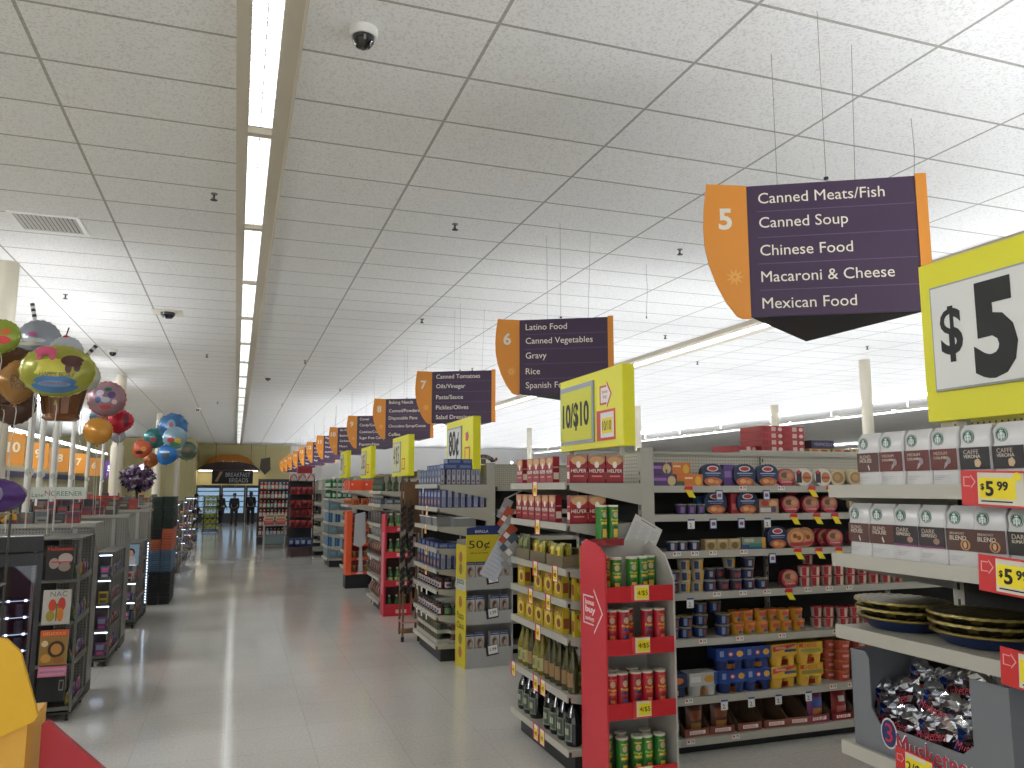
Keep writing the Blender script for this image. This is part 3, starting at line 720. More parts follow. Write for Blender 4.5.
green = chip_can('2f7a2a', 'd8b03a', '2a5a1e'); redc = chip_can('b3202c', 'd8703a', '8a1820'); redb = chip_can('a81c28', '27406a', '7a1420'); orc = chip_can('b8542a', 'd8b03a', '8a3a1a')
DX0, DX1, DY0, DY1 = 2.165, 2.65, 4.5, 4.87
def crisps_display():
    r = empty('cardboard_display', (DX0, DY0, 0)); T = Matrix.Translation((-DX0, -DY0, 0))
    def mb(): m = MB(); m.T = T; return m
    cr = mat('c22a38', .5); gy = mat('b0aca2', .6); lipm = mat('b81a22', .5)
    m = mb(); m.prism([(DY0, 0), (DY1, 0), (DY1, 1.46), (DY1 - .08, 1.52), (DY0 + .13, 1.5), (DY0, 1.44)][::1], DX0, DX0 + .012, cr, 'x'); sp_ = m.build('side_panel', r)
    m = MB(); m.T = Matrix.Translation((-.0005, DY1 - DY0, 0)) @ Matrix.Rotation(FACE_X, 4, 'Z')
    a, z = .185, 1.08; W = mat('e8d8d4', .5)
    def arrow(s, c, y): m.poly([(a - .14 * s, z - .09 * s), (a - .14 * s, z + .09 * s), (a + .02 * s, z + .09 * s), (a + .02 * s, z + .14 * s), (a + .15 * s, z), (a + .02 * s, z - .14 * s), (a + .02 * s, z - .09 * s)][::-1], c, y, .0006)
    arrow(1, W, 0); arrow(.9, cr, -.0008)
    m.text('bonus', a - .04, z + .05, W, .13, .035, -.0016, bold=.02); m.text('buy', a - .03, z + .0, W, .15, .055, -.0016, bold=.03); m.text('savings', a - .04, z - .055, W, .13, .035, -.0016, bold=.02)
    m.build('printed_arrow', sp_)
    m = mb(); m.prism([(DY0, 0), (DY1, 0), (DY1, 1.46), (DY1 - .08, 1.5), (DY0 + .1, 1.42), (DY0, 1.28)], DX1 - .012, DX1, gy, 'x'); m.build('side_panel', r)
    m = mb(); m.box(DX0 + .012, DX1 - .012, DY1 - .012, DY1, 0, 1.5, gy); m.build('back_panel', r)
    zs = [1.15, .835, .46, .08]
    for z in zs:
        m = mb(); m.box(DX0 + .0125, DX1 - .0125, DY0 + .012, DY1 - .0125, z, z + .012, gy); s = m.build('shelf', r)
        m = mb(); m.box(DX0 + .0125, DX1 - .0125, DY0, DY0 + .0115, z - .0, z + .095, lipm); m.build('front_lip', s)
        m = mb(); q = (DX0 + DX1) / 2; m.box(q - .065, q + .06, DY0 - .004, DY0 - .0005, z - .0, z + .105, mat('c83a40', .5)); m.box(q - .045, q + .055, DY0 - .006, DY0 - .004, z + .01, z + .1, mat('d8d0a0', .5)); m.box(q - .03, q + .05, DY0 - .0075, DY0 - .006, z + .02, z + .085, DYEL)
        m.text('4/$5', q + .01, z + .052, PRN, .07, None, DY0 - .008); m.build('price_tag', s)
    m = mb(); m.box(DX0 + .03, DX0 + .27, DY1 - .1, DY1 - .0125, 1.475, 1.487, mat('8a1c22', .5)); m.box(DX0 + .03, DX0 + .27, DY1 - .105, DY1 - .1, 1.475, 1.52, mat('8a1c22', .5)); m.build('upper_tray', r)
    return tag(r, 'tall red cardboard display of chip cans with a bonus buy arrow', 'display')
crisps_display()
zz = [1.1625, .8475, .4725, .0925]
def cans(z, spec, where, ydef=4.535):
    cnt = {}
    tot = {}
    for s in spec: tot[s[0]] = tot.get(s[0], 0) + 1
    fn = dict(g=('green', green), r=('red', redc), b=('blue patched red', redb), o=('orange', orc))
    for s in spec:
        i = cnt.get(s[0], 0); cnt[s[0]] = i + 1; n, f = fn[s[0]]
        place('can' + s[0], f, (s[1], s[2] if len(s) > 2 else ydef, z), random.uniform(-.3, .3), '%s potato chip tube, %s%s' % (n, nth(i, tot[s[0]]), where), 'chip can', 'potato chip cans')
cans(1.4875, [('g', 2.31, 4.79), ('g', 2.39, 4.79)], 'on the raised tray at the top of the display')
cans(zz[0], [('o', 2.225, 4.66), ('o', 2.3, 4.72), ('g', 2.29, 4.58), ('g', 2.42, 4.6), ('g', 2.51, 4.62), ('g', 2.585, 4.68)], 'on the top tier of the display')
cans(zz[1], [('b', 2.22, 4.66), ('r', 2.24, 4.56), ('b', 2.325), ('r', 2.4, 4.62), ('b', 2.49, 4.54), ('r', 2.58)], 'on the second tier of the display')
cans(zz[2], [('r', 2.225), ('b', 2.31), ('b', 2.4), ('r', 2.48), ('r', 2.57), ('r', 2.3, 4.64), ('r', 2.44, 4.64)], 'on the third tier of the display')
cans(zz[3], [('g', 2.225, 4.6), ('g', 2.3), ('g', 2.39), ('g', 2.47), ('g', 2.56), ('g', 2.35, 4.64), ('g', 2.52, 4.64)], 'on the lowest tier of the display')
def flyer():
    m = MB(); m.box(-.15, .15, 0, .003, 0, .36, mat('c9c6c0', .5))
    for c in (-.09, 0, .09):
        for k in range(14): m.rect(c - .035, c + .02 + .012 * ((k * 7) % 3), .05 + k * .019, .053 + k * .019, mat('8a8886', .6), -.0002)
    m.rect(-.08, .08, .335, .342, mat('555555', .6), -.0002)
    return m.build('paper_flyer')
fl = place('fl', flyer, (2.575, 4.885, 1.39), R(4), 'white printed paper flyer tilted beside the red chip display', 'flyer', ry=R(28), s=(.8, 1, .72))

# ---------------------------------------------------------------- gondola one: ready meals facing the camera
GL = [1.864, 1.657, 1.395, 1.10, .778, .38, .105]; GY = 5.08
tg = []
for i, arr in enumerate(([(688, 'yel'), (718, 'blu'), (765, 'blu'), (811, 'yel'), (829, 'yel'), (742, 'sm'), (780, 'sm')], [(690, 'wht'), (712, 'blu'), (740, 'blu'), (766, 'wht'), (793, 'yel'), (816, 'yel'), (834, 'yel')], [(676, 'sm'), (694, 'sm'), (712, 'sm'), (743, 'sm'), (771, 'blu'), (797, 'yel'), (818, 'yel'), (838, 'yel')],
        [(689, 'wht'), (716, 'sm'), (742, 'sm'), (766, 'sm'), (788, 'yel'), (807, 'sm'), (828, 'sm'), (848, 'sm')], [(702, 'sm'), (739, 'sm'), (781, 'sm'), (835, 'sm'), (865, 'sm')], [(688, 'sm'), (723, 'wht'), (750, 'wht'), (777, 'wht'), (807, 'wht'), (832, 'sm'), (850, 'sm')], [(690, 'sm'), (735, 'sm')])):
    for px, st in arr: tg.append((i, AX(px, GY, GL[i]), st))
gondola(2.83, 9.5, 5.5, GL, 'long cream gondola of microwave meals and noodle cups seen straight on', tg)
def gp(items, zi, where):
    """items: (key, label, builder, category, group, [(px, dz, dy)])"""
    for key, lab, fn, cat, grp, ps in items:
        ps = sorted(ps)
        row(key, fn, [(AX(p[0], GY + .03 + p[2], GL[zi] + p[1] + .04), GY + .03 + p[2], GL[zi] + .001 + p[1]) for p in ps], 0, lab, where, cat, grp, jit=.06)
def L1(ks, dz=0, dy=0): return [(k, dz, dy) for k in ks]
obox = boxy('rice_box', .21, .085, .1, 'c8702a', [('r', 0, .28, 0, .4, '3a5a2a'), ('o', .82, .45, .12, .4, 'd8a83a'), ('r', .3, .6, .6, .75, 'e8d0a0')])
pbox = boxy('rice_box', .21, .085, .1, '4a2a5e', [('o', .8, .45, .16, .42, 'c8b07a'), ('r', .1, .6, .45, .7, '9a6ab0')])
bowl = round_pack('meal_tray', .19, .165, .045, '25324e', [('o', .5, .5, .47, .47, '1d2a48'), ('o', .5, .78, .26, .13, 'd8cfc8'), ('o', .5, .78, .2, .09, 'b0343a'), ('r', .15, .85, .55, .6, '9aa8c8'), ('r', .22, .78, .47, .5, '7a88a8'), ('o', .5, .2, .4, .2, 'b5603a'), ('o', .4, .22, .14, .1, 'd8a060'), ('o', .66, .18, .12, .09, 'c88a50')])
rbowl = round_pack('meal_bowl', .16, .135, .04, '8a2a34', [('o', .5, .5, .48, .48, 'a8303c'), ('o', .5, .6, .42, .34, 'a87a5a'), ('o', .4, .62, .2, .16, '6a4a38'), ('o', .66, .6, .16, .14, 'c88a60'), ('r', .12, .88, .16, .3, 'b82a3a'), ('t', 'Compleats', .5, .23, .6, 'e8c8c8')], p=2.1)
wbowl = round_pack('meal_bowl', .16, .14, .04, 'c8c2b8', [('o', .5, .5, .48, .48, 'dcd6ca'), ('r', .08, .38, .18, .8, '2a2226'), ('o', .22, .78, .1, .1, 'b02a30'), ('o', .66, .48, .26, .3, 'b87a4a'), ('r', .45, .9, .42, .52, 'a83a2a')], p=2.1)
cbowl = round_pack('meal_bowl', .16, .135, .04, 'b8a884', [('o', .5, .5, .46, .46, 'c8b890'), ('o', .5, .5, .36, .34, '9a7a52'), ('o', .45, .52, .2, .18, 'b8925a')], p=2.1)
pizza = round_pack('meal_bowl', .17, .15, .045, 'b08a6a', [('o', .5, .5, .48, .48, 'b8724a'), ('o', .5, .55, .36, .3, 'c89a5a'), ('o', .4, .6, .12, .12, '8a3a24'), ('o', .62, .5, .12, .12, '9a4a2a'), ('r', .1, .9, .1, .28, 'a8303c')], p=2.1)
photo = boxy('meal_box', .17, .11, .05, '9a7a68', [('r', 0, 1, .55, 1, 'b07a5a'), ('o', .3, .7, .2, .2, 'b8402a'), ('o', .72, .65, .2, .25, 'd8a070'), ('r', .05, .6, .1, .4, 'd0c8c0'), ('r', .6, .85, .1, .5, '5a4a58')])
ppl = boxy('meal_tray', .09, .16, .05, '5a3a78', [('r', .1, .9, .4, .7, '8a6aa8')])
tealp = boxy('meal_tray', .1, .13, .05, '2f5a78', [('r', .1, .9, .4, .7, '5a8aa8')])
redp = boxy('meal_tray', .08, .15, .05, 'a02630', [('r', .1, .9, .2, .5, 'c86a5a')])
pcup = cup('noodle_cup', .042, .075, '3e2f5a', '8a8478', [(-35, 10, .15, .75, '8a5a9a'), (10, 40, .1, .8, '2a5a3a')])
G = 'ready meals on the gondola'
gp([('pbox', 'purple rice box lying flat', pbox, 'box', G, [(664, 0, 0), (659, .086, 0)]), ('obox', 'orange rice box lying flat', obox, 'box', G, [(690, 0, 0), (678, .086, 0)]),
    ('bowl', 'dark blue sleeved dinner tray', bowl, 'meal tray', G, L1([713, 745, 768])), ('ppl', 'purple dinner tray edge', ppl, 'meal tray', G, [(729, 0, .03), (733, 0, .09)]),
    ('rbowl', 'red rimmed dinner bowl', rbowl, 'meal bowl', G, L1([786.5])), ('wbowl', 'white dinner bowl with black panel', wbowl, 'meal bowl', G, L1([804, 823])),
    ('cbowl', 'cream dinner bowl standing on edge', cbowl, 'meal bowl', G, [(838, 0, .02), (843, 0, .07), (856, 0, 0), (861, 0, .05), (882, 0, 0), (900, 0, 0)])], 0, 'on top meal shelf')
gp([('pcup', 'purple and green small cup', pcup, 'cup', G, L1([684, 693.5, 703])), ('bowl', 'dark blue sleeved dinner tray', bowl, 'meal tray', G, L1([716, 748])), ('tealp', 'teal dinner tray edge', tealp, 'meal tray', G, [(703, 0, .1)]),
    ('redp', 'red dinner tray edge', redp, 'meal tray', G, [(736, 0, .02)]), ('photo', 'dinner box with food photo', photo, 'meal box', G, L1([769])),
    ('rbowl', 'red rimmed dinner bowl', rbowl, 'meal bowl', G, [(791, 0, 0), (811, 0, 0), (829.5, 0, 0), (793, .136, .1)]), ('cbowl', 'cream dinner bowl standing on edge', cbowl, 'meal bowl', G, [(858, 0, 0), (868, 0, .04), (886, 0, 0), (905, 0, 0)])], 1, 'on second meal shelf')
wcup = cup('noodle_cup', .045, .07, '2c3658', '9a968a', [(-40, -5, .15, .8, 'b8b8c0'), (0, 35, .2, .7, '5a3a4a')])
tan = boxy('soup_box', .1, .08, .06, 'a08a62', [('o', .5, .4, .3, .3, '6a5a30'), ('r', .1, .9, .75, .95, 'c0aa80')])
ebox = boxy('pasta_box', .2, .085, .07, '7a8478', [('r', 0, 1, 0, .4, '2a4a7a'), ('r', .3, .9, .2, .5, '3a7a5a'), ('r', .1, .5, .6, .9, 'b8b098'), ('r', .85, 1, .1, 1, 'c8922a')])
gp([('wcup', 'navy cup with pale stripe', wcup, 'cup', G, L1([675, 685, 697])), ('tan', 'small tan soup box', tan, 'box', G, L1([711, 723, 735])), ('ebox', 'wide green and blue pasta box', ebox, 'box', G, L1([754])),
    ('bowl', 'dark blue sleeved dinner tray', bowl, 'meal tray', G, L1([778])), ('pizza', 'pizza printed dinner bowl', pizza, 'meal bowl', G, [(797, 0, -.01), (806, 0, .05)]),
    ('rbowl', 'red rimmed dinner bowl', rbowl, 'meal bowl', G, [(835, 0, 0), (826, 0, .05), (820, 0, .1), (858, 0, 0), (876, 0, 0)])], 2, 'on third meal shelf')
ycup = cup('pasta_cup', .05, .078, 'b0a890', 'a89a6a', [(0, 40, .1, .75, 'c8902a'), (-50, -10, .1, .8, '2a3a6a')])
ncup = cup('pasta_cup', .05, .078, '27315a', '8e8870', [(-30, 0, .2, .7, '9a9aa8'), (5, 45, .1, .8, '5a2a3a')])
dcup = cup('pasta_cup', .05, .078, '3a3040', '77706a', [(-30, 30, .2, .6, '8a3a3a')])
rcup = cup('pasta_cup', .045, .078, 'b8b0a0', 'a82a30', [(-60, -15, .05, .85, 'a8242e'), (-15, 20, .1, .8, 'c8c0a8'), (20, 60, .05, .85, 'a8242e')])
yel = cup('noodle_cup', .052, .082, 'c08a20', 'c87838', [(-40, 40, .45, .8, 'b8503a'), (-15, 25, .12, .4, '3a6a8a')])
bcup = cup('pasta_cup', .055, .078, '1c3066', '8a7a48', [(-40, -12, .15, .8, '7a8aa8'), (0, 45, .1, .7, '7a4a3a')])
h = .0785
gp([('ycup', 'cup with yellow bowl picture, lowest layer', ycup, 'cup', G, L1([687, 700])), ('ycup', 'cup with yellow bowl picture, middle layer', ycup, 'cup', G, L1([688, 701], h)), ('ycup', 'cup with yellow bowl picture, upper layer', ycup, 'cup', G, L1([687, 700], 2 * h)),
    ('ncup', 'navy pasta cup, lowest layer', ncup, 'cup', G, L1([675.5, 713, 752, 765])), ('ncup', 'navy pasta cup, middle layer', ncup, 'cup', G, [(676, h, 0), (713, h, .08), (751, h, 0)]), ('ncup', 'navy pasta cup, upper layer', ncup, 'cup', G, [(752, 2 * h, 0)]),
    ('dcup', 'dark plum pasta cup, lowest layer', dcup, 'cup', G, L1([726, 739])), ('dcup', 'dark plum pasta cup, middle layer', dcup, 'cup', G, [(738, h, 0), (722, h, .1)]), ('ycup', 'pale pasta cup set back, upper layer', ycup, 'cup', G, [(733, 2 * h, .05)]),
    ('rbowl', 'red rimmed dinner bowl', rbowl, 'meal bowl', G, L1([790])), ('rcup', 'red lidded pasta cup, lower layer', rcup, 'cup', G, L1([808, 818, 830, 842, 853.5, 865, 877, 889, 901])), ('rcup', 'red lidded pasta cup, upper layer', rcup, 'cup', G, L1([808, 818, 830, 842, 853.5, 865, 877, 889], h)), ('rcup', 'red lidded pasta cup on the top, set back', rcup, 'cup', G, [(841, 2 * h, .06), (811, 2 * h, .1)])], 3, 'on fourth meal shelf')
hh = .0825
gp([('bcup', 'blue pasta cup, lower layer', bcup, 'cup', G, L1([675, 688, 704, 727], 0, 0)), ('bcup', 'blue pasta cup, upper layer', bcup, 'cup', G, [(676, h, 0), (689, h, 0), (704, h, .03), (727, h, 0)]), ('bcup', 'blue pasta cup set back on top', bcup, 'cup', G, [(704, 2 * h, .06), (718, 2 * h, .1)]),
    ('yel', 'yellow noodle cup, lower layer', yel, 'cup', G, L1([741, 753, 765.5, 777.5, 789.5, 802])), ('yel', 'yellow noodle cup, upper layer', yel, 'cup', G, [(739, hh, .04), (750, hh, .04), (764, hh, .03), (775, hh, .05), (787, hh, 0), (800, hh, 0)]),
    ('rcup', 'red lidded pasta cup, lower layer', rcup, 'cup', G, [(820, 0, .08), (832, 0, .05), (847, 0, 0), (858, 0, 0), (870, 0, 0), (882, 0, 0)]), ('rcup', 'red lidded pasta cup, upper layer', rcup, 'cup', G, [(820, h, .08), (832, h, .05), (846, h, 0), (858, h, 0), (870, h, 0)])], 4, 'on fifth meal shelf')
blp = multipack('cup_multipack', .235, '1f3f86', '1a2f66', [('o', .5, .72, .09, .13, 'b03030'), ('o', .5, .72, .06, .07, 'e0d8c8'), ('o', .82, .72, .12, .14, 'd8a038'), ('r', .12, .26, .62, .88, '8a98b8'), ('r', .02, .98, .5, .54, '2a50a0')])
wlp = multipack('cup_multipack', .235, 'b8b6b0', 'c0beb8', [('o', .7, .72, .18, .16, 'c8963a'), ('r', .05, .4, .6, .85, 'd8d6d0'), ('r', .86, 1, .46, 1, '2a4a8a')])
dlp = multipack('cup_multipack', .2, '1d2c50', '1a2846', [('o', .6, .72, .24, .14, 'c06a2a')])
ylp = multipack('cup_multipack', .23, 'c89e26', 'd8a83a', [('p', [(.04, .66), (.6, .78), (.96, .9), (.96, .98), (.04, .9)], 'b02a3a'), ('r', .5, .96, .62, .74, '2a3a6a'), ('t', 'NOODLE', .35, .83, .4, 'e8e0c0')])
ylq = multipack('cup_multipack', .23, 'caa02a', 'd8ac3a', [('t', 'CHEESE', .45, .85, .6, 'b03a2a'), ('r', .1, .9, .54, .7, '8a8a48'), ('r', .04, .2, .78, .96, 'b0302a')])
salsa = cup('dip_tub', .062, .075, 'a84a30', 'b8724a', [(-50, 50, .2, .75, 'b83a34'), (-30, 30, .35, .6, 'c8b0a0')])
mh = .1565
gp([('dlp', 'dark blue cup multipack', dlp, 'multipack', G, L1([676])), ('wlp', 'white macaroni cup multipack', wlp, 'multipack', G, L1([704])), ('blp', 'blue macaroni cup multipack, lower layer', blp, 'multipack', G, L1([733, 759])), ('blp', 'blue macaroni cup multipack, upper layer', blp, 'multipack', G, L1([731, 758], mh)),
    ('ylp', 'yellow noodle cup multipack with red swoosh, lower layer', ylp, 'multipack', G, L1([785])), ('ylp', 'yellow noodle cup multipack with red swoosh, upper layer', ylp, 'multipack', G, L1([785], mh)), ('ylq', 'yellow cheese cup multipack, lower layer', ylq, 'multipack', G, L1([812])), ('ylq', 'yellow cheese cup multipack, upper layer', ylq, 'multipack', G, L1([811], mh))] +
   [('salsa', 'orange red dip tub, %s layer' % t, salsa, 'tub', G, [(847, q * .0755, 0), (833, q * .0755, .08), (863, q * .0755, 0), (878, q * .0755, 0)]) for q, t in enumerate(('lowest', 'second', 'third', 'topmost'))], 5, 'on sixth meal shelf')
ct = carton_tray('shelf_carton', .2, .2, .3, '5e4630', '7f4232', .055, .19, 'NOODLES'); ct2 = carton_tray('shelf_carton', .2, .2, .3, '5e4630', '8a2f48', .055, .19, 'SOUP'); ct3 = carton_tray('shelf_carton', .2, .2, .3, '4e3a2a', '7c1a20', .05, .2, 'BEANS')
pb = pouch('meal_pouch', .15, .2, .07, '5a3426', [(.15, .85, .5, .8, '8a4a2a'), (.2, .8, .15, .4, 'a8763e')]); pv = pouch('meal_pouch', .15, .2, .07, '7a3a6a', [(.15, .85, .5, .8, '3a4a8a'), (.2, .8, .15, .45, 'b87a3e')]); pr_ = pouch('meal_pouch', .15, .2, .07, '8a1c20', [(.3, .7, .6, .8, 'c0b8b0'), (.2, .8, .2, .45, 'b0605a')])
bb = pouch('meal_pouch', .1, .17, .06, '20345e', [(.2, .8, .15, .6, '9a9a98')])
gp([('bb', 'navy meal pouch', bb, 'pouch', G, L1([676])), ('ct', 'brown cardboard carton with red brown lip', ct, 'carton', G, L1([697, 722.5, 750, 776, 799])), ('ct2', 'cardboard carton with plum lip', ct2, 'carton', G, L1([819])), ('ct3', 'cardboard carton with dark red lip', ct3, 'carton', G, L1([843, 866])),
    ('pb', 'brown noodle pouch', pb, 'pouch', G, [(697, .006, .03), (722, .006, .03)]), ('pv', 'plum coloured meal pouch', pv, 'pouch', G, [(818, .006, .03)]), ('pr', 'dark red meal pouch', pr_, 'pouch', G, [(842, .006, .03)])], 6, 'on bottom meal shelf')
# things on top of the gondola
m = MB(); m.box(3.9, 6.4, 5.53, 5.95, 2.134, 2.146, SHELF); m.box(3.9, 6.4, 5.53, 5.535, 2.146, 2.16, RAIL)
for x in (3.95, 6.3): m.box(x, x + .03, 5.531, 5.56, 1.9, 2.134, SHELF)
tag(m.build('top_shelf'), 'narrow cream storage shelf along the top of the meal gondola', 'shelf')
case = boxy('product_case', .22, .055, .3, '9e1f24', [('r', .08, .3, .2, .8, '8a1218'), ('r', .45, .65, .2, .85, 'c8b0a8'), ('o', .85, .5, .1, .3, 'd8c0b0')])
for L in range(4):
    for q, px in enumerate((773, 794)):
        place('case', case, (AX(px, 5.58, 2.2), 5.58, 2.147 + L * .0565), 0, 'red product case, %s layer, %s stack on the meal gondola top' % (('lowest', 'second', 'third', 'topmost')[L], ('left', 'right')[q]), 'case', 'red cases on top of the gondola')
place('case', case, (AX(752, 5.58), 5.62, 2.147), .2, 'single red product case at the left foot of the stacked cases', 'case', 'red cases on top of the gondola')
lb = boxy('long_box', .24, .07, .1, '2e2440', [('t', 'VERMICELLI', .5, .5, .8, 'a8a0c0')]); place('lb', lb, (AX(825, 5.6), 5.6, 2.19), 0, 'dark purple long box right of the red cases', 'box')
yb = boxy('flat_box', .22, .04, .12, 'b09a5a', [('r', .1, .4, .2, .8, 'a83a2a'), ('r', .55, .85, .2, .8, '8a2a24')])
row('yb', yb, [(AX(px, 5.6), 5.6, 2.147) for px in (822, 845, 868, 892)], 0, 'flat yellow and red box', 'on top of the gondola', 'box', 'flat boxes on top of the gondola')
# ---------------------------------------------------------------- coffee end cap at the right
def big_tag(txt, parent, x, y, z, w=.21, h=.105, ry=0):
    m = MB(); m.T = Matrix.Translation((x, y, z)) @ Matrix.Rotation(FACE_X, 4, 'Z') @ Matrix.Rotation(R(ry), 4, 'Y')
    m.box(-w / 2, w / 2, -.003, 0, -h / 2, h / 2, mat('c02a2a', .45)); m.box(-w * .23, w * .47, -.0036, -.003, -h * .44, h * .44, mat('cfcab8', .5)); m.box(-w * .21, w * .35, -.0044, -.0036, -h * .28, h * .3, DYEL)
    m.y = -.0031; arrow_tag(m, -w * .36, h * .18, w * .2, mat('e0a0a0', .5)); m.y = -.0038; arrow_tag(m, -w * .36, h * .18, w * .16, mat('c02a2a', .45))
    m.oval(w * .38, h * .34, w * .06, h * .12, DYEL, -.0046)
    if txt == '5.99':
        m.text('$', -w * .15, h * .04, PRN, None, h * .2, -.0046, bold=.02); m.text('5', -w * .04, -h * .0, PRN, None, h * .42, -.0046, bold=.03); m.text('99', w * .16, h * .08, PRN, None, h * .26, -.0046, bold=.03)
    else: m.text(txt, w * .06, 0, PRN, None, h * .36, -.0046)
    m.rect(-w * .18, w * .3, -h * .37, -h * .33, PRN, -.0038)
    m.build('price_card', parent)
S0 = [1.858, 1.61, 1.355, .955, .52, .15]
e0 = end_cap(1.2, 2.42, S0, 'nearest end cap shelving holding coffee bags and candy')
sh0 = sorted([o for o in e0.children if o.name.startswith('shelf')], key=lambda o: o.name)
def st_tag(i, txt, px, ry=0):
    X = 2.085; big_tag(txt, sh0[i], X - 2.1, BY(px, X, S0[i]) - 1.2, S0[i] + (-.01 if i < 3 else .005), ry=ry, w=(.21 if i < 3 else .15), h=(.105 if i < 3 else .1))
st_tag(0, '5.99', 993, 2); st_tag(1, '5.99', 1012, 3); st_tag(2, 'free', 1036, 3); st_tag(3, '2/$6', 915, 3)
def coffee_bag(band, word, seal, hh=.185):
    def f():
        w, d = .104, .066; h = hh; bagm = mat('cccac8', .33, .1); o = empty('coffee_bag'); m = MB()
        rings = []
        lv = [(0, 1, 1), (.02, 1.02, 1.04), (.3, 1.03, 1.08), (.6, 1.01, 1.02), (.72, 1, 1), (.86, 1, .7), (.93, .99, .36), (.95, .97, .3), (1, .94, .22)]
        vs = []; n = 12
        for j, (z, a, b) in enumerate(lv):
            W, D = w * a, d * b
            for (u, v) in ((-.5, -.44), (-.44, -.5), (-.15, -.5), (.15, -.5), (.44, -.5), (.5, -.44), (.5, 0), (.5, .44), (.44, .5), (0, .5), (-.44, .5), (-.5, 0)):
                if abs(u) == .5 and v == 0: u *= (1 - .1 * min(1, z * 1.6))
                off = (D - d * 1.02) / 2 + (.02 * (z - .86) / .14 if z > .86 else 0)
                vs.append((u * W + .002 * math.sin(j * 2.3 + v * 5), d / 2 + v * D + off + .0008 * math.sin(j * 3.1 + u * 9), z * h))
        m.add(vs, [(j * n + k, j * n + (k + 1) % n, (j + 1) * n + (k + 1) % n, (j + 1) * n + k) for j in range(len(lv) - 1) for k in range(n)], bagm, True)
        m.add(vs[:n], [tuple(range(n))[::-1]], bagm); m.add(vs[-n:], [tuple(range(n))], bagm); m.build('bag', o)
        m = MB(); y = -.0045; bm = mat(band, .5)
        m.box(-w * .515, w * .515, y - .001, d * 1.09 - .001, h * .26, h * .62, bm) if False else m.rect(-w * .49, w * .49, h * .26, h * .62, bm, y, .001)
        m.box(w * .512, w * .522, .004, d * .95, h * .26, h * .62, bm)
        m.text(word[0], -w * .1, h * .545, mat('b8a898', .5), w * .5, None, y - .0012); m.text(word[1], -w * .08, h * .47, mat('d0c4b4', .5), w * .56, None, y - .0012)
        if seal == 'swirl':
            for k in range(5): m.oval(w * (.1 + .05 * math.cos(k * 1.3)), h * (.36 + .03 * math.sin(k * 1.3)), .006, .008, mat('cbb08a', .5), y - .001 - k * .0002, .0004)
        elif seal == 'ring':
            m.oval(w * .16, h * .36, .017, .017, mat('b88a58', .5), y - .001, .0004); m.oval(w * .16, h * .36, .011, .013, bm, y - .0015, .0004); m.oval(w * .16, h * .36, .006, .01, mat('c8a070', .5), y - .002, .0004)
        elif seal == 'leaf': m.poly([(0, h * .28), (w * .14, h * .34), (w * .2, h * .44), (w * .06, h * .38)], mat('a09a98', .5), y - .001); m.oval(w * .2, h * .42, .008, .011, mat('8a8486', .5), y - .0015)
        elif seal == 'bar': m.rect(-w * .49, w * .49, h * .26, h * .29, mat('7a3a6a', .5), y - .001); m.oval(w * .18, h * .38, .012, .01, mat('9a7a6a', .5), y - .001, .0004)
        else: m.poly([(0, h * .36), (w * .06, h * .28), (w * .1, h * .3), (w * .03, h * .4)], mat('cfc8c0', .5), y - .001)
        for k in range(3): m.rect(-w * .4, -w * .4 + w * (.5 - .1 * k), h * (.16 - .03 * k), h * (.165 - .03 * k), mat('8a8a8c', .5), y)
        m.build('printed_band', o)
        # round green emblem with a crowned figure between two tails
        m = MB(); g = mat('1f5a42', .45); wt = mat('d8dcd8', .5); cx, cz, q = -w * .18, h * .8, .0205
        m.T = Matrix.Translation((0, .005, 0))
        m.oval(cx, cz, q, q, g, -.0075, .0012, 24); m.oval(cx, cz, q * .92, q * .92, wt, -.0087, .0002, 24); m.oval(cx, cz, q * .86, q * .86, g, -.0089, .0002, 24)
        yy = -.0092
        m.oval(cx, cz + q * .12, q * .2, q * .26, wt, yy, .0002); m.poly([(cx - q * .25, cz + q * .42), (cx - q * .28, cz + q * .66), (cx - q * .1, cz + q * .52), (cx, cz + q * .76), (cx + q * .1, cz + q * .52), (cx + q * .28, cz + q * .66), (cx + q * .25, cz + q * .42)][::-1], wt, yy, .0002)
        for s_ in (-1, 1):
            for k in range(3): m.poly([(cx + s_ * q * (.26 + .13 * k), cz + q * (.35 - .12 * k)), (cx + s_ * q * (.33 + .13 * k), cz + q * (.3 - .12 * k)), (cx + s_ * q * (.3 + .1 * k), cz - q * .6), (cx + s_ * q * (.22 + .1 * k), cz - q * .55)][::-s_], wt, yy, .0002)
        m.poly([(cx - q * .16, cz - q * .15), (cx + q * .16, cz - q * .15), (cx + q * .12, cz - q * .78), (cx - q * .12, cz - q * .78)][::-1], wt, yy, .0002)
        m.build('emblem', o)
        return o
    return f
KB = dict(h=('brown band and HOUSE lettering', coffee_bag('4e2a22', ('', 'HOUSE') if False else ('BLEND', 'HOUSE'), 'feather')), c=('red brown band and a leaf picture', coffee_bag('5e2620', ('MEDIUM', 'COLUMBIA'), 'leaf')), v=('black band and VERONA lettering', coffee_bag('1c1a1a', ('CAFFE', 'VERONA'), 'swirl')),
          e=('ESPRESSO lettering on black', coffee_bag('2a1f22', ('DARK', 'ESPRESSO'), 'bar')), b=('brown band and a round bean picture', coffee_bag('4a2c24', ('BREAKFAST', 'BLEND'), 'ring')), s=('black and gold band', coffee_bag('1f1c16', ('DARK', 'SUMATRA'), 'swirl')))
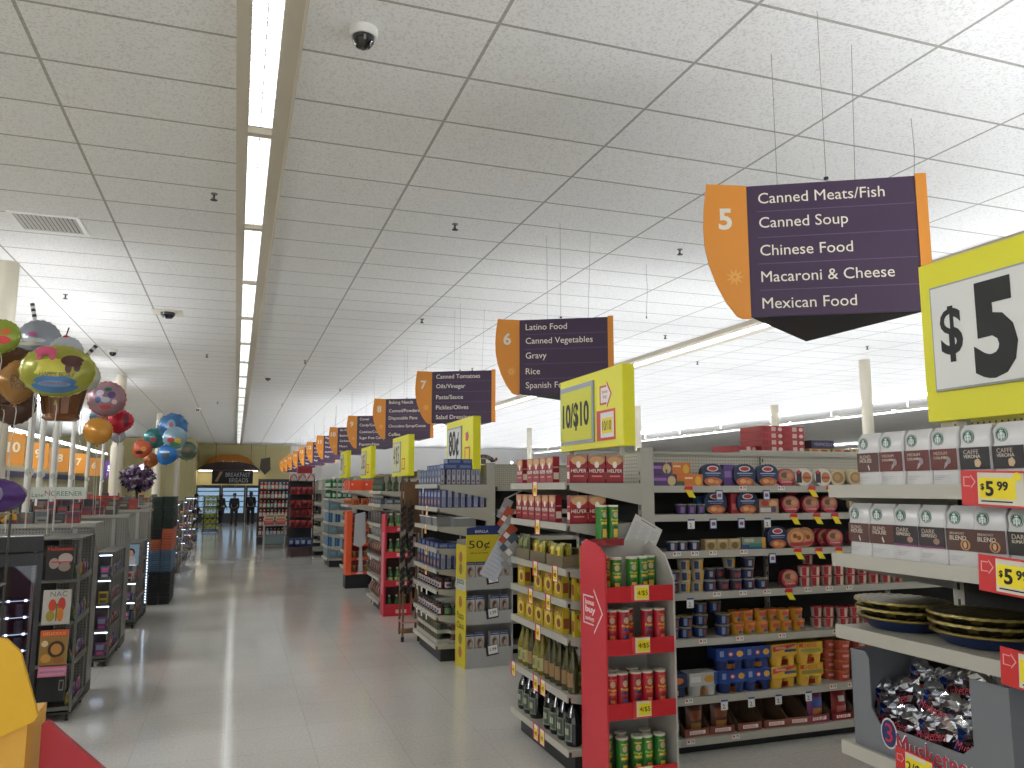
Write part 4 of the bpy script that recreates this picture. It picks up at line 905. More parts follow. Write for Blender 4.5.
def bags(z, lst, where):
    tot = {}; cnt = {}
    for px, k in lst: tot[k] = tot.get(k, 0) + 1
    for px, k in lst:
        i = cnt.get(k, 0); cnt[k] = i + 1
        place('cb' + k, KB[k][1], (2.125, BY(px, 2.13, z + .08), z + .0005), FACE_X + random.uniform(-.06, .06), 'silver coffee bag, %s, %s%s' % (KB[k][0], nth(i, tot[k]), where), 'coffee bag', 'silver coffee bags', ry=0)
bags(S0[0], [(870, 'h'), (893, 'c'), (919, 'c'), (946, 'c'), (977, 'v'), (1011, 'v'), (1050, 'v')], 'top shelf')
bags(S0[1], [(861, 'h'), (884, 'h'), (908, 'e'), (934, 'e'), (963, 'b'), (992, 'b'), (1027, 's')], 'second shelf')
def foil_pan():
    o = empty('foil_pan'); m = MB(); m.lathe([(.1, 0), (.115, .004), (.145, .035)], mat('14264e', .4), 28, (0, 0, 0), sx=.9, sy=1.05); m.build('pan', o)
    m = MB(); g = mat('7a6a34', .35, .5); n = 56; vs = []
    for (r_, z) in ((.145, .0355), (.158, .038), (.155, .046), (.14, .044)):
        for k in range(n): q = 1 + .012 * (k % 2); a = 2 * PI * k / n; vs.append((r_ * q * math.cos(a) * .9, r_ * q * math.sin(a) * 1.05, z + .002 * (k % 2)))
    m.add(vs, [(j * n + k, j * n + (k + 1) % n, (j + 1) * n + (k + 1) % n, (j + 1) * n + k) for j in range(3) for k in range(n)], g, True); m.build('rim', o)
    m = MB(); m.lathe([(.139, .0445), (.12, .047), (0, .047)], mat('3a3628', .2, .4), 28, sx=.9, sy=1.05)
    for k in range(7): m.box(-.08 + .01 * (k % 3), .06, -.1 + k * .03, -.092 + k * .03, .0472, .0476, mat('8a7a3a', .4, .3))
    m.build('lid', o); return o
def foil_lid():
    o = empty('foil_pan'); m = MB(); g = mat('7a6a34', .35, .5); dk = mat('2c281c', .35, .4); n = 56; vs = []
    for (r_, z) in ((.128, .0), (.146, .014), (.158, .016), (.155, .024), (.14, .022)):
        for k in range(n): q = 1 + .012 * (k % 2) * (z > .001); a = 2 * PI * k / n; vs.append((r_ * q * math.cos(a) * .9, r_ * q * math.sin(a) * 1.05, z + .002 * (k % 2)))
    for j in range(4):
        for k in range(n): m.sub(vs, [(j * n + k, j * n + (k + 1) % n, (j + 1) * n + (k + 1) % n, (j + 1) * n + k)], dk if j == 0 and (k // 2) % 3 else g, True)
    m.build('rim', o)
    m = MB(); m.lathe([(.139, .0225), (.12, .0245), (0, .0245)], dk, 28, sx=.9, sy=1.05)
    for k in range(7): m.box(-.08 + .01 * (k % 3), .06, -.1 + k * .03, -.092 + k * .03, .0247, .0252, g)
    m.build('lid', o); return o
for j, (px, X, nm) in enumerate(((903, 2.27, 'left'), (984, 2.27, 'right'))):
    for L in range(3):
        z = S0[2] + .0005 + (0, .0485, .0745)[L]
        place('fp' if L == 0 else 'fpl', foil_pan if L == 0 else foil_lid, (X + .004 * L, BY(px, X, 1.4) + .005 * L, z), .1 * L, 'oval blue pan with gold foil rim, %s of the %s stack' % (('lowest', 'middle', 'topmost')[L], nm), 'pan', 'stacked foil pans', )
def candy_carton():
    o = empty('candy_carton'); W, D, H = .62, .34, .325; g = mat('6e7074', .55); dk = mat('4a3c30', .8); t = .005
    m = MB(); m.prism([(-W / 2, 0), (W / 2, 0), (W / 2, H - .0), (W / 2 - .13, H), (W / 2 - .13, .13), (W / 2 - .17, .095), (-W / 2 + .12, .095), (-W / 2 + .085, .14), (-W / 2 + .085, H - .02), (-W / 2 + .07, H), (-W / 2, H)], 0, t, g, 'y'); fr = m.build('front_panel', o)
    m = MB(); m.box(-W / 2, -W / 2 + t, t, D, 0, H, g); m.box(W / 2 - t, W / 2, t, D, 0, H, g); m.build('side_panel', o)
    m = MB(); m.box(-W / 2 + t, W / 2 - t, D - t, D, 0, H, dk); m.box(-W / 2 + t, W / 2 - t, t, D - t, 0, t, dk); m.build('back_panel', o)
    m = MB(); bl = mat('1c2c60', .5); rd = mat('b82834', .5)
    m.oval(-.15, .075, .036, .05, mat('c8c4c4', .5), -.0001); m.oval(-.15, .075, .031, .044, bl, -.0008); m.text('3', -.15, .077, rd, None, .06, -.0016)
    m.text('Musketeers', .045, .055, WHITE, .335, .068, -.0003, th=.0008); m.text('Musketeers', .045, .055, bl, .325, .062, -.0012, th=.0006); m.text('Musketeers', .045, .055, rd, .318, .054, -.002, th=.0006)
    m.build('printed_name', fr); return o
cy = 2.07
place('cc', candy_carton, (2.115, cy, S0[3] + .0005), FACE_X, 'grey cardboard carton of silver candy bags lettered with a musketeers name', 'carton')
def candy_bag():
    rr = random.Random(11); w, h, d = .2, .15, .06; n = 14; m = MB(); vs = {}
    fm = mat('c4c6cc', .2, .95); br = mat('3c2628', .25, .6); bl = mat('1f3a7a', .25, .6)
    g = [[(rr.uniform(-.007, .007), rr.uniform(-.5, .5)) for _ in range(n + 1)] for _ in range(n + 1)]
    def P(i, j, s_):
        u, v = i / n * 2 - 1, j / n * 2 - 1; b = (1 - abs(u) ** 3) * (1 - abs(v) ** 2.5)
        return (u * w / 2 + g[j][i][0], d / 2 + s_ * b * d / 2 * (1 + g[i][j][1]), (v + 1) / 2 * h + g[i][j][0])
    for i in range(n):
        for j in range(n):
            for s_ in (-1, 1):
                q = [P(i, j, s_), P(i + 1, j, s_), P(i + 1, j + 1, s_), P(i, j + 1, s_)]
                mm = fm
                if s_ < 0 and 4 <= j <= 9 and 3 <= i <= 12: mm = br if rr.random() < .75 else fm
                if s_ < 0 and 4 <= j <= 10 and i in (2, 3): mm = bl
                m.add(q if s_ < 0 else q[::-1], [(0, 1, 2), (0, 2, 3)], mm)
    o = m.build('candy_bag')
    m = MB(); m.text('Musketeers', .012, .078, mat('b03040', .5), .13, .03, -.008, shear=.3, rot=6); m.build('lettering', o)
    return o
cbp = [(-.2, .03, .012, 0, 8), (-.02, .03, .012, -6, -6), (.12, .03, .012, 4, 10), (-.21, .08, .07, 12, -14), (-.07, .08, .085, -8, 12), (.1, .08, .075, 6, -16), (-.19, .15, .13, -10, 10), (.0, .15, .145, 8, -10), (.14, .15, .135, -4, 14), (.0, .22, .09, 0, 4)]
nmz = ['front left', 'front middle', 'front right', 'second row left', 'second row middle', 'second row right', 'top left', 'top middle', 'top right', 'rear']
for i, (lx, ly, lz, a, b) in enumerate(cbp):
    place('cbg', candy_bag, (2.12 + ly, cy - lx, S0[3] + .012 + lz), FACE_X + R(a), 'crinkled silver candy bag in the grey carton, %s' % nmz[i], 'candy bag', 'silver candy bags in the carton', rx=R(-12), ry=R(b))
dkb = pouch('candy_pouch', .16, .12, .06, '221a18', [(.2, .7, .3, .6, '8a7a5a')], foil=True)
for i, px in enumerate((1012, 1035)): place('dkb', dkb, (2.14, BY(px, 2.13, 1.0) - .02, S0[3] + .002), FACE_X, 'dark brown foil candy pouch right of the grey carton, %s' % ('nearer the carton', 'farther right')[i], 'candy pouch', 'dark candy pouches')
gondola(2.83, 9.0, 1.81, [1.864, 1.5, 1.1, .7, .3], 'cream gondola behind the coffee end cap')
gondola(2.83, 9.0, -1.79, [1.864, 1.5, 1.1, .7, .3], 'added cream gondola outside the picture, nearer than the coffee end cap')  # unseen gondola, added to carry one more fill light

# ---------------------------------------------------------------- fifty cent display
def bandage_box(): return boxy('snack_carton', .1, .19, .06, 'b4b0aa', [('r', 0, 1, .82, 1, '22345e'), ('r', .1, .9, .87, .93, '8a98b8'), ('o', .5, .45, .36, .3, '9a8878'), ('o', .45, .5, .2, .18, '5a4038'), ('o', .6, .4, .18, .14, 'b09a88'), ('r', .2, .8, .08, .14, '7a7a80')])()
def fifty_display():
    r = empty('cardboard_display', (2.31, 8.13, 0), R(5)); W, D = .54, .3; g = mat('a8a6a2', .6); yl = mat('c2b020', .55)
    m = MB(); m.box(0, .01, 0, D, 0, 1.25, yl)
    s_ = m.build('side_panel', r); m = MB(); m.T = Matrix.Translation((-.0004, D, 0)) @ Matrix.Rotation(FACE_X, 4, 'Z')
    m.rect(0, D, .78, .9, mat('b8b8b2')); m.text('Pasta', .15, .52, PRN, .2, None, -.0008); m.text('Claus', .15, .42, PRN, .2, None, -.0008); m.text('pasta', .15, .86, PRN, .2, None, -.0008)
    for q, z in enumerate((.15, .28, .66, 1.0, 1.12)): m.oval(.15, z, .05, .06, mat(('9a5a3a', '7a6a30')[q % 2]), -.0002)
    m.build('printed_side', s_)
    m = MB(); m.box(W - .01, W, 0, D, 0, 1.15, g); m.build('side_panel', r)
    m = MB(); m.box(.01, W - .01, D - .01, D, 0, 1.3, g); m.build('back_panel', r)
    for z0, z1 in ((0, .196), (.435, .57), (.79, .925)):
        m = MB(); m.box(.0105, W - .0105, .0105, D - .0105, z1 - .035 - .02, z1 - .035, g); s_ = m.build('shelf', r)
        m = MB(); m.box(.0105, W - .0105, 0, .01, z0, z1, g); m.build('front_lip', s_)
        m = MB(); m.T = Matrix.Translation((.29, -.002, z1 - .02)) @ Matrix.Rotation(R(-7), 4, 'Y'); m.box(-.06, .075, -.004, -.0005, -.06, .045, mat('2a2430')); m.box(-.035, .07, -.006, -.004, -.045, .04, WHITE); m.text('1.99', .02, .0, PRN, .07, None, -.0064); m.build('price_tag', s_)
    m = MB(); m.box(0, W, -.012, -.0005, 1.08, 1.43, yl); m.prism([(0, 1.36), (W, 1.36), (W, 1.43), (W * .6, 1.455), (W * .4, 1.455), (0, 1.43)], -.014, -.0125, mat('1e2f66'), 'y'); h_ = m.build('header_card', r)
    m = MB(); m.text('BARILLA', W * .32, 1.395, WHITE, .15, None, -.0145); m.text('50\u00a2', W * .27, 1.25, PRN, .24, .1, -.0125); m.text('off any two boxes', W * .27, 1.17, PRN, .2, None, -.0125)
    pk = mat('a08a98', .6)
    for s_ in (-1, 1): m.poly([(W * .78 - s_ * .02 - .02, 1.33), (W * .78 - s_ * .02 + .02, 1.33), (W * .78 + s_ * .06 + .02, 1.1), (W * .78 + s_ * .06 - .02, 1.1)][::-1], pk, -.0125 - (.0008 if s_ > 0 else 0), .0006)
    m.oval(W * .78, 1.34, .045, .035, pk, -.0142, .0005)
    m.build('printing', h_)
    return tag(r, 'grey and yellow cardboard pasta display with a 50\u00a2 header', 'display'), r
_, fd = fifty_display()
cc_, ss_ = math.cos(R(5)), math.sin(R(5))
for ti, (z, gx) in enumerate(((.1612, (.06, .17, .34, .45)), (.5352, (.06, .17, .34, .45)), (.8902, (.06, .17, .28, .39, .48)))):
    gx = [g for g in gx if g < .485]
    for i, lx in enumerate(gx):
        ly = .02; place('bb2', bandage_box, (2.31 + lx * cc_ - ly * ss_, 8.13 + lx * ss_ + ly * cc_, z), R(5), 'white and navy pasta carton, %son %s tier of fifty cent display' % (nth(i, len(gx)), ('lowest', 'middle', 'upper')[ti]), 'carton', 'cartons in the fifty cent display')

# ---------------------------------------------------------------- end cap two: pasta boxes and jars
L2 = [1.888, 1.635, 1.425, 1.19, .97, .755, .48, .18]; n2, f2 = 8.53, 9.65
e2 = end_cap(n2, f2, L2, 'cream end cap shelving stacked with slate blue pasta boxes and jars', tags=[(0, 9.2, 'wht'), (1, 9.0, 'ry'), (2, 9.05, 'ry'), (3, 9.0, 'ry'), (4, 9.0, 'ry'), (5, 9.45, 'wht'), (5, 9.2, 'wht'), (5, 8.95, 'wht'), (6, 9.45, 'wht'), (6, 9.2, 'wht'), (6, 8.95, 'wht')])
pas = boxy('pasta_box', .11, .17, .05, '4a566e', [('r', .1, .9, .6, .85, '6a7894'), ('o', .5, .3, .3, .15, 'a0a4ac')], side=[('r', .12, .88, .06, .94, 'a09ca0'), ('r', .3, .7, .6, .9, '6a6e80'), ('r', .3, .7, .15, .3, '7a4a4a')])
pas2 = boxy('pasta_box', .12, .195, .065, '2a3868', [('r', .1, .9, .6, .85, '8a94ac'), ('o', .5, .3, .3, .15, 'b07a4a')], side=[('r', .3, .95, .04, .96, '9a9aa2'), ('r', .4, .85, .1, .6, '7a7e92')])
flat = boxy('pasta_box', .16, .055, .18, '26366a', [('r', .1, .9, .2, .8, '5a6a90')], side=[('r', .1, .9, .2, .8, '7a84a0')])
jar = bottle('sauce_jar', [(.036, 0), (.04, .008), (.04, .085), (.03, .1), (.03, .108)], '4a1c14', (.02, .078, 75), (.033, .103, .122, '2a2a30'), 'b0a8a0', extra=[(-40, 40, .03, .06, '3a3a6a')])
jarg = bottle('sauce_jar', [(.036, 0), (.04, .008), (.04, .085), (.03, .1), (.03, .108)], '2a4a24', (.02, .078, 75), (.033, .103, .122, '2a2a24'), '5a7a50')
def yrow(n, y0, y1): return [y0 + (y1 - y0) * k / (n - 1) for k in range(n)]
def erow(key, fn, z, ys, base, where, cat, group, x=2.13): row(key, fn, [(x, y, z + .0006) for y in ys], FACE_X, base, where, cat, group, jit=.03)
erow('pas', pas, L2[0], yrow(8, 9.58, 8.6), 'slate blue pasta box facing the aisle', 'on the top shelf', 'box', 'pasta boxes')
row('pas', pas, [(2.2 + .056 * k, 8.6, L2[0] + .0006) for k in range(7)], FACE_X, 'slate pasta box showing a white spine', 'on the top shelf', 'box', 'pasta boxes')
row('flat', flat, [(2.2, 8.75 + .17 * k, L2[0] + .172) for k in (4, 3, 2, 1)] , FACE_X, 'pasta box lying on the upright boxes', 'over the top shelf', 'box', 'pasta boxes')
row('flat', flat, [(2.25 + .165 * k, 8.56, L2[0] + .172) for k in range(2)], 0, 'pasta box lying with its end to the camera', 'over the top shelf', 'box', 'pasta boxes')
row('flat', flat, [(2.3 + .165 * k, 8.58, L2[0] + .2285) for k in range(2)], 0, 'topmost pasta box in the pile', 'over the top shelf', 'box', 'pasta boxes')
erow('pas2', pas2, L2[1], yrow(7, 9.57, 8.61), 'navy pasta box facing the aisle', 'on the second shelf', 'box', 'pasta boxes')
row('pas2', pas2, [(2.2 + .075 * k, 8.61, L2[1] + .0006) for k in range(6)], FACE_X, 'navy pasta box showing a pale spine', 'on the second shelf', 'box', 'pasta boxes')
def bin_():
    o = empty('clear_bin'); m = MB(); c = mat('9a9c9c', .2, trans=.3)
    for (a, b, e) in ((-1, -.12, 0), (1, .12, 0)): m.prism([(0, 0), (.2, 0), (.215, .1), (-.015, .1)], b - .002, b + .002, c, 'x')
    m.prism([(-.12, 0), (.12, 0), (.13, .1), (-.13, .1)], -.002, .002, c, 'y'); m.prism([(-.12, 0), (.12, 0), (.13, .1), (-.13, .1)], .2, .204, c, 'y'); m.box(-.12, .12, 0, .2, 0, .004, c); m.build('tub', o)
    m = MB(); m.box(-.135, .135, -.02, -.01, .092, .102, WHITE); m.box(-.135, .135, .21, .22, .092, .102, WHITE); m.build('rim', o)
    m = MB(); m.box(-.1, .1, .02, .19, .005, .06, mat('8a8a90', .7)); m.build('contents', o); return o
erow('bin', bin_, L2[2], [9.45, 9.15, 8.85], 'clear plastic tub facing the aisle', 'on the third shelf', 'tub', 'clear tubs', x=2.15)
row('bin', bin_, [(2.42, 8.56, L2[2] + .0006)], 0, 'clear plastic tub with white rim nearest the camera', 'on the third shelf', 'tub', 'clear tubs')
erow('flat', flat, L2[3], yrow(5, 9.55, 8.7), 'flat navy pasta box', 'on the fourth shelf', 'box', 'pasta boxes')
row('flat', flat, [(2.3 + .17 * k, 8.56, L2[3] + .0006) for k in range(2)], 0, 'flat navy pasta box turned to the camera', 'on the fourth shelf', 'box', 'pasta boxes')
erow('pas2', pas2, L2[4], yrow(7, 9.57, 8.61), 'navy pasta box facing the aisle', 'on the fifth shelf', 'box', 'pasta boxes')
row('pas2', pas2, [(2.2 + .075 * k, 8.61, L2[4] + .0006) for k in range(4)], FACE_X, 'navy pasta box showing a pale spine', 'on the fifth shelf', 'box', 'pasta boxes')
for q, z in ((5, 'sixth'), (6, 'seventh')):
    erow('jar' if q == 5 else 'jar', jar, L2[q], yrow(9, 9.58, 8.62), 'dark red sauce jar', 'on the %s shelf facing the aisle' % z, 'jar', 'sauce jars')
    row('jarg' if q == 6 else 'jar', jarg if q == 6 else jar, [(2.24 + .11 * k, 8.55, L2[q] + .0006) for k in range(3)], 0, ('green' if q == 6 else 'dark red') + ' sauce jar at the near end', 'on the %s shelf' % z, 'jar', 'sauce jars')
def jar_case():
    o = empty('jar_case'); m = MB(); m.box(-.15, .15, 0, .2, 0, .035, mat('a8a498', .7)); m.build('tray', o)
    for k in range(4):
        m = MB(); m.lathe([(.03, .0355), (.032, .085), (.028, .09)], mat('3a4a34' if k % 2 else '5a4030', .3), 12, (-.11 + .073 * k, .035, 0)); m.lathe([(.03, .09), (.03, .1)], mat('7a6a4a', .4), 12, (-.11 + .073 * k, .035, 0)); m.build('jar', o)
    return o
for L in range(2):
    erow('jc', jar_case, L2[7] + L * .1012, [9.45, 9.12, 8.79], 'tray of small green and brown jars, %s layer' % ('lower', 'upper')[L], 'on the bottom shelf', 'tray', 'jar trays')
    row('jc', jar_case, [(2.42, 8.56, L2[7] + .0006 + L * .1012)], 0, 'tray of small jars turned to the camera, %s layer' % ('lower', 'upper')[L], 'on the bottom shelf', 'tray', 'jar trays')
gondola(2.83, 15.0, 9.09, [1.864, 1.6, 1.3, 1.0, .7, .38, .105], 'cream gondola behind the pasta end cap')
def arch_sign():
    r = empty('arched_sign', (2.6, 9.05, 2.1335)); m = MB(); n = 12
    def arc(r0, c): m.prism([(.18 + (.2 + r0) * math.sin(R(-52 + 104 * k / n)), -.09 + (.2 + r0) * math.cos(R(-52 + 104 * k / n))) for k in range(n + 1)] + [(.18 + (.13 - r0) * math.sin(R(52 - 104 * k / n)), -.06 + (.13 - r0) * math.cos(R(52 - 104 * k / n))) for k in range(n + 1)], 0 - (0 if r0 else .003), .004, c, 'y')
    arc(.008, mat('c8c4bc')); arc(0, mat('1e2238')); m.build('board', r)
    m = MB(); m.text("EST SAUER'S", .18, .085, mat('c8a8a0'), .26, None, -.004, th=.001, arc=1.6); m.build('lettering', r)
    m = MB(); m.box(.15, .21, -.001, .004, 0, .06, mat('5a5a3a')); m.oval(.34, .06, .015, .02, mat('a02028'), 0, .004); m.build('foot', r)
    return tag(r, 'small arched navy sign with cream lettering on top of the pasta gondola', 'sign')
arch_sign()
# things hung and leant between the end caps
def clip_flyers():
    r = empty('clip_strip', (2.06, 6.12, 0)); cs = ['8c8c8c', 'a8482a', '9a9a96', 'a8482a', '4a5a64', '9a968e']
    m = MB(); m.tube([(.0, -.0, 1.76), (.3, .0, 1.9)], .006, SHELF); m.build('arm', r)
    for k in range(7):
        m = MB(); m.T = Matrix.Translation((.03 + .012 * k, 0, 1.74 - .07 * k)) @ Matrix.Rotation(R(28 + 4 * k), 4, 'Y'); m.box(-.038, .038, -.01 - .004 * k, -.007 - .004 * k, -.15, .02, mat(cs[k % 6], .5)); m.box(-.03, .03, -.0115 - .004 * k, -.0102 - .004 * k, -.1, -.06, mat(('a8a8a8', 'd8d4cc')[k % 2], .5)); m.build('packet', r)
    return tag(r, 'clip strip of orange and white packets hanging behind the dinner mix end cap', 'clip strip')
clip_flyers()
m = MB(); m.T = Matrix.Translation((2.03, 6.22, 1.28)) @ Matrix.Rotation(R(30), 4, 'Y'); m.box(-.07, .08, 0, .003, -.17, .17, mat('b8bcc4', .5))
for k in range(8): m.rect(-.05, .05, -.14 + k * .035, -.137 + k * .035, mat('8a8e98'), -.0002)
tag(m.build('paper_flyer'), 'pale blue grey paper flyer slanting beneath the orange clip strip', 'flyer')
def stand():
    r = empty('wooden_stand', (1.98, 9.78, 0)); wd = mat('6e4e30', .7, noise=.1)
    for x in (0, .2):
        for y in (0, .2): m = MB(); m.box(x, x + .022, y, y + .022, .06, 1.95, wd); m.build('post', r)
    m = MB(); m.box(.0225, .1995, .005, .015, 1.3, 1.93, wd); m.build('board', r)
    m = MB(); m.box(-.005, .23, -.005, .23, .1, .12, wd); m.box(-.005, .23, -.005, .23, .22, .235, mat('a07a74', .7)); m.build('tray', r)
    for x in (.01, .21): m = MB(); m.lathe([(.02, 0), (.02, .059)], BLACK, 10, (x, .01, 0)); m.build('foot', r)
    return tag(r, 'brown wooden stand with slim posts beyond the pasta end cap', 'stand')
stand()
def tail(k):
    m = MB(); st = [mat('15161a', .7), mat('7c7a74', .7)]
    for j in range(14):
        z = 1.6 - j * .075; m.prism([(-.03, z), (.03, z + .05), (.035, z - .0), (-.025, z - .05)], 0, .02, st[(j + 1) % 5 == 0], 'y')
    m.tube([(0, .01, 1.7), (0, .01, .6)], .008, st[0]); return m.build('striped_scarf')
for k, x in enumerate((1.96, 2.05)): place('tl', lambda: tail(0), (x, 9.72 - .03 * k, 0), 0, 'black and grey barred scarf hanging on the wooden stand, %s' % ('left one', 'right one')[k], 'scarf', 'scarves on the stand')

# ---------------------------------------------------------------- farther end caps
L3 = [1.8, 1.6, 1.3, 1.1, .8, .5, .16]
def slab(key, name, w, h, d, c, dec=()): return (key, boxy(name, w, h, d, c, dec))
e3 = end_cap(12.13, 13.25, L3, 'end cap shelving with dark green bottles on top beyond the pasta', tags=[(0, 12.9, 'ry'), (1, 12.8, 'ry'), (2, 12.9, 'ry'), (4, 12.9, 'wht'), (5, 12.7, 'wht'), (6, 12.6, 'wht')])
gb = bottle('green_bottle', [(.035, 0), (.038, .01), (.038, .12), (.016, .18), (.014, .23)], '16301a', (.03, .1, 60), (.016, .22, .235, 'a8742a'), '3a4a2a')
gd = boxy('grey_pack', .1, .09, .1, '55595c', [('r', .1, .9, .3, .7, '8c9094')]); tl = boxy('tall_pack', .12, .19, .08, '4c4640', [('r', .1, .9, .5, .9, '6a6058')])
wb_ = pouch('white_bag', .16, .14, .09, '8c8a86'); rb_ = pouch('brown_bag', .15, .22, .1, '4e2a22', [(.2, .8, .4, .8, '7c5a46'), (.3, .7, .15, .35, '8e3a30')])
nm3 = 'on %s shelf, green bottle end cap'
def fill(key, fn, z, yn, yf, n, lab, where, cat, grp, near=0, dx=.11):
    erow(key, fn, z, yrow(n if not near else max(3, n - 1), yf - (.15 if key == 'oc' else .08), yn + (.26 if near else .08) + (.08 if key == 'oc' else 0)), lab, where, cat, grp)
    if near: row(key, fn, [(2.24 + dx * k, yn + .03, z + .0006) for k in range(near)], 0, lab + ', near end', where, cat, grp)
fill('gb', gb, L3[0], 12.13, 13.25, 10, 'dark green bottle', nm3 % 'top', 'bottle', 'green bottles', 4, .1)
fill('gd', gd, L3[1], 12.13, 13.25, 7, 'small grey pack', nm3 % 'second', 'pack', 'grey packs', 3, .12)
fill('tlp', tl, L3[2], 12.13, 13.25, 7, 'tall brown grey pack', nm3 % 'third', 'pack', 'tall packs', 3, .13)
fill('wb_', wb_, L3[3], 12.13, 13.25, 5, 'soft white bag', nm3 % 'fourth', 'bag', 'white bags', 2, .18)
for q, t in ((4, 'fifth'), (5, 'sixth'), (6, 'bottom')): fill('rb_', rb_, L3[q], 12.13, 13.25, 6, 'red brown bag', nm3 % t, 'bag', 'red brown bags', 2, .17)
L4 = [1.8, 1.52, 1.2, .9, .6, .3]
end_cap(15.73, 16.85, L4, 'end cap shelving with an orange carton row on top')
oc = boxy('orange_carton', .27, .2, .2, 'd8481c', [('o', .2, .6, .08, .1, 'e8b0a0')]); fill('oc', oc, L4[0], 15.73, 16.85, 4, 'bright orange carton', 'on the top shelf', 'carton', 'orange cartons', 2, .28)
ob = pouch('orange_bag', .15, .13, .09, 'b05a2c', [(.2, .8, .3, .7, '8c3a20')]); fill('ob', ob, L4[1], 15.73, 16.85, 6, 'orange bag', 'on the second shelf', 'bag', 'orange bags', 3, .17)
for q, t in ((2, 'third'), (3, 'fourth'), (4, 'fifth'), (5, 'bottom')): fill('rb_' if q % 2 else 'gd2', rb_ if q % 2 else boxy('mixed_pack', .12, .16, .1, '5a4a52', [('r', .1, .9, .4, .8, '9a5a4a')]), L4[q], 15.73, 16.85, 6, 'red brown bag' if q % 2 else 'plum coloured pack', 'on the %s shelf below orange cartons' % t, 'pack', 'packs under the orange cartons', 2, .16)
L5 = [1.85, 1.6, 1.32, 1.04, .76, .48, .2]
end_cap(19.33, 20.45, L5, 'end cap shelving of green bottles over blue and white packs')
gl2 = bottle('green_bottle', [(.045, 0), (.05, .01), (.05, .15), (.02, .2), (.015, .22)], '1c5a30', (.04, .12, 60), (.018, .21, .23, 'c8c8c0'), '9ab0a0')
for q, t in ((0, 'top'), (1, 'second')): fill('gl2', gl2, L5[q], 19.33, 20.45, 8, 'bright green bottle with pale label', 'on the %s shelf' % t, 'bottle', 'bright green bottles', 4, .12)
bw = boxy('paper_pack', .16, .22, .12, '1f557f', [('r', .3, .7, 0, 1, '8c9aa4')]); ww = boxy('paper_pack', .16, .22, .12, '6a7476', [('r', .1, .9, .4, .7, '5a8a9a')])
for q in range(2, 7): fill('bw' if q % 2 else 'ww', bw if q % 2 else ww, L5[q], 19.33, 20.45, 6, 'blue striped paper pack' if q % 2 else 'pale paper pack', 'on the %s shelf' % ('third', 'fourth', 'fifth', 'sixth', 'bottom')[q - 2], 'pack', 'paper packs', 3, .18)
words_ = ['', '', '', 'third', 'fourth', 'fifth', 'sixth', 'seventh', 'eighth', 'ninth', 'tenth', 'eleventh', 'twelfth']
for k in range(3, 12):
    gondola(2.83, 18.0, 5.49 + 3.6 * (k - 1), [1.8, 1.4, 1.0, .6, .15], 'distant cream gondola, %s away from the meal gondola' % words_[k])
    if k > 5: end_cap(4.93 + 3.6 * (k - 1), 6.05 + 3.6 * (k - 1), [1.8, 1.4, 1.0, .6, .15], 'distant end cap shelving, %s away from the entrance' % words_[k])
# red stand of green bottles
def red_stand():
    r = empty('cardboard_display', (2.1, 11.75, 0)); W, D = .42, .3; rd = mat('b01e34', .5)
    m = MB(); m.box(0, .03, 0, D, 0, 1.46, rd); s_ = m.build('side_panel', r); m = MB(); m.T = Matrix.Translation((-.0004, D, 0)) @ Matrix.Rotation(FACE_X, 4, 'Z'); m.rect(.08, .22, .3, 1.2, mat('c87a84')); m.build('printed_strip', s_)
    m = MB(); m.box(W - .012, W, 0, D, 0, 1.3, mat('8a5a40')); m.build('side_panel', r); m = MB(); m.box(.03, W - .012, D - .01, D, 0, 1.35, mat('4a3428')); m.build('back_panel', r)
    for z in (.02, .42, .83, 1.2):
        m = MB(); m.box(.0305, W - .0125, .01, D - .0105, z, z + .01, rd); s_ = m.build('shelf', r); m = MB(); m.box(.0305, W - .0125, 0, .0095, z - (.02 if z < .1 else 0), z + (.15 if z < .1 else .09), mat('b81a2c', .5)); m.rect(.18, .34, z + .02, z + .07, mat('d8a0a0'), -.0005); m.build('front_lip', s_)
    return tag(r, 'red cardboard display of green bottles with pink strip on its side', 'display')
red_stand()
gh = bottle('soda_bottle', [(.045, 0), (.048, .02), (.046, .15), (.02, .22), (.017, .25)], '2e5a2c', (.05, .12, 60), (.02, .24, .262, 'c0bc98'), '8aa060')
for q, z in enumerate((.0305, .4305, .8405, 1.2105)): row('gh', gh, [(2.2 + .11 * k, 11.79, z) for k in range(3)], 0, 'green soda bottle', 'on the %s tier of the red display' % ('lowest', 'second', 'third', 'top')[q], 'bottle', 'soda bottles in the red display')
def orange_stand():
    r = empty('cardboard_display', (2.0, 15.2, 0)); W, D = .42, .35; o_ = mat('d2501e', .5)
    m = MB(); m.box(0, .1, 0, D, .24, 1.42, o_); m.build('side_panel', r); m = MB(); m.box(0, W, 0, D, 0, .239, BLACK); m.build('base', r)
    m = MB(); m.box(.101, W, D - .02, D, .24, 1.3, mat('8c2c20')); m.build('back_panel', r)
    for z in (.3, .56, .82, 1.08):
        m = MB(); m.box(.101, W, 0, D - .021, z - .05, z, mat('b83a24', .5)); s_ = m.build('shelf', r); m = MB(); m.rect(.2, .32, z - .04, z - .01, mat('d8b0a8'), -.0002); m.build('price_tag', s_)
    return tag(r, 'orange cardboard display on a black base before the orange carton end cap', 'display')
orange_stand()
tub = cup('snack_tub', .045, .11, '5a5a30', '8a8a60', [(-40, 40, .2, .8, '9a4a2a')])
for q, z in enumerate((.3005, .5605, .8205, 1.0805)): row('tub', tub, [(2.16 + .11 * k, 15.24, z) for k in range(3)], 0, 'olive snack tub', 'on the %s tier of the orange display' % ('lowest', 'second', 'third', 'top')[q], 'tub', 'snack tubs in the orange display')
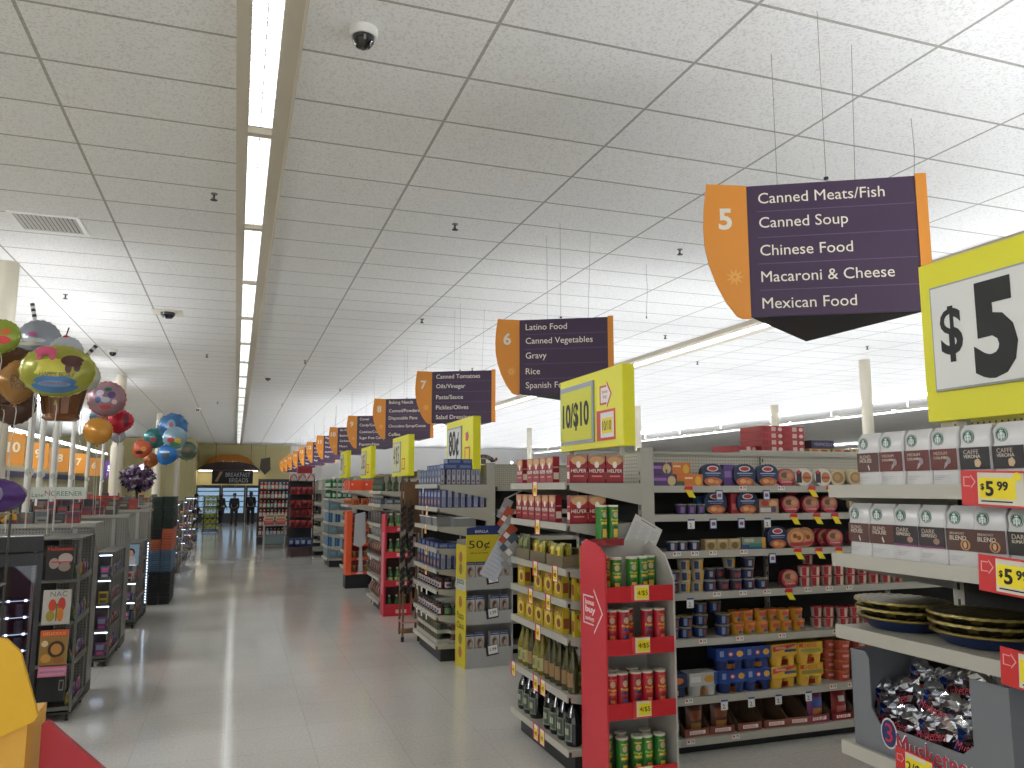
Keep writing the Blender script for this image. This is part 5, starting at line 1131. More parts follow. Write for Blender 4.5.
m = MB(); m.prism([(-.09, 1.42), (.07, 1.46), (.09, .95), (.03, .9), (.05, .5), (-.02, .48), (-.01, .88), (-.11, .92)][::-1], 0, .01, mat('b9bcc0', .6), 'y'); ob_ = m.build('white_apron'); ob_.location = (1.98, 13.33, 0); tag(ob_, 'white cloth apron hanging beside the orange display', 'apron')
# ---------------------------------------------------------------- checkout side
DG = mat('26272a', .5); MG = mat('3c3b39', .5); GP = mat('5a5852', .5); LED = mat('cfe4ff', .5, emit=EM_LED); WIRE = mat('8e8e8a', .35, .6)
def wheels(r, x0, x1, y0, y1):
    for x in (x0 + .03, x1 - .03):
        for y in (y0 + .04, y1 - .04):
            m = MB(); m.lathe([(.028, -.011), (.028, .011)], BLACK, 12, (x, y, .028), 'x'); m.box(x - .012, x + .012, y - .012, y + .012, .045, .075, WIRE); m.build('castor', r)
def magazine(art):
    def f():
        m = MB(); m.box(-.1, .1, 0, .012, 0, .27, mat('b8b4a8', .35)); draw(m, art, .2, .27); return m.build('magazine')
    return f
def rack(x0, x1, y0, y1, h, label, lit, nsh, front=True):
    r = empty('checkout_rack', (x0, y0, 0)); W, D = x1 - x0, y1 - y0
    m = MB()
    for x in (0, W - .018):
        for y in (0, D - .018): m.box(x, x + .018, y, y + .018, .076, h, GP)
    m.box(0, W, 0, D, .06, .0755, DG); m.box(0, W, 0, D, h, h + .015, GP); m.build('frame', r)
    m = MB(); m.box(.019, .03, .02, D - .02, .0765, h - .001, DG); m.build('back_panel', r)
    for k in range(nsh):
        z = .09 + (h - .1) * k / nsh
        m = MB(); m.box(.031, W - .019, .002, D - .002, z, z + .012, MG); s_ = m.build('shelf', r)
        m = MB(); m.box(W - .018 + .0005, W - .013 + .006, .02, D - .02, z, z + .05, GP); m.box(.02, W - .02, -.006, -.0005, z, z + .03, GP); m.build('lip', s_)
        if lit: m = MB(); m.box(.035, W - .022, .004, .014, z + (h - .1) / nsh - .014, z + (h - .1) / nsh - .004, LED); m.build('light_bar', s_)
    wheels(r, 0, W, 0, D)
    return tag(r, label, 'rack')
NAMES3 = ('lowest', 'second', 'third', 'fourth', 'fifth', 'sixth', 'seventh')
def pal(i): return ['9c2430', 'b8642a', '2f5a86', 'b8a43a', '6a3a78', 'b0aca4', '3a6a4a', 'c0527a', '5a3a2a', '7a8a92'][i % 10]
def pal2(i): return ['7a2420', '3a2f2a', '2f3a44', '6a5a30', '3a2c44', '77736b', '8a2a22', '7a3040', '3a2a22', '4a5258'][i % 10]
def pkt(i):
    return ('pkt%d' % i, pouch('candy_pack', .09, .12, .025, pal(i), [(.15, .85, .5, .85, pal(i + 5)), (.2, .8, .15, .35, pal(i + 3))]))
def fill_rack(x0, x1, y0, y1, h, nsh, nm, seed, front=True):
    rr = random.Random(seed)
    for k in range(nsh):
        z = .09 + (h - .1) * k / nsh + .0125; n = max(2, int((y1 - y0) / .12))
        order = []
        for q in range(n):
            y = y0 + .07 + (y1 - y0 - .14) * q / (n - 1); i = rr.randrange(10); ky, f = pkt(i)
            place(ky, f, (x1 - .035, y, z), PI / 2 + rr.uniform(-.1, .1), 'candy pack facing the aisle, %s%s shelf of %s' % (nth(q, n) + 'on ', NAMES3[k], nm), 'candy pack', 'candy packs on the checkout racks', s=rr.uniform(.9, 1.15))
        if front:
            for q in range(1):
                i = rr.randrange(10); ky, f = pkt(i)
                place(ky, f, (x0 + .09, y0 + .02, z), rr.uniform(-.1, .1), 'candy pack facing the entrance, %s shelf of %s' % (NAMES3[k], nm), 'candy pack', 'candy packs on the checkout racks', s=rr.uniform(1, 1.2))
# rack A with magazines
rack(-1.48, -1.17, 7.4, 8.05, 1.43, 'grey magazine and candy rack on castors, nearest the entrance', False, 4)
mags = [(.17, [('r', 0, 1, .7, 1, 'c86a8a'), ('r', 0, 1, 0, .7, '121212'), ('r', .05, .95, .74, .94, 'c88aa0'), ('t', 'BREAKTHROUGH', .5, .84, .85, '5a2a3a'), ('r', .78, .95, .3, .6, '77776a'), ('r', .81, .92, .34, .56, '121212')], 'black magazine with a pink title bar'),
    (.45, [('r', 0, 1, 0, 1, '8a6a34'), ('r', 0, 1, .82, 1, 'c8502a'), ('t', 'DELICIOUS', .5, .9, .8, 'e0b060'), ('o', .6, .45, .3, .24, '3a2414'), ('o', .6, .45, .2, .16, 'b07a3a'), ('o', .25, .2, .18, .12, 'c08a3a'), ('o', .7, .14, .2, .1, '8a5a24'), ('o', .18, .62, .12, .09, 'd0b890')], 'brown food magazine with plates of cookies'),
    (.765, [('r', 0, 1, 0, 1, 'b4b0a6'), ('t', 'NAC', .55, .88, .6, '6a6864'), ('o', .35, .55, .14, .18, 'c8482a'), ('o', .68, .58, .14, .2, 'b8382a'), ('o', .3, .25, .16, .16, '9a8a30'), ('o', .65, .28, .12, .2, 'c8762a'), ('r', .48, .54, .1, .6, '6a7a34')], 'pale magazine with red autumn leaves'),
    (1.115, [('r', 0, 1, 0, 1, '1e1a18'), ('r', 0, 1, .84, 1, '2a1410'), ('t', 'Halloween', .5, .91, .9, 'd0401c'), ('o', .7, .62, .26, .16, 'a89a90'), ('o', .3, .48, .18, .16, '98887c'), ('o', .68, .38, .22, .14, '8a7a70'), ('r', .2, .9, .5, .54, 'a83a44')], 'black magazine with an orange Halloween title')]
for z, art, lab in mags: place(lab, magazine(art), (-1.32, 7.372, z), 0, lab + ' on the near rack', 'magazine', 'magazines on the near rack', rx=R(-3))
fill_rack(-1.48, -1.17, 7.4, 8.05, 1.43, 4, 'the magazine rack', 3, False)
rack(-1.36, -1.185, 9.47, 10.4, 1.16, 'grey checkout rack with white shelf lights, second from the entrance', True, 4); fill_rack(-1.36, -1.185, 9.47, 10.4, 1.16, 4, 'the second rack', 4)
rack(-1.39, -1.185, 11.85, 12.8, 1.1, 'grey checkout rack with a picture of a woman, third from the entrance', True, 4); fill_rack(-1.39, -1.185, 11.85, 12.8, 1.1, 4, 'the third rack', 5)
place('wm', magazine([('r', 0, 1, 0, 1, '8fb0c8'), ('o', .5, .62, .26, .2, '1a1414'), ('o', .5, .56, .17, .17, 'c89a80'), ('r', .2, .8, 0, .36, 'c8c4c8'), ('o', .5, .34, .3, .1, 'c0b8b8'), ('r', 0, .3, .7, .95, 'b8c4cc')]), (-1.285, 11.835, .83), 0, 'cover picture of a dark haired woman on pale blue at the third rack', 'magazine')
m = MB(); m.box(-1.184, -1.16, 12.85, 12.88, .15, 1.08, DG)
for k in range(22): m.box(-1.175, -1.165, 12.845, 12.8495, .2 + k * .04, .22 + k * .04, LED)
tag(m.build('light_strip'), 'vertical string of cold white lights beside the stacked crates', 'light strip')
# pegboard units across each lane
def lane_unit(y, x0, label, x1=-1.2):
    r = empty('checkout_shelving', (x0, y, 0)); W = x1 - x0
    m = MB(); m.box(0, W, 0, .02, .1, 1.5, PEG); 
    m.build('back_panel', r, True).data.materials[0] = GREYPEG
    m = MB(); m.box(-.01, W + .02, -.03, .48, 1.5, 1.535, mat('8f8d84', .5)); m.build('top_shelf', r)
    m = MB(); m.prism([(.02, .1), (.44, .1), (.44, 1.2), (.02, 1.499)], W - .03, W, mat('6c6a63', .5), 'x'); m.build('end_panel', r)
    m = MB(); m.box(.0, W, .0205, .44, 0, .0995, KICK); m.build('base', r)
    for x in (0, W - .16): m = MB(); m.box(x, x + .04, -.012, -.0005, .1, 1.49, mat('96948c', .5)); m.build('upright', r)
    return tag(r, label, 'shelving')
def _gpeg():
    g = PEG.copy(); g.name = 'grey_pegboard'
    for n in g.node_tree.nodes:
        if n.bl_idname == 'ShaderNodeMix': n.inputs[6].default_value = srgb('7d7b74'); n.inputs[7].default_value = srgb('2a2a28')
    return g
GREYPEG = _gpeg()
for i, (y, x0, t) in enumerate(((8.08, -2.6, 'nearest'), (10.5, -3.0, 'second'), (12.95, -3.4, 'third'), (16, -3.6, 'fourth'), (19, -3.8, 'fifth'))):
    lane_unit(y, x0, 'grey pegboard checkout shelving, %s from the entrance' % t, -1.2 if i < 3 else -1.5)
    rr = random.Random(40 + i); n = int(((-1.3 if i < 3 else -1.6) - x0) / .125)
    for q in range(n):
        c = rr.randrange(10); ky = 'cbx%d' % c
        place(ky, boxy('snack_box', .11, .11, .08, pal2(c), [('r', .1, .9, .5, .85, pal2(c + 4)), ('r', .2, .8, .15, .3, pal2(c + 7))]), (x0 + .1 + q * .125, y + .06, 1.5355), rr.uniform(-.1, .1), 'small snack box, %son %s pegboard shelving' % (nth(q, n), t), 'box', 'snack boxes on the checkout shelving', s=(1, 1, rr.uniform(.7, 1.5)))
        if i > 0 and q % 2 == 0:
            place('pp%d' % c, boxy('snack_box', .11, .14, .08, pal2(c + 1), [('r', .1, .9, .5, .85, pal2(c + 2))]), (x0 + .1 + q * .125, y + .25, 1.5355), rr.uniform(-.1, .1), 'taller snack box, back row, %son %s pegboard shelving' % (nth(q // 2, (n + 1) // 2), t), 'box', 'snack boxes on the checkout shelving', s=(1, 1, rr.uniform(.9, 1.7)))
def bunch():
    m = MB(); rr = random.Random(5)
    for k in range(26):
        a = rr.uniform(0, 6.28); r_ = rr.uniform(0, .16); p = (r_ * math.cos(a), r_ * math.sin(a) * .5 + .1, .02 + rr.uniform(0, .05))
        m.tube([p, (p[0] + rr.uniform(-.05, .05), p[1], p[2] + .05)], .016, mat(('b8902a', 'a87a20')[k % 2], .6), 6)
    return m.build('banana_bunch')
place('bn', bunch, (-1.95, 8.02, 1.5355), 0, 'yellow bunch of fruit lying on the nearest pegboard shelving', 'fruit')
bigred = boxy('red_carton', .2, .2, .1, 'a8382a', [('r', .1, .9, .5, .9, 'b8523a')])
for q, x in enumerate((-3.1, -2.85, -2.5, -1.75, -1.9, -3.35)): place('bigred', bigred, (x, 13.2 + .12 * (q % 2), 1.5355 + .0), .1 * q, 'red bag like carton standing on the third pegboard shelving, %s' % nth(q, 6).strip(), 'carton', 'red cartons')
def go_green():
    r = empty('banner_sign', (-2.28, 10.62, 0)); m = MB(); m.box(0, .6, 0, .012, 1.72, 1.86, mat('c2c6bc', .5)); m.build('board', r)
    m = MB(); gr = mat('4a6a4a', .6); m.text('Lane', .1, 1.77, gr, .12, None, -.0005); m.text('N', .2, 1.79, mat('8a3a40'), None, .06, -.0005); m.text('GREENER', .4, 1.785, gr, .33, None, -.0005); m.build('lettering', r)
    for x in (.05, .53): m = MB(); m.box(x, x + .015, 0, .01, 1.5355, 1.7195, SHELF); m.build('leg', r)
    return tag(r, 'pale banner sign reading GREENER above the checkout shelving', 'sign')
go_green()
# near cooler
def cooler():
    r = empty('drinks_cooler', (-1.73, 6.1, 0), R(14)); W, D = .53, .26; bk = mat('141517', .4)
    m = MB(); m.box(0, .04, 0.03, D, .06, 1.42, bk); m.box(W - .03, W, .03, D, .06, 1.42, bk); m.box(.0405, W - .0505, D - .03, D, .06, 1.42, mat('5a5d66', .5)); m.box(0, W, .03, D, 0, .059, bk); m.box(.0405, W - .0505, .04, D - .0305, .06, .2, bk); m.build('cabinet', r)
    m = MB(); m.prism([(-.02, 1.425), (.03, 1.421), (D, 1.421), (D, 1.52), (.08, 1.52)], 0, W, mat('2c2d2f', .4), 'x'); m.build('canopy', r)
    d = empty('door'); d.parent = r
    m = MB(); fr = mat('1c1d20', .35)
    m.box(.0, .09, 0, .028, .2, 1.41, fr); m.box(W - .03, W, 0, .028, .2, 1.41, fr); m.box(.091, W - .031, 0, .028, 1.33, 1.41, fr); m.box(.091, W - .031, 0, .028, .2, .27, fr); m.build('door_frame', d)
    m = MB(); m.box(.0915, W - .0315, .01, .016, .2705, 1.3295, mat('c8ccd4', .03, trans=1.0)); m.build('glass', d)
    m = MB(); m.box(.0, W, 0, .028, .062, .195, fr); m.build('grille', r)
    for k in range(8):
        z = .32 + .11 * k
        m = MB(); m.box(.05, W - .06, .07, D - .04, z, z + .006, mat('8a8e96', .3, .5)); s_ = m.build('shelf', r)
        m = MB()
        for x in (.15, .25, .35, .45): m.box(x - .008, x + .008, .06, .069, z - .002, z + .012, LED)
        m.box(.12, .475, .0605, .0685, z + .003, z + .006, mat('dfe9ff', .5, emit=EM_LED * .25)); m.build('light_dots', s_)
    return tag(r, 'black glass door drinks cooler with rows of white lights inside', 'cooler')
cooler()
can_ = bottle('drink_can', [(.026, 0), (.03, .006), (.03, .078), (.024, .088)], '6a6e76', (.01, .074, 80), None, '4a5058')
for k in range(7): row('dcan', can_, [(-1.73 + x * .9703 - .09 * .2419, 6.1 + x * .2419 + .09 * .9703, .3265 + .11 * k + .0005) for x in (.15, .24, .33, .42)], R(14), 'grey drink can', 'inside the cooler on its %s rack' % (NAMES3[k]), 'can', 'cans in the cooler', s=.95)
def side_rack():
    r = empty('wire_rack', (-1.6, 5.1, 0)); m = MB()
    for x in (0, .36):
        for y in (0, .3): m.tube([(x, y, 0), (x, y, 1.72)], .007, MG)
    for z in (.5, .9, 1.3, 1.7): m.tube([(0, 0, z), (.36, 0, z), (.36, .3, z), (0, .3, z), (0, 0, z)], .006, WIRE)
    m.build('frame', r)
    for z in (.5, .9, 1.3): m = MB(); m.box(.01, .35, .01, .29, z + .007, z + .012, MG); m.build('shelf', r)
    return tag(r, 'wire rack of carded goods left of the cooler, cut by the picture edge', 'rack')
side_rack()
cg = boxy('carded_pack', .1, .24, .04, 'a8a49c', [('r', .1, .9, .6, .9, '8a4a4a'), ('r', .1, .9, .1, .5, '6a7a70')])
for k, z in enumerate((.5125, .9125, 1.3125)): row('cg', cg, [(-1.54 + .11 * q, 5.12, z) for q in range(3)], 0, 'tall white carded pack', 'on the %s shelf of the wire rack' % ('lowest', 'middle', 'top')[k], 'pack', 'carded packs')
def purple_bag():
    m = MB(); pp = mat('4a2a6a', .25, .3); m.ball((0, .12, .1), (.17, .12, .1), pp, 18, 10, wob=.03); m.ball((0, .0, .11), (.08, .03, .06), mat('8a86a0', .3, .3), 10, 6); return m.build('purple_bag')
place('pbg', purple_bag, (-1.3, 5.13, 1.707), 0, 'purple foil bag lying on top of the wire rack', 'bag')
for q, (x, rr_) in enumerate(()):
    m = MB(); m.T = Matrix.Translation((x - .05, 6.65, 1.2)) @ Matrix.Rotation(R(rr_), 4, 'Y'); m.tube([(0, 0, 0), (0, 0, .3)], .012, mat('8a6a4a', .6)); m.tube([(0, 0, .3), (0, 0, .34)], .018, mat('a8a49a', .6)); m.tube([(0, 0, -.6), (0, 0, 0)], .008, WIRE)
# yellow and red cardboard at the bottom left
def bin_stand():
    r = empty('cardboard_dump_bin', (-.85, 2.9, 0)); yl = mat('d9a712', .5); ly = mat('d8a238', .5)
    m = MB(); m.prism([(.0, 1.02), (.204, 1.097), (.29, 1.133), (.302, 1.15), (.24, 1.345), (.2, 1.385), (.0, 1.44)], 0, .02, yl, 'y'); m.build('header_card', r)
    m = MB(); m.box(-.1, .269, .03, .3, 0, 1.12, ly); m.build('body', r)
    m = MB(); m.box(.14, .2, .022, .0295, 1.03, 1.05, mat('7a2a1a', .6)); m.build('printed_mark', r)
    return tag(r, 'bright yellow cardboard bin display cut by the lower left corner', 'display')
bin_stand()
def red_card():
    m = MB(); m.prism([(-.56, 0), (-.56, 1.09), (-.545, 1.1), (-.509, 1.065), (-.384, .945), (-.3, .86), (-.28, 0)], 3.03, 3.06, mat('a8202a', .45), 'y')
    return tag(m.build('cardboard_standee'), 'plain red cardboard standee with a slanted top beside the yellow bin', 'standee')
red_card()
# crates
def crate(col, w=.155, h=.17, d=.3):
    def f():
        m = MB(); c = mat(col, .55); t = .008
        m.box(-w / 2, w / 2, 0, d, 0, t, c)
        for k in range(4): z = .02 + k * (h - .03) / 4; m.box(-w / 2, w / 2, 0, t, z, z + (h - .03) / 4 - .01, c); m.box(-w / 2, w / 2, d - t, d, z, z + (h - .03) / 4 - .01, c); m.box(w / 2 - t, w / 2, t, d - t, z, z + (h - .03) / 4 - .01, c); m.box(-w / 2, -w / 2 + t, t, d - t, z, z + (h - .03) / 4 - .01, c)
        for x in (-w / 2, 0 - t / 2, w / 2 - t): m.box(x, x + t, -.003, -.0002, 0, h - .005, c)
        m.box(-w / 2 - .003, w / 2 + .003, -.004, d + .003, h - .012, h - .0005, c)
        m.box(-w / 2 + .02, w / 2 - .02, .02, d - .02, t, h * .6, mat('2a3a2a' if col[0] != '1' else '1c2e1e', .7)); return m.build('plastic_crate')
    return f
for cx, side in ((-1.18, 'left'), (-1.01, 'right')):
    z = .002; seq = [('101112', 'black')] * 3 + [('4c6884', 'blue')] * 2 + ([('b86040', 'orange'), ('101112', 'black')] if side == 'left' else [('bc6040', 'orange')] * 2) + [('14251a', 'dark green')] * 3
    for k, (c, n_) in enumerate(seq):
        for dpt in range(2):
            if dpt and k % 2: continue
        for dd, t in ((14.1, 'front'), (14.45, 'second'), (14.8, 'third')):
            place('cr' + c, crate(c), (cx, dd, z), 0, '%s plastic crate, %s from the floor, %s column, %s row' % (n_, ('lowest', 'second', 'third', 'fourth', 'fifth', 'sixth', 'seventh', 'eighth', 'ninth', 'topmost')[k], side, t), 'crate', 'stacked plastic crates')
        z += .1705
# more racks beyond
for i, (y0, y1, x0, x1, h) in enumerate(((16.6, 18.2, -1.32, -1.12, 1.45), (19.2, 20.8, -1.34, -1.14, 1.5), (22.4, 24, -1.38, -1.16, 1.5), (26, 27.6, -1.42, -1.2, 1.55), (30, 31.6, -1.5, -1.25, 1.5))):
    w_ = ('fourth', 'fifth', 'sixth', 'seventh', 'eighth')[i]
    rack(x0, x1, y0, y1, h, 'lit checkout rack with blue white lights, %s from the entrance' % w_, True, 4); fill_rack(x0, x1, y0, y1, h, 4, 'the %s rack' % w_, 60 + i)
# tinsel bouquet
def tinsel():
    m = MB(); rr = random.Random(9); cs = [mat('5a3c60', .3, .5), mat('c0bcc8', .25, .5), mat('2c1c34', .3, .6), mat('6a4a6e', .2, .7)]
    for k in range(520):
        a, b = rr.uniform(0, 2 * PI), math.acos(rr.uniform(-1, 1)); q = rr.uniform(.1, 1) ** .5
        p = Vector((.25 * q * math.sin(b) * math.cos(a), .2 * q * math.sin(b) * math.sin(a), .2 * q * math.cos(b)))
        u = Vector((rr.uniform(-1, 1), rr.uniform(-1, 1), rr.uniform(-1, 1))).normalized() * .06; v = Vector((rr.uniform(-1, 1), rr.uniform(-1, 1), rr.uniform(-1, 1))).normalized() * .03
        m.add([tuple(p - u), tuple(p + v), tuple(p + u), tuple(p - v)], [(0, 1, 2, 3)], cs[(0, 1, 3, 1, 0, 2)[k % 6]])
    return m
r_ = empty('tinsel_bouquet', (-1.4, 13.2, 0)); m = tinsel(); m.T = Matrix(); m.v = [(a, b, c + 2.0) for a, b, c in m.v]; m.build('foil_streamers', r_)
m = MB(); m.tube([(0, 0, 1.536), (0, 0, 1.9)], .02, BLACK); m.box(-.06, .06, -.06, .06, 1.5355, 1.56, BLACK); m.build('stand', r_)
tag(r_, 'purple and silver tinsel bouquet standing on the third pegboard shelving', 'decoration')
# lane poles with number discs
for i, (px, Y) in enumerate(((27, 9.8), (39, 11.6), (52, 12.6), (70, 14.2), (86, 17.4), (101, 20.5))):
    r = empty('lane_pole', (AX(px, Y), Y, 0)); m = MB(); m.lathe([(.035, 0), (.035, 2.95)], mat('d2d0c8', .4), 14); m.build('pole', r)
    m = MB(); m.lathe([(.05, 2.951), (.07, 2.99), (.07, 3.02)], mat('bcbab2', .4), 14); m.build('cap', r); m = MB(); m.lathe([(.06, 3.0205), (.06, 3.03)], E_POLE, 14); m.build('added_lamp', r)  # cap and upward emitter added to brighten the ceiling over the lanes
    m = MB(); m.oval(.02, 2.02, .045, .045, mat('a8a6a0', .5), -.036, .012); m.text(str(6 - i), .02, 2.02, mat('6a6a66', .5), None, .05, -.049); m.build('number_disc', r)
    tag(r, 'slim white checkout lane pole, %s from the left' % ('first', 'second', 'third', 'fourth', 'fifth', 'last')[i], 'pole', 'checkout lane poles')
# numbered orange panels on the partition
for i, (n_, px, w_, Y, zc, h_) in enumerate(((10, 12.5, .4, 17.3, 2.58, .62), (9, 37, .44, 19.8, 2.56, .58), (8, 59, .44, 22.3, 2.55, .6), (7, 78, .46, 25, 2.54, .56), (6, 93, .5, 28, 2.52, .58), (5, 108.5, .26, 31, 2.5, .62))):
    x = AX(px, Y, zc); r = empty('lane_sign', (x, Y, zc)); pc = mat('cc8420', .5) if n_ > 5 else mat('46226a', .5)
    m = MB(); m.prism([(-w_ / 2, -h_ / 2), (w_ / 2, -h_ / 2), (w_ / 2, h_ / 2 - .02), (-w_ / 2, h_ / 2)], 0, .05, pc, 'y'); m.build('board', r)
    m = MB(); m.text(str(n_), .02, .04, mat('e6d8b8', .5) if n_ > 5 else mat('e8ecff', .5, emit=.8), None, .2, -.001, th=.006, bold=.03)
    if n_ == 5: m.text('F', -.02, -.18, mat('b8a8c8', .5), None, .12, -.001, th=.004)
    m.build('number', r)
    m = MB(); m.tube([(0, .025, h_ / 2 - .02), (0, .025, CZ - zc)], .008, WIRE); m.build('hanger', r)
    tag(r, '%s hanging lane sign with a pale number %s over the checkouts' % ('orange' if n_ > 5 else 'purple', {10: 'ten', 9: 'nine', 8: 'eight', 7: 'seven', 6: 'six', 5: 'five'}[n_]), 'sign', 'numbered lane signs')
m = MB(); m.T = Matrix.Translation((-5.898, 36.2, 0)) @ Matrix.Rotation(PI / 2, 4, 'Z'); m.text('shop', 0, 3.2, PRN, None, .22, 0, th=.02); tag(m.build('wall_lettering'), 'black shop lettering on the partition above the orange panels', 'lettering')
m = MB(); m.box(-5.899, -5.85, 23, 37, 2.15, 2.32, mat('2c2648', .5)); tag(m.build('wall_band'), 'dark blue band under the orange checkout panels', 'band')

# ---------------------------------------------------------------- balloons
def foil(c, r, col, label, art=None, shape=None, ztie=1.6, rim=None, m2=None, group='foil balloons'):
    o = empty('foil_balloon', c); m = MB(); main = mat(col, .22, .25); n, rg = 22, 12; vs = []
    def rad(t): return shape(t) if shape else 1.0
    for j in range(rg + 1):
        q = j / rg * 2 - 1    # -1 front .. 1 back, lens section with a puckered seam
        s_ = math.sqrt(max(0, 1 - abs(q) ** 2.2))
        for k in range(n):
            t = 2 * PI * k / n; w = 1 + .02 * s_ * math.sin(9 * t) * (1 if s_ > .8 else 0)
            R_ = r * rad(t) * (s_ if s_ > 0 else 0) * w
            vs.append((R_ * math.cos(t), q * r * .5, R_ * math.sin(t)))
    m.add(vs, [(j * n + k, j * n + (k + 1) % n, (j + 1) * n + (k + 1) % n, (j + 1) * n + k) for j in range(rg) for k in range(n)], main, True)
    m.build('balloon', o)
    m = MB(); fr = mat(rim or col, .3, .4); a = [((r * rad(2 * PI * k / 44) * (.97 if k % 2 else 1.04)) * math.cos(2 * PI * k / 44) for k in range(44))]
    pts = [((r * rad(2 * PI * k / 44) * (1.0 if k % 2 else 1.045)) * math.cos(2 * PI * k / 44), (r * rad(2 * PI * k / 44) * (1.0 if k % 2 else 1.045)) * math.sin(2 * PI * k / 44)) for k in range(44)]
    m.prism(pts, -.002, .002, fr, 'y'); m.build('seam', o)
    if art:
        m = MB()
        for k, (kind, cx, cz, rx, rz, cc) in enumerate(art):     # prints wrapped on the front bulge
            mm = mat(cc, .25, .2) if kind != 't' else None
            def P(x, z, e=.004 + .0012 * k):
                q = min(.98, math.hypot(x, z) / r); return (x, -r * .5 * (max(0, 1 - q * q)) ** (1 / 2.2) - e, z)
            if kind == 'o':
                vs = [P(cx * r, cz * r)]; g = 16
                for ring in (.5, 1):
                    for i in range(g): t = 2 * PI * i / g; vs.append(P(cx * r + rx * r * ring * math.cos(t), cz * r + rz * r * ring * math.sin(t)))
                m.add(vs, [(0, 1 + i, 1 + (i + 1) % g) for i in range(g)] + [(1 + i, 17 + i, 17 + (i + 1) % g, 1 + (i + 1) % g) for i in range(g)], mm, True)
            elif kind == 'r':
                g = 8; vs = [P(cx * r + rx * r * (i / g * 2 - 1), cz * r + rz * r * (j / g * 2 - 1)) for j in range(g + 1) for i in range(g + 1)]
                m.add(vs, [(j * 9 + i, j * 9 + i + 1, j * 9 + i + 10, j * 9 + i + 9) for j in range(g) for i in range(g)], mm, True)
            else:
                tv, tf, tw, th_ = text_geo(cc[1]); sx = rx * 2 * r / tw
                m.add([P(cx * r + x * sx, cz * r + y * sx * 1.1, .006 + .0012 * k + (.001 if z > 0 else 0)) for x, y, z in tv], tf, mat(cc[0], .5))
        m.build('printing', o)
    m = MB(); x, y, z = c; m.tube([(0, 0, -r), (.01, 0, -r - .06), (-.008, .01, -r - .3), (.005, 0, ztie - z)], .003, mat('b8b4ac', .4, .3), 5); m.lathe([(.012, -r - .03), (.004, -r)], fr, 8); m.build('ribbon', o)
    return tag(o, label, 'balloon', group)
Y6 = 6.5
def bp(px, py, Y):
    z = 1.85 + BZ(px, py, Y); return (AX(px, Y, z), Y, z)
def BZ(px, py, Y):
    cp, sp = math.cos(PIT), math.sin(PIT); a = (px - 512) / FP; b = (384 - py) / FP
    fw = (math.sin(YAW) * cp, math.cos(YAW) * cp, sp); u = (-math.sin(YAW) * sp, -math.cos(YAW) * sp, cp)
    ry = fw[1] - a * math.sin(YAW) + b * u[1]; rz = fw[2] + b * u[2]; return rz * Y / ry
flat_ = lambda t: 1 + .06 * math.cos(3 * t)
foil(bp(58, 371, 6.2), .205, '8f8f38', 'yellow and blue ice cream cup balloon lettered HAPPY BDAY', [('o', 0, -.5, .72, .3, '3f6a92'), ('o', 0, .05, .9, .3, 'b0aa3c'), ('o', -.35, .62, .36, .16, 'b84a6a'), ('o', -.1, .45, .1, .16, 'b84a6a'), ('o', -.5, .42, .08, .14, 'b84a6a'), ('o', .5, .3, .34, .2, '4a2a26'), ('o', .4, .05, .1, .18, '4a2a26'), ('o', .65, .1, .1, .16, '4a2a26'), ('t', .08, -.18, .52, 0, ('4a4030', 'HAPPY BDAY')), ('o', 0, -.5, .5, .1, '6a8aa8'), ('t', 0, -.5, .4, 0, ('8a3a4a', 'to you now'))], ztie=1.54, shape=lambda t: 1 / math.hypot(math.cos(t) / 1.15, math.sin(t) / .88))
def cup_balloon(c, w, h, col, rim, label):
    o = empty('foil_balloon', c); m = MB(); m.lathe([(w * .62, -h / 2 - .02), (w * .8, -h / 2), (w * .72, -h / 2 + .03), (w, h / 2), (w * .9, h / 2 + .03), (0, h / 2 + .05)], mat(col, .25, .3), 18, sy=.55)
    for k in range(12): t = 2 * PI * k / 12; m.tube([(w * .73 * math.cos(t), w * .41 * math.sin(t), -h / 2 + .03), (w * 1.0 * math.cos(t), w * .56 * math.sin(t), h / 2)], .006, mat(rim, .3, .2), 5)
    m.build('balloon', o); m = MB(); m.tube([(0, 0, -h / 2), (.0, 0, 1.54 - c[2])], .003, mat('b8b4ac', .4)); m.build('ribbon', o); return tag(o, label, 'balloon', 'foil balloons')
cup_balloon(bp(62, 402, 6.55), .16, .24, '6a4224', '54341c', 'brown tub shaped balloon below the yellow ice cream balloon')
foil(bp(39, 340, 7.15), .16, '8d9299', 'silver grey sundae balloon behind with a striped straw', [('o', -.1, -.1, .5, .12, 'b0b0ac'), ('o', -.2, .2, .2, .12, 'b05a8a'), ('o', -.3, -.3, .5, .08, 'c0bca8')], ztie=1.54)
foil(bp(38, 362, 7.3), .13, '86705a', 'tan cone balloon under the grey sundae balloon', shape=lambda t: .9 + .3 * abs(math.cos(t)) - .35 * max(0, math.sin(t)), ztie=1.54)
foil(bp(66, 352, 6.75), .12, 'a8abb0', 'pale silver scoop balloon behind the yellow one with a cherry', ztie=1.54)
foil(bp(82, 377, 6.9), .13, 'a9a8a2', 'whitish scoop balloon right of the yellow one', ztie=1.54)
foil(bp(6, 374, 6.8), .24, '4c2c1a', 'large dark brown cupcake balloon at the left edge', ztie=1.54, shape=lambda t: .95 + .06 * math.cos(8 * t))
foil(bp(17, 382, 6.45), .15, '8c6430', 'tan balloon with dark lettering before the brown cupcake', [('t', .2, -.25, .4, 0, ('3a2a14', 'YOU')), ('t', .2, .1, .35, 0, ('3a2a14', 'DO'))], shape=lambda t: .85 + .18 * abs(math.cos(2 * t)) ** 2, ztie=1.54)
foil(bp(14, 405, 7.45), .16, '442818', 'dark brown cup balloon under the large cupcake', ztie=1.54)
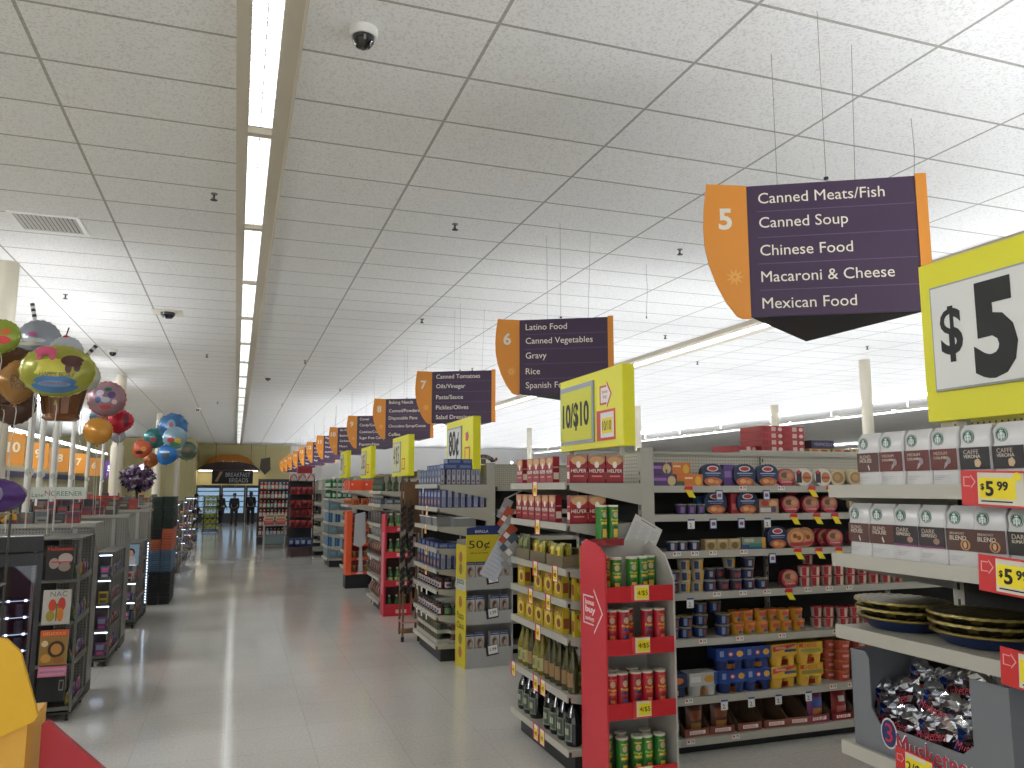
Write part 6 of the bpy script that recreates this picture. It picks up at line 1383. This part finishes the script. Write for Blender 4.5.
foil(bp(2, 336, 6.5), .12, '8a9a3a', 'green frosted balloon with red spots at the left edge', [('o', .1, -.3, .5, .25, 'b8322a'), ('o', .3, .2, .25, .2, 'c86a3a'), ('o', -.3, .3, .2, .15, 'c8423a')], ztie=1.54)
def straw(c, rz, lab):
    m = MB(); m.T = Matrix.Translation(c) @ Matrix.Rotation(rz, 4, 'Y')
    for k in range(6): m.lathe([(.016, k * .022), (.016, k * .022 + .022)], mat('1a1a1a' if k % 2 else 'b8b8b8', .4), 8)
    return m
for px, py, Y, a, lab in ((35, 320, 6.9, -12, 'the grey sundae balloon'), (84, 358, 6.9, 38, 'the whitish scoop balloon')):
    par = [o for o in bpy.data.objects if o.get('label', '').startswith(('silver grey sundae', 'whitish scoop')[px == 84])][0]
    m = straw(tuple(Vector(bp(px, py, Y)) - par.location), R(a), lab); m.build('straw', par)
par = [o for o in bpy.data.objects if o.get('label', '').startswith('pale silver scoop')][0]
m = MB(); c = Vector(bp(66, 339, 6.75)) - par.location; m.ball(tuple(c), (.03, .03, .03), mat('a81c20', .25), 12, 8); m.tube([tuple(c + Vector((0, 0, .025))), tuple(c + Vector((.015, 0, .09)))], .005, PRN); m.build('cherry', par)
conf = [('o', -.3, .3, .2, .16, 'b8b4c8'), ('o', .3, .2, .2, .2, '4a3a70'), ('o', 0, -.1, .24, .16, '9aa0a8'), ('o', -.4, -.1, .14, .2, '3a4a70'), ('o', .1, .5, .2, .12, '2a5a4a'), ('o', .45, -.2, .14, .14, 'c8a0a0'), ('o', 0, -.5, .3, .12, 'a83a3a')]
foil(bp(107, 399, 10), .2, '8a6a70', 'round confetti printed balloon with a red rim, middle cluster', conf, rim='c03a30', ztie=1.54)
foil(bp(101, 417, 10.45), .12, '34566a', 'blue balloon behind the amber one, middle cluster', ztie=1.54)
foil(bp(98, 431, 9.9), .15, 'b47c2c', 'plain amber round balloon, middle cluster', ztie=1.54)
foil(bp(120, 421, 10.25), .14, 'a81c30', 'shiny red balloon, middle cluster', [('o', .5, 0, .2, .6, '6a1a2a')], ztie=1.54, shape=flat_)
foil(bp(118, 436, 10.3), .08, '9a9a9e', 'small silver balloon under the red one, middle cluster', ztie=1.54)
scal = lambda t: .92 + .09 * abs(math.sin(4.5 * t))
foil(bp(173, 427, 16), .26, '2f5a84', 'scalloped blue balloon on top of the far cluster', [('o', -.1, .1, .3, .42, '6a8aa0'), ('o', -.1, .1, .14, .2, 'a84a4a')], shape=scal, ztie=.05)
foil(bp(155, 438, 16.2), .19, '2f6a68', 'teal balloon, far cluster', [('o', -.1, -.2, .3, .25, '8a3a3a')], ztie=.05)
foil(bp(175, 438, 15.45), .2, '7a94a0', 'pale round balloon with red and yellow prints, far cluster', [('o', -.3, -.2, .3, .25, 'a83a34'), ('o', .3, -.3, .28, .25, 'b8a030'), ('o', 0, -.6, .4, .2, '3a7a4a')], ztie=.05)
foil(bp(142, 449, 15.6), .16, 'a84a2c', 'orange red balloon, far cluster', [('o', .2, 0, .3, .3, 'c8803a'), ('o', -.2, -.4, .4, .2, '5a2a20')], shape=flat_, ztie=.05)
foil(bp(151, 460, 16.1), .13, '8c4c24', 'small copper balloon, far cluster', ztie=.05)
foil(bp(167, 455, 15.3), .17, '2468a8', 'bright blue balloon with a white swirl, far cluster', [('o', -.1, -.1, .4, .35, '3a4a5a'), ('o', -.2, .3, .5, .12, 'b8c0c8')], shape=flat_, ztie=.05)
foil(bp(178, 452, 16.1), .11, 'a83a3c', 'small red balloon, far cluster', ztie=.05)
foil(bp(187, 451, 15.9), .17, '4a5a48', 'dull green round balloon, far cluster', [('o', 0, .1, .4, .3, '6a5a48')], ztie=.05)

# ---------------------------------------------------------------- far end of the aisle
def banana_rack():
    r = empty('produce_rack', (-1.27, 35.6, 0)); m = MB()
    for x in (.05, .55):
        for y in (.05, .55): m.box(x, x + .03, y, y + .03, .08, 1.5, DG)
    m.box(0, .65, 0, .65, .05, .08, DG); m.build('frame', r)
    for k in range(6): m = MB(); m.box(.02, .62, .02, .62, .12 + .24 * k, .14 + .24 * k, DG); m.build('shelf', r)
    wheels(r, 0, .65, 0, .65)
    return tag(r, 'wheeled black produce rack with six tiers, far down the aisle', 'rack')
banana_rack()
def banana():
    m = MB()
    for k in range(5):
        a = R(-50 + 25 * k); pts = [(.13 * math.sin(a) * q + .02 * math.sin(a), -.02 + .1 * math.cos(a) * q, .19 - .12 * q * q) for q in (0, .4, .8, 1.15)]
        m.tube(pts, .02, mat(('8f9a24', 'a8a82c')[k % 2], .5), 6)
    return m.build('banana_bunch')
for k in range(6): row('ban', banana, [(-1.27 + .12 + .2 * q, 35.7, .1405 + .24 * k) for q in range(3)], 0, 'green yellow banana bunch', 'on the %s tier of the produce rack' % ('lowest', 'second', 'third', 'fourth', 'fifth', 'top')[k], 'fruit', 'banana bunches')
def tall_rack(x0, x1, y0, y1, h, zs, col, label):
    r = empty('display_rack', (x0, y0, 0)); W, D = x1 - x0, y1 - y0; c = mat(col, .5)
    m = MB(); 
    for x in (0, W - .03):
        m.box(x, x + .03, 0, .03, .25, h, c); m.box(x, x + .03, D - .03, D, .25, h, c)
    m.build('frame', r); m = MB(); m.box(0, W, 0, D, .0, .24, c, .08); m.build('base', r); m = MB(); m.box(.031, W - .031, D - .04, D - .031, .25, h, DG); m.build('back_panel', r)
    for z in zs: m = MB(); m.box(.031, W - .031, 0, D - .041, z - .02, z, c); m.build('shelf', r)
    return tag(r, label, 'rack')
zs = [.26, .78, 1.07, 1.32, 1.68, 2.05]
tall_rack(1.4, 2.07, 22.6, 23.3, 2.1, zs, '33201e', 'tall dark rack of red bags on an oval base, far along the aisle')
rdb = pouch('red_bag', .145, .2, .1, '8c2020', [(.2, .8, .3, .7, '5a1414')]); bdb = pouch('blue_bag', .16, .24, .1, '22305c', [(.2, .8, .3, .7, '8a94a8')]); wrb = boxy('party_carton', .2, .2, .15, 'b8aaa4', [('p', [(0, 0), (.5, .9), (1, .2), (1, .5), (.5, 1), (0, .4)], '9c2a2e')])
for k, z in enumerate(zs):
    f, ky, lb_, n = (bdb, 'bdb', 'dark blue bag', 4) if k == 0 else ((rdb, 'rdb', 'red bag', 4) if k < 5 else (wrb, 'wrb', 'white and red carton', 3))
    row(ky, f, [(1.5 + .47 * q / (n - 1), 22.64, z + .001) for q in range(n)], 0, lb_, 'on the %s shelf of the tall dark rack' % ('lowest', 'second', 'third', 'fourth', 'fifth', 'top')[k], 'bag', 'bags on the tall dark rack')
place('rcx', boxy('red_carton', .4, .2, .25, '8e1f26', [('r', .1, .9, .2, .8, '7a1a20')]), (1.8, 22.7, 2.2525), 0, 'large red carton on the very top of the tall dark rack', 'carton')
zb = [.3, .6, .9, 1.2, 1.5, 1.8]
tall_rack(.72, 1.75, 27.6, 28.2, 2.15, zb, '1c1c20', 'black rack of coloured bottles before the distant aisles')
bt = {c: bottle('coloured_bottle', [(.045, 0), (.05, .02), (.05, .15), (.03, .19), (.025, .22)], c, (.03, .14, 70), (.027, .2, .235, 'b8b4ac'), 'b0aca4') for c in ('b8401c', '9c1c24', '2a6a8a', '3a7a5a', '8a8a90')}
for k, z in enumerate(zb):
    cs = ['b8401c', 'b8401c', '8a8a90', '2a6a8a', '9c1c24', '3a7a5a', '9c1c24', '8a8a90']
    for q in range(8):
        c = cs[(q + k * (q > 1)) % 8]; place('bt' + c, bt[c], (.82 + .118 * q, 27.64, z + .001), 0, 'coloured bottle, %son %s shelf of black rack' % (nth(q, 8), ('lowest', 'second', 'third', 'fourth', 'fifth', 'top')[k]), 'bottle', 'bottles on the black rack')
def dtable():
    r = empty('display_table', (.86, 26, 0)); m = MB(); m.box(0, .7, 0, .6, .68, .72, mat('8a8880', .5)); m.build('tabletop', r)
    for x in (.02, .64):
        for y in (.02, .54): m = MB(); m.box(x, x + .04, y, y + .04, 0, .68, WIRE); m.build('leg', r)
    m = MB(); m.box(.06, .64, .06, .54, .12, .4, mat('5a6a6a', .6)); m.build('basket', r)
    return tag(r, 'small grey display table before the black bottle rack', 'table')
dtable()
fb = boxy('flat_carton', .3, .09, .3, 'a89a80', [('r', .1, .9, .2, .8, '8a5a4a')]); frc = boxy('red_tray', .3, .12, .3, '8e2a26', [('r', .1, .9, .5, .8, 'b0605a')])
row('frc', frc, [(1.03, 26.05, .7205), (1.38, 26.05, .7205)], 0, 'red tray', 'on the small display table', 'tray', 'red trays'); row('fb', fb, [(1.03, 26.05, .841), (1.38, 26.05, .841)], 0, 'pale flat carton on a red tray', 'on the small display table', 'carton', 'pale flat cartons')
row('fb', fb, [(1.05, 26.06, .9315), (1.38, 26.06, .9315)], 0, 'pale flat carton in the upper layer', 'on the small display table', 'carton', 'pale flat cartons')
# bakery front on the far wall
def bakery():
    r = empty('bakery_sign', (-.4, 48.4, 0)); m = MB()
    pts = [(-1.4, 2.95), (1.45, 2.95), (1.3, 3.3), (1.0, 3.6), (.5, 3.78), (-.5, 3.78), (-1.0, 3.6), (-1.3, 3.3)]; m.prism(pts, .3, .45, mat('c07a2a', .6), 'y'); m.build('board', r)
    m = MB(); m.text('from her kitchen', 0, 3.32, mat('e8dcc4', .5, emit=.4), 2.1, .22, .298, arc=.18, th=.02); m.build('lettering', r)
    m = MB(); m.prism([(-1.7, 2.85), (1.7, 2.85), (1.35, 3.15), (.6, 3.32), (-.6, 3.32), (-1.35, 3.15)], -.6, .29, mat('3a2a2c', .6), 'y'); m.build('canopy', r)
    for x in (-1.25, 1.2): m = MB(); m.box(x - .35, x + .35, -.58, .2, 2.8, 2.849, mat('fff4e0', .5, emit=3)); m.build('canopy_light', r)
    return tag(r, 'arched orange bakery sign over a dark canopy on the far wall', 'sign')
bakery()
m = MB(); m.box(-1.25, .9, 46.9, 46.95, 2.08, 2.82, mat('15151a', .6)); m.text('BREAKFAST', .1, 2.58, mat('b8bcc0', .5), 1.3, .24, 46.895, th=.01); m.text('BREADS', .15, 2.28, mat('b8bcc0', .5), 1.0, .24, 46.895, th=.01)
m.prism([(-1.1, 2.2), (-.95, 2.2), (-.7, 2.75), (-.85, 2.75)], 46.9, 46.89, mat('b08a6a', .6), 'y')
for x in (-1.1, .75): m.tube([(x, 46.92, 2.82), (x, 46.92, CZ)], .01, DG)
tag(m.build('hanging_board'), 'black hanging board reading BREAKFAST below the bakery canopy', 'sign')
def case_():
    r = empty('refrigerated_case', (-2, 46.2, 0)); m = MB(); m.box(0, 1.25, 0, .8, 0, 2.0, mat('3a3c40', .5)); m.build('cabinet', r)
    m = MB(); m.box(.08, 1.17, -.02, -.0005, .5, 1.85, mat('8aa8c4', .3, emit=.5)); m.build('lit_front', r)
    m = MB()
    for z in (.8, 1.1, 1.4, 1.65): m.box(.08, 1.17, -.03, -.0205, z, z + .05, DG)
    m.build('shelf', r); return r
for k in range(4): place('case_', case_, (-2.0 + 1.28 * k, 46.2, 0), 0, 'glowing blue white cold case under the bakery board, %s' % nth(k, 4).strip(), 'cold case', 'cold cases at the far end')
m = MB(); m.prism([(-.25, 3.5), (.25, 3.6), (.3, 2.9), (.0, 2.6), (-.3, 2.95)], 0, .05, mat('4a4238', .7), 'y'); o = m.build('hanging_basket'); o.location = (1.55, 47.5, 0); tag(o, 'dark brown hanging shape right of the bakery sign', 'decoration')
m = MB(); m.tube([(1.55, 47.52, 3.55), (1.55, 47.52, CZ)], .008, DG); m.v = [(a - 1.55, b - 47.5, c) for a, b, c in m.v]; m.build('wire', o)

# ---------------------------------------------------------------- people
def person(x, y, rz, h, label, top, legs, hair, stride=.12, arm=.1, walk=1):
    r = empty('person', (x, y, 0), rz); s = h / 1.7
    J = dict(pel=(0, 0, .93), sp=(0, .01, 1.1), ch=(0, .015, 1.3), nk=(0, .0, 1.45), hd=(0, -.02, 1.54), ht=(0, -.02, 1.66),
        hl=(.095, 0, .9), hr=(-.095, 0, .9), kl=(.1, -.06 - stride * .4, .5), kr=(-.1, .01 + stride * .2, .5), al=(.1, -stride, .09), ar=(-.1, stride + .08, .13), tl=(.11, -stride - .14, .03), tr=(-.11, stride - .04, .035),
        sl=(.17, .01, 1.38), sr=(-.17, .01, 1.38), el=(.2, .05, 1.12), er=(-.2, -.0, 1.12), wl=(.18, -.05 - arm, .93), wr=(-.18, -.1 - arm, .95), pl=(.17, -.08 - arm, .87), prr=(-.17, -.14 - arm, .9))
    for sd, p, w in (('l', 'pl', 1), ('r', 'prr', -1)):
        bx, by, bz = J[p]
        for k, (dx, L) in enumerate(((-.024, .065), (-.008, .075), (.008, .07), (.024, .055))): J['f%s%d' % (sd, k)] = (bx + dx * .6, by - .01 + dx, bz - .03); J['g%s%d' % (sd, k)] = (bx + dx * .4 + .008 * w, by - .015 + dx, bz - L)
        J['t%s0' % sd] = (bx, by - .035, bz + .02); J['t%s1' % sd] = (bx - .01 * w, by - .055, bz - .02)
    def skin(name, names, edges, rad, m_, par, sub=1):
        me = bpy.data.meshes.new(name); ix = {n: i for i, n in enumerate(names)}
        me.from_pydata([tuple(c * s for c in J[n]) for n in names], [(ix[a], ix[b]) for a, b in edges], []); o = bpy.data.objects.new(name, me); COL.objects.link(o); o.parent = par
        md = o.modifiers.new('Skin', 'SKIN'); md.use_smooth_shade = True
        for i, n in enumerate(names): v = me.skin_vertices[0].data[i]; q = rad[n]; q = q if isinstance(q, tuple) else (q, q); v.radius = (q[0] * s, q[1] * s); v.use_root = i == 0
        sb = o.modifiers.new('Subdivision', 'SUBSURF'); sb.levels = sub; sb.render_levels = sub; me.materials.append(m_); return o
    base = ['pel', 'sp', 'ch', 'nk', 'hd', 'ht', 'hl', 'hr', 'kl', 'kr', 'al', 'ar', 'tl', 'tr', 'sl', 'sr', 'el', 'er', 'wl', 'wr', 'pl', 'prr']
    E = [('pel', 'sp'), ('sp', 'ch'), ('ch', 'nk'), ('nk', 'hd'), ('hd', 'ht'), ('pel', 'hl'), ('pel', 'hr'), ('hl', 'kl'), ('hr', 'kr'), ('kl', 'al'), ('kr', 'ar'), ('al', 'tl'), ('ar', 'tr'), ('ch', 'sl'), ('ch', 'sr'), ('sl', 'el'), ('sr', 'er'), ('el', 'wl'), ('er', 'wr'), ('wl', 'pl'), ('wr', 'prr')]
    rad = dict(pel=(.13, .1), sp=(.12, .09), ch=(.14, .1), nk=.05, hd=(.075, .09), ht=(.06, .075), hl=.08, hr=.08, kl=.055, kr=.055, al=.035, ar=.035, tl=.03, tr=.03, sl=.055, sr=.055, el=.038, er=.038, wl=.025, wr=.025, pl=(.028, .016), prr=(.028, .016))
    fin = []
    for sd, p in (('l', 'pl'), ('r', 'prr')):
        for k in range(4): fin += [(p, 'f%s%d' % (sd, k)), ('f%s%d' % (sd, k), 'g%s%d' % (sd, k))]; base += ['f%s%d' % (sd, k), 'g%s%d' % (sd, k)]; rad['f%s%d' % (sd, k)] = .009; rad['g%s%d' % (sd, k)] = .007
        fin += [(p, 't%s0' % sd), ('t%s0' % sd, 't%s1' % sd)]; base += ['t%s0' % sd, 't%s1' % sd]; rad['t%s0' % sd] = .01; rad['t%s1' % sd] = .008
    sk = mat('9a705a', .6); body = skin('body', base, E + fin, rad, sk, r)
    T_ = ['ch', 'pel', 'sp', 'nk', 'sl', 'sr', 'el', 'er', 'wl', 'wr']
    skin('jacket', T_, [e for e in E if e[0] in T_ and e[1] in T_], {n: (tuple(c + .022 for c in rad[n]) if isinstance(rad[n], tuple) else rad[n] + .02) for n in T_}, mat(top, .8), r)
    T_ = ['pel', 'hl', 'hr', 'kl', 'kr', 'al', 'ar']
    skin('trousers', T_, [e for e in E if e[0] in T_ and e[1] in T_], {n: (tuple(c + .015 for c in rad[n]) if isinstance(rad[n], tuple) else rad[n] + .02) for n in T_}, mat(legs, .8), r)
    for a, b in (('al', 'tl'), ('ar', 'tr')): skin('shoe', [a, b], [(a, b)], {a: .045, b: .036}, mat('141414', .5), r)
    m = MB(); hx, hy, hz = (c * s for c in J['hd']); m.ball((0, hy + .02, hz + .075 * s), (.088 * s, .105 * s, .095 * s), mat(hair, .7), 14, 8); m.ball((0, hy + .055, hz - .0), (.07 * s, .06 * s, .1 * s), mat(hair, .7), 12, 8); m.build('hair', r)
    m = MB()
    for q in (-.028, .028): m.ball((q * s, hy - .098 * s, hz + .04 * s), (.011 * s, .008 * s, .007 * s), mat('e8e4e0', .3), 8, 6); m.ball((q * s, hy - .105 * s, hz + .04 * s), (.005 * s, .004 * s, .005 * s), PRN, 8, 6)
    m.ball((0, hy - .112 * s, hz + .012 * s), (.012 * s, .02 * s, .02 * s), sk, 8, 6); m.box(-.022 * s, .022 * s, hy - .1 * s, hy - .094 * s, hz - .03 * s, hz - .022 * s, mat('7a3a34', .5)); m.build('face', body)
    for q in (-1, 1): m = MB(); m.ball((q * .082 * s, hy, hz + .02 * s), (.012 * s, .02 * s, .032 * s), sk, 8, 6); m.build('ear', body)
    return tag(r, label, 'person')
person(-.02, 39.6, 0, 1.62, 'person in a black jacket and dark trousers walking nearer, left of the pair', '16161a', '2a2826', '2a1e18', .14)
person(.72, 40.0, PI, 1.68, 'person in a black jacket seen beside the other walker, right of the pair', '121216', '141418', '1a1614', .1)
person(-.62, 41.5, PI * .8, 1.6, 'person in dark grey standing behind the banana rack', '2c2c34', '22242c', '3a2a20', .03)
person(-1.62, 38.0, PI * .5, 1.6, 'person in black at the left side of the banana rack', '1a1a1e', '1c1c22', '1a1410', .02)

# ---------------------------------------------------------------- camera and world
cam = bpy.data.cameras.new('camera'); co = bpy.data.objects.new('camera', cam); COL.objects.link(co)
co.location = (0, 0, 1.85); co.rotation_euler = (R(97.5), 0, -R(19.137)); cam.sensor_width = 36; cam.lens = 790 / 1024 * 36; cam.clip_end = 200; cam.clip_start = .05
sc = bpy.context.scene; sc.camera = co
w = bpy.data.worlds.new('world'); sc.world = w; w.use_nodes = True
w.node_tree.nodes['Background'].inputs[0].default_value = (.95, .975, 1, 1); w.node_tree.nodes['Background'].inputs[1].default_value = EM_WORLD
sc.view_settings.view_transform = 'Standard'; sc.view_settings.look = 'None'; sc.view_settings.gamma = 1; sc.view_settings.exposure = EXPO; sc.view_settings.use_curve_mapping = False
sc.cycles.use_denoising = True; sc.cycles.max_bounces = 6; sc.cycles.diffuse_bounces = 4; sc.cycles.sample_clamp_indirect = 4
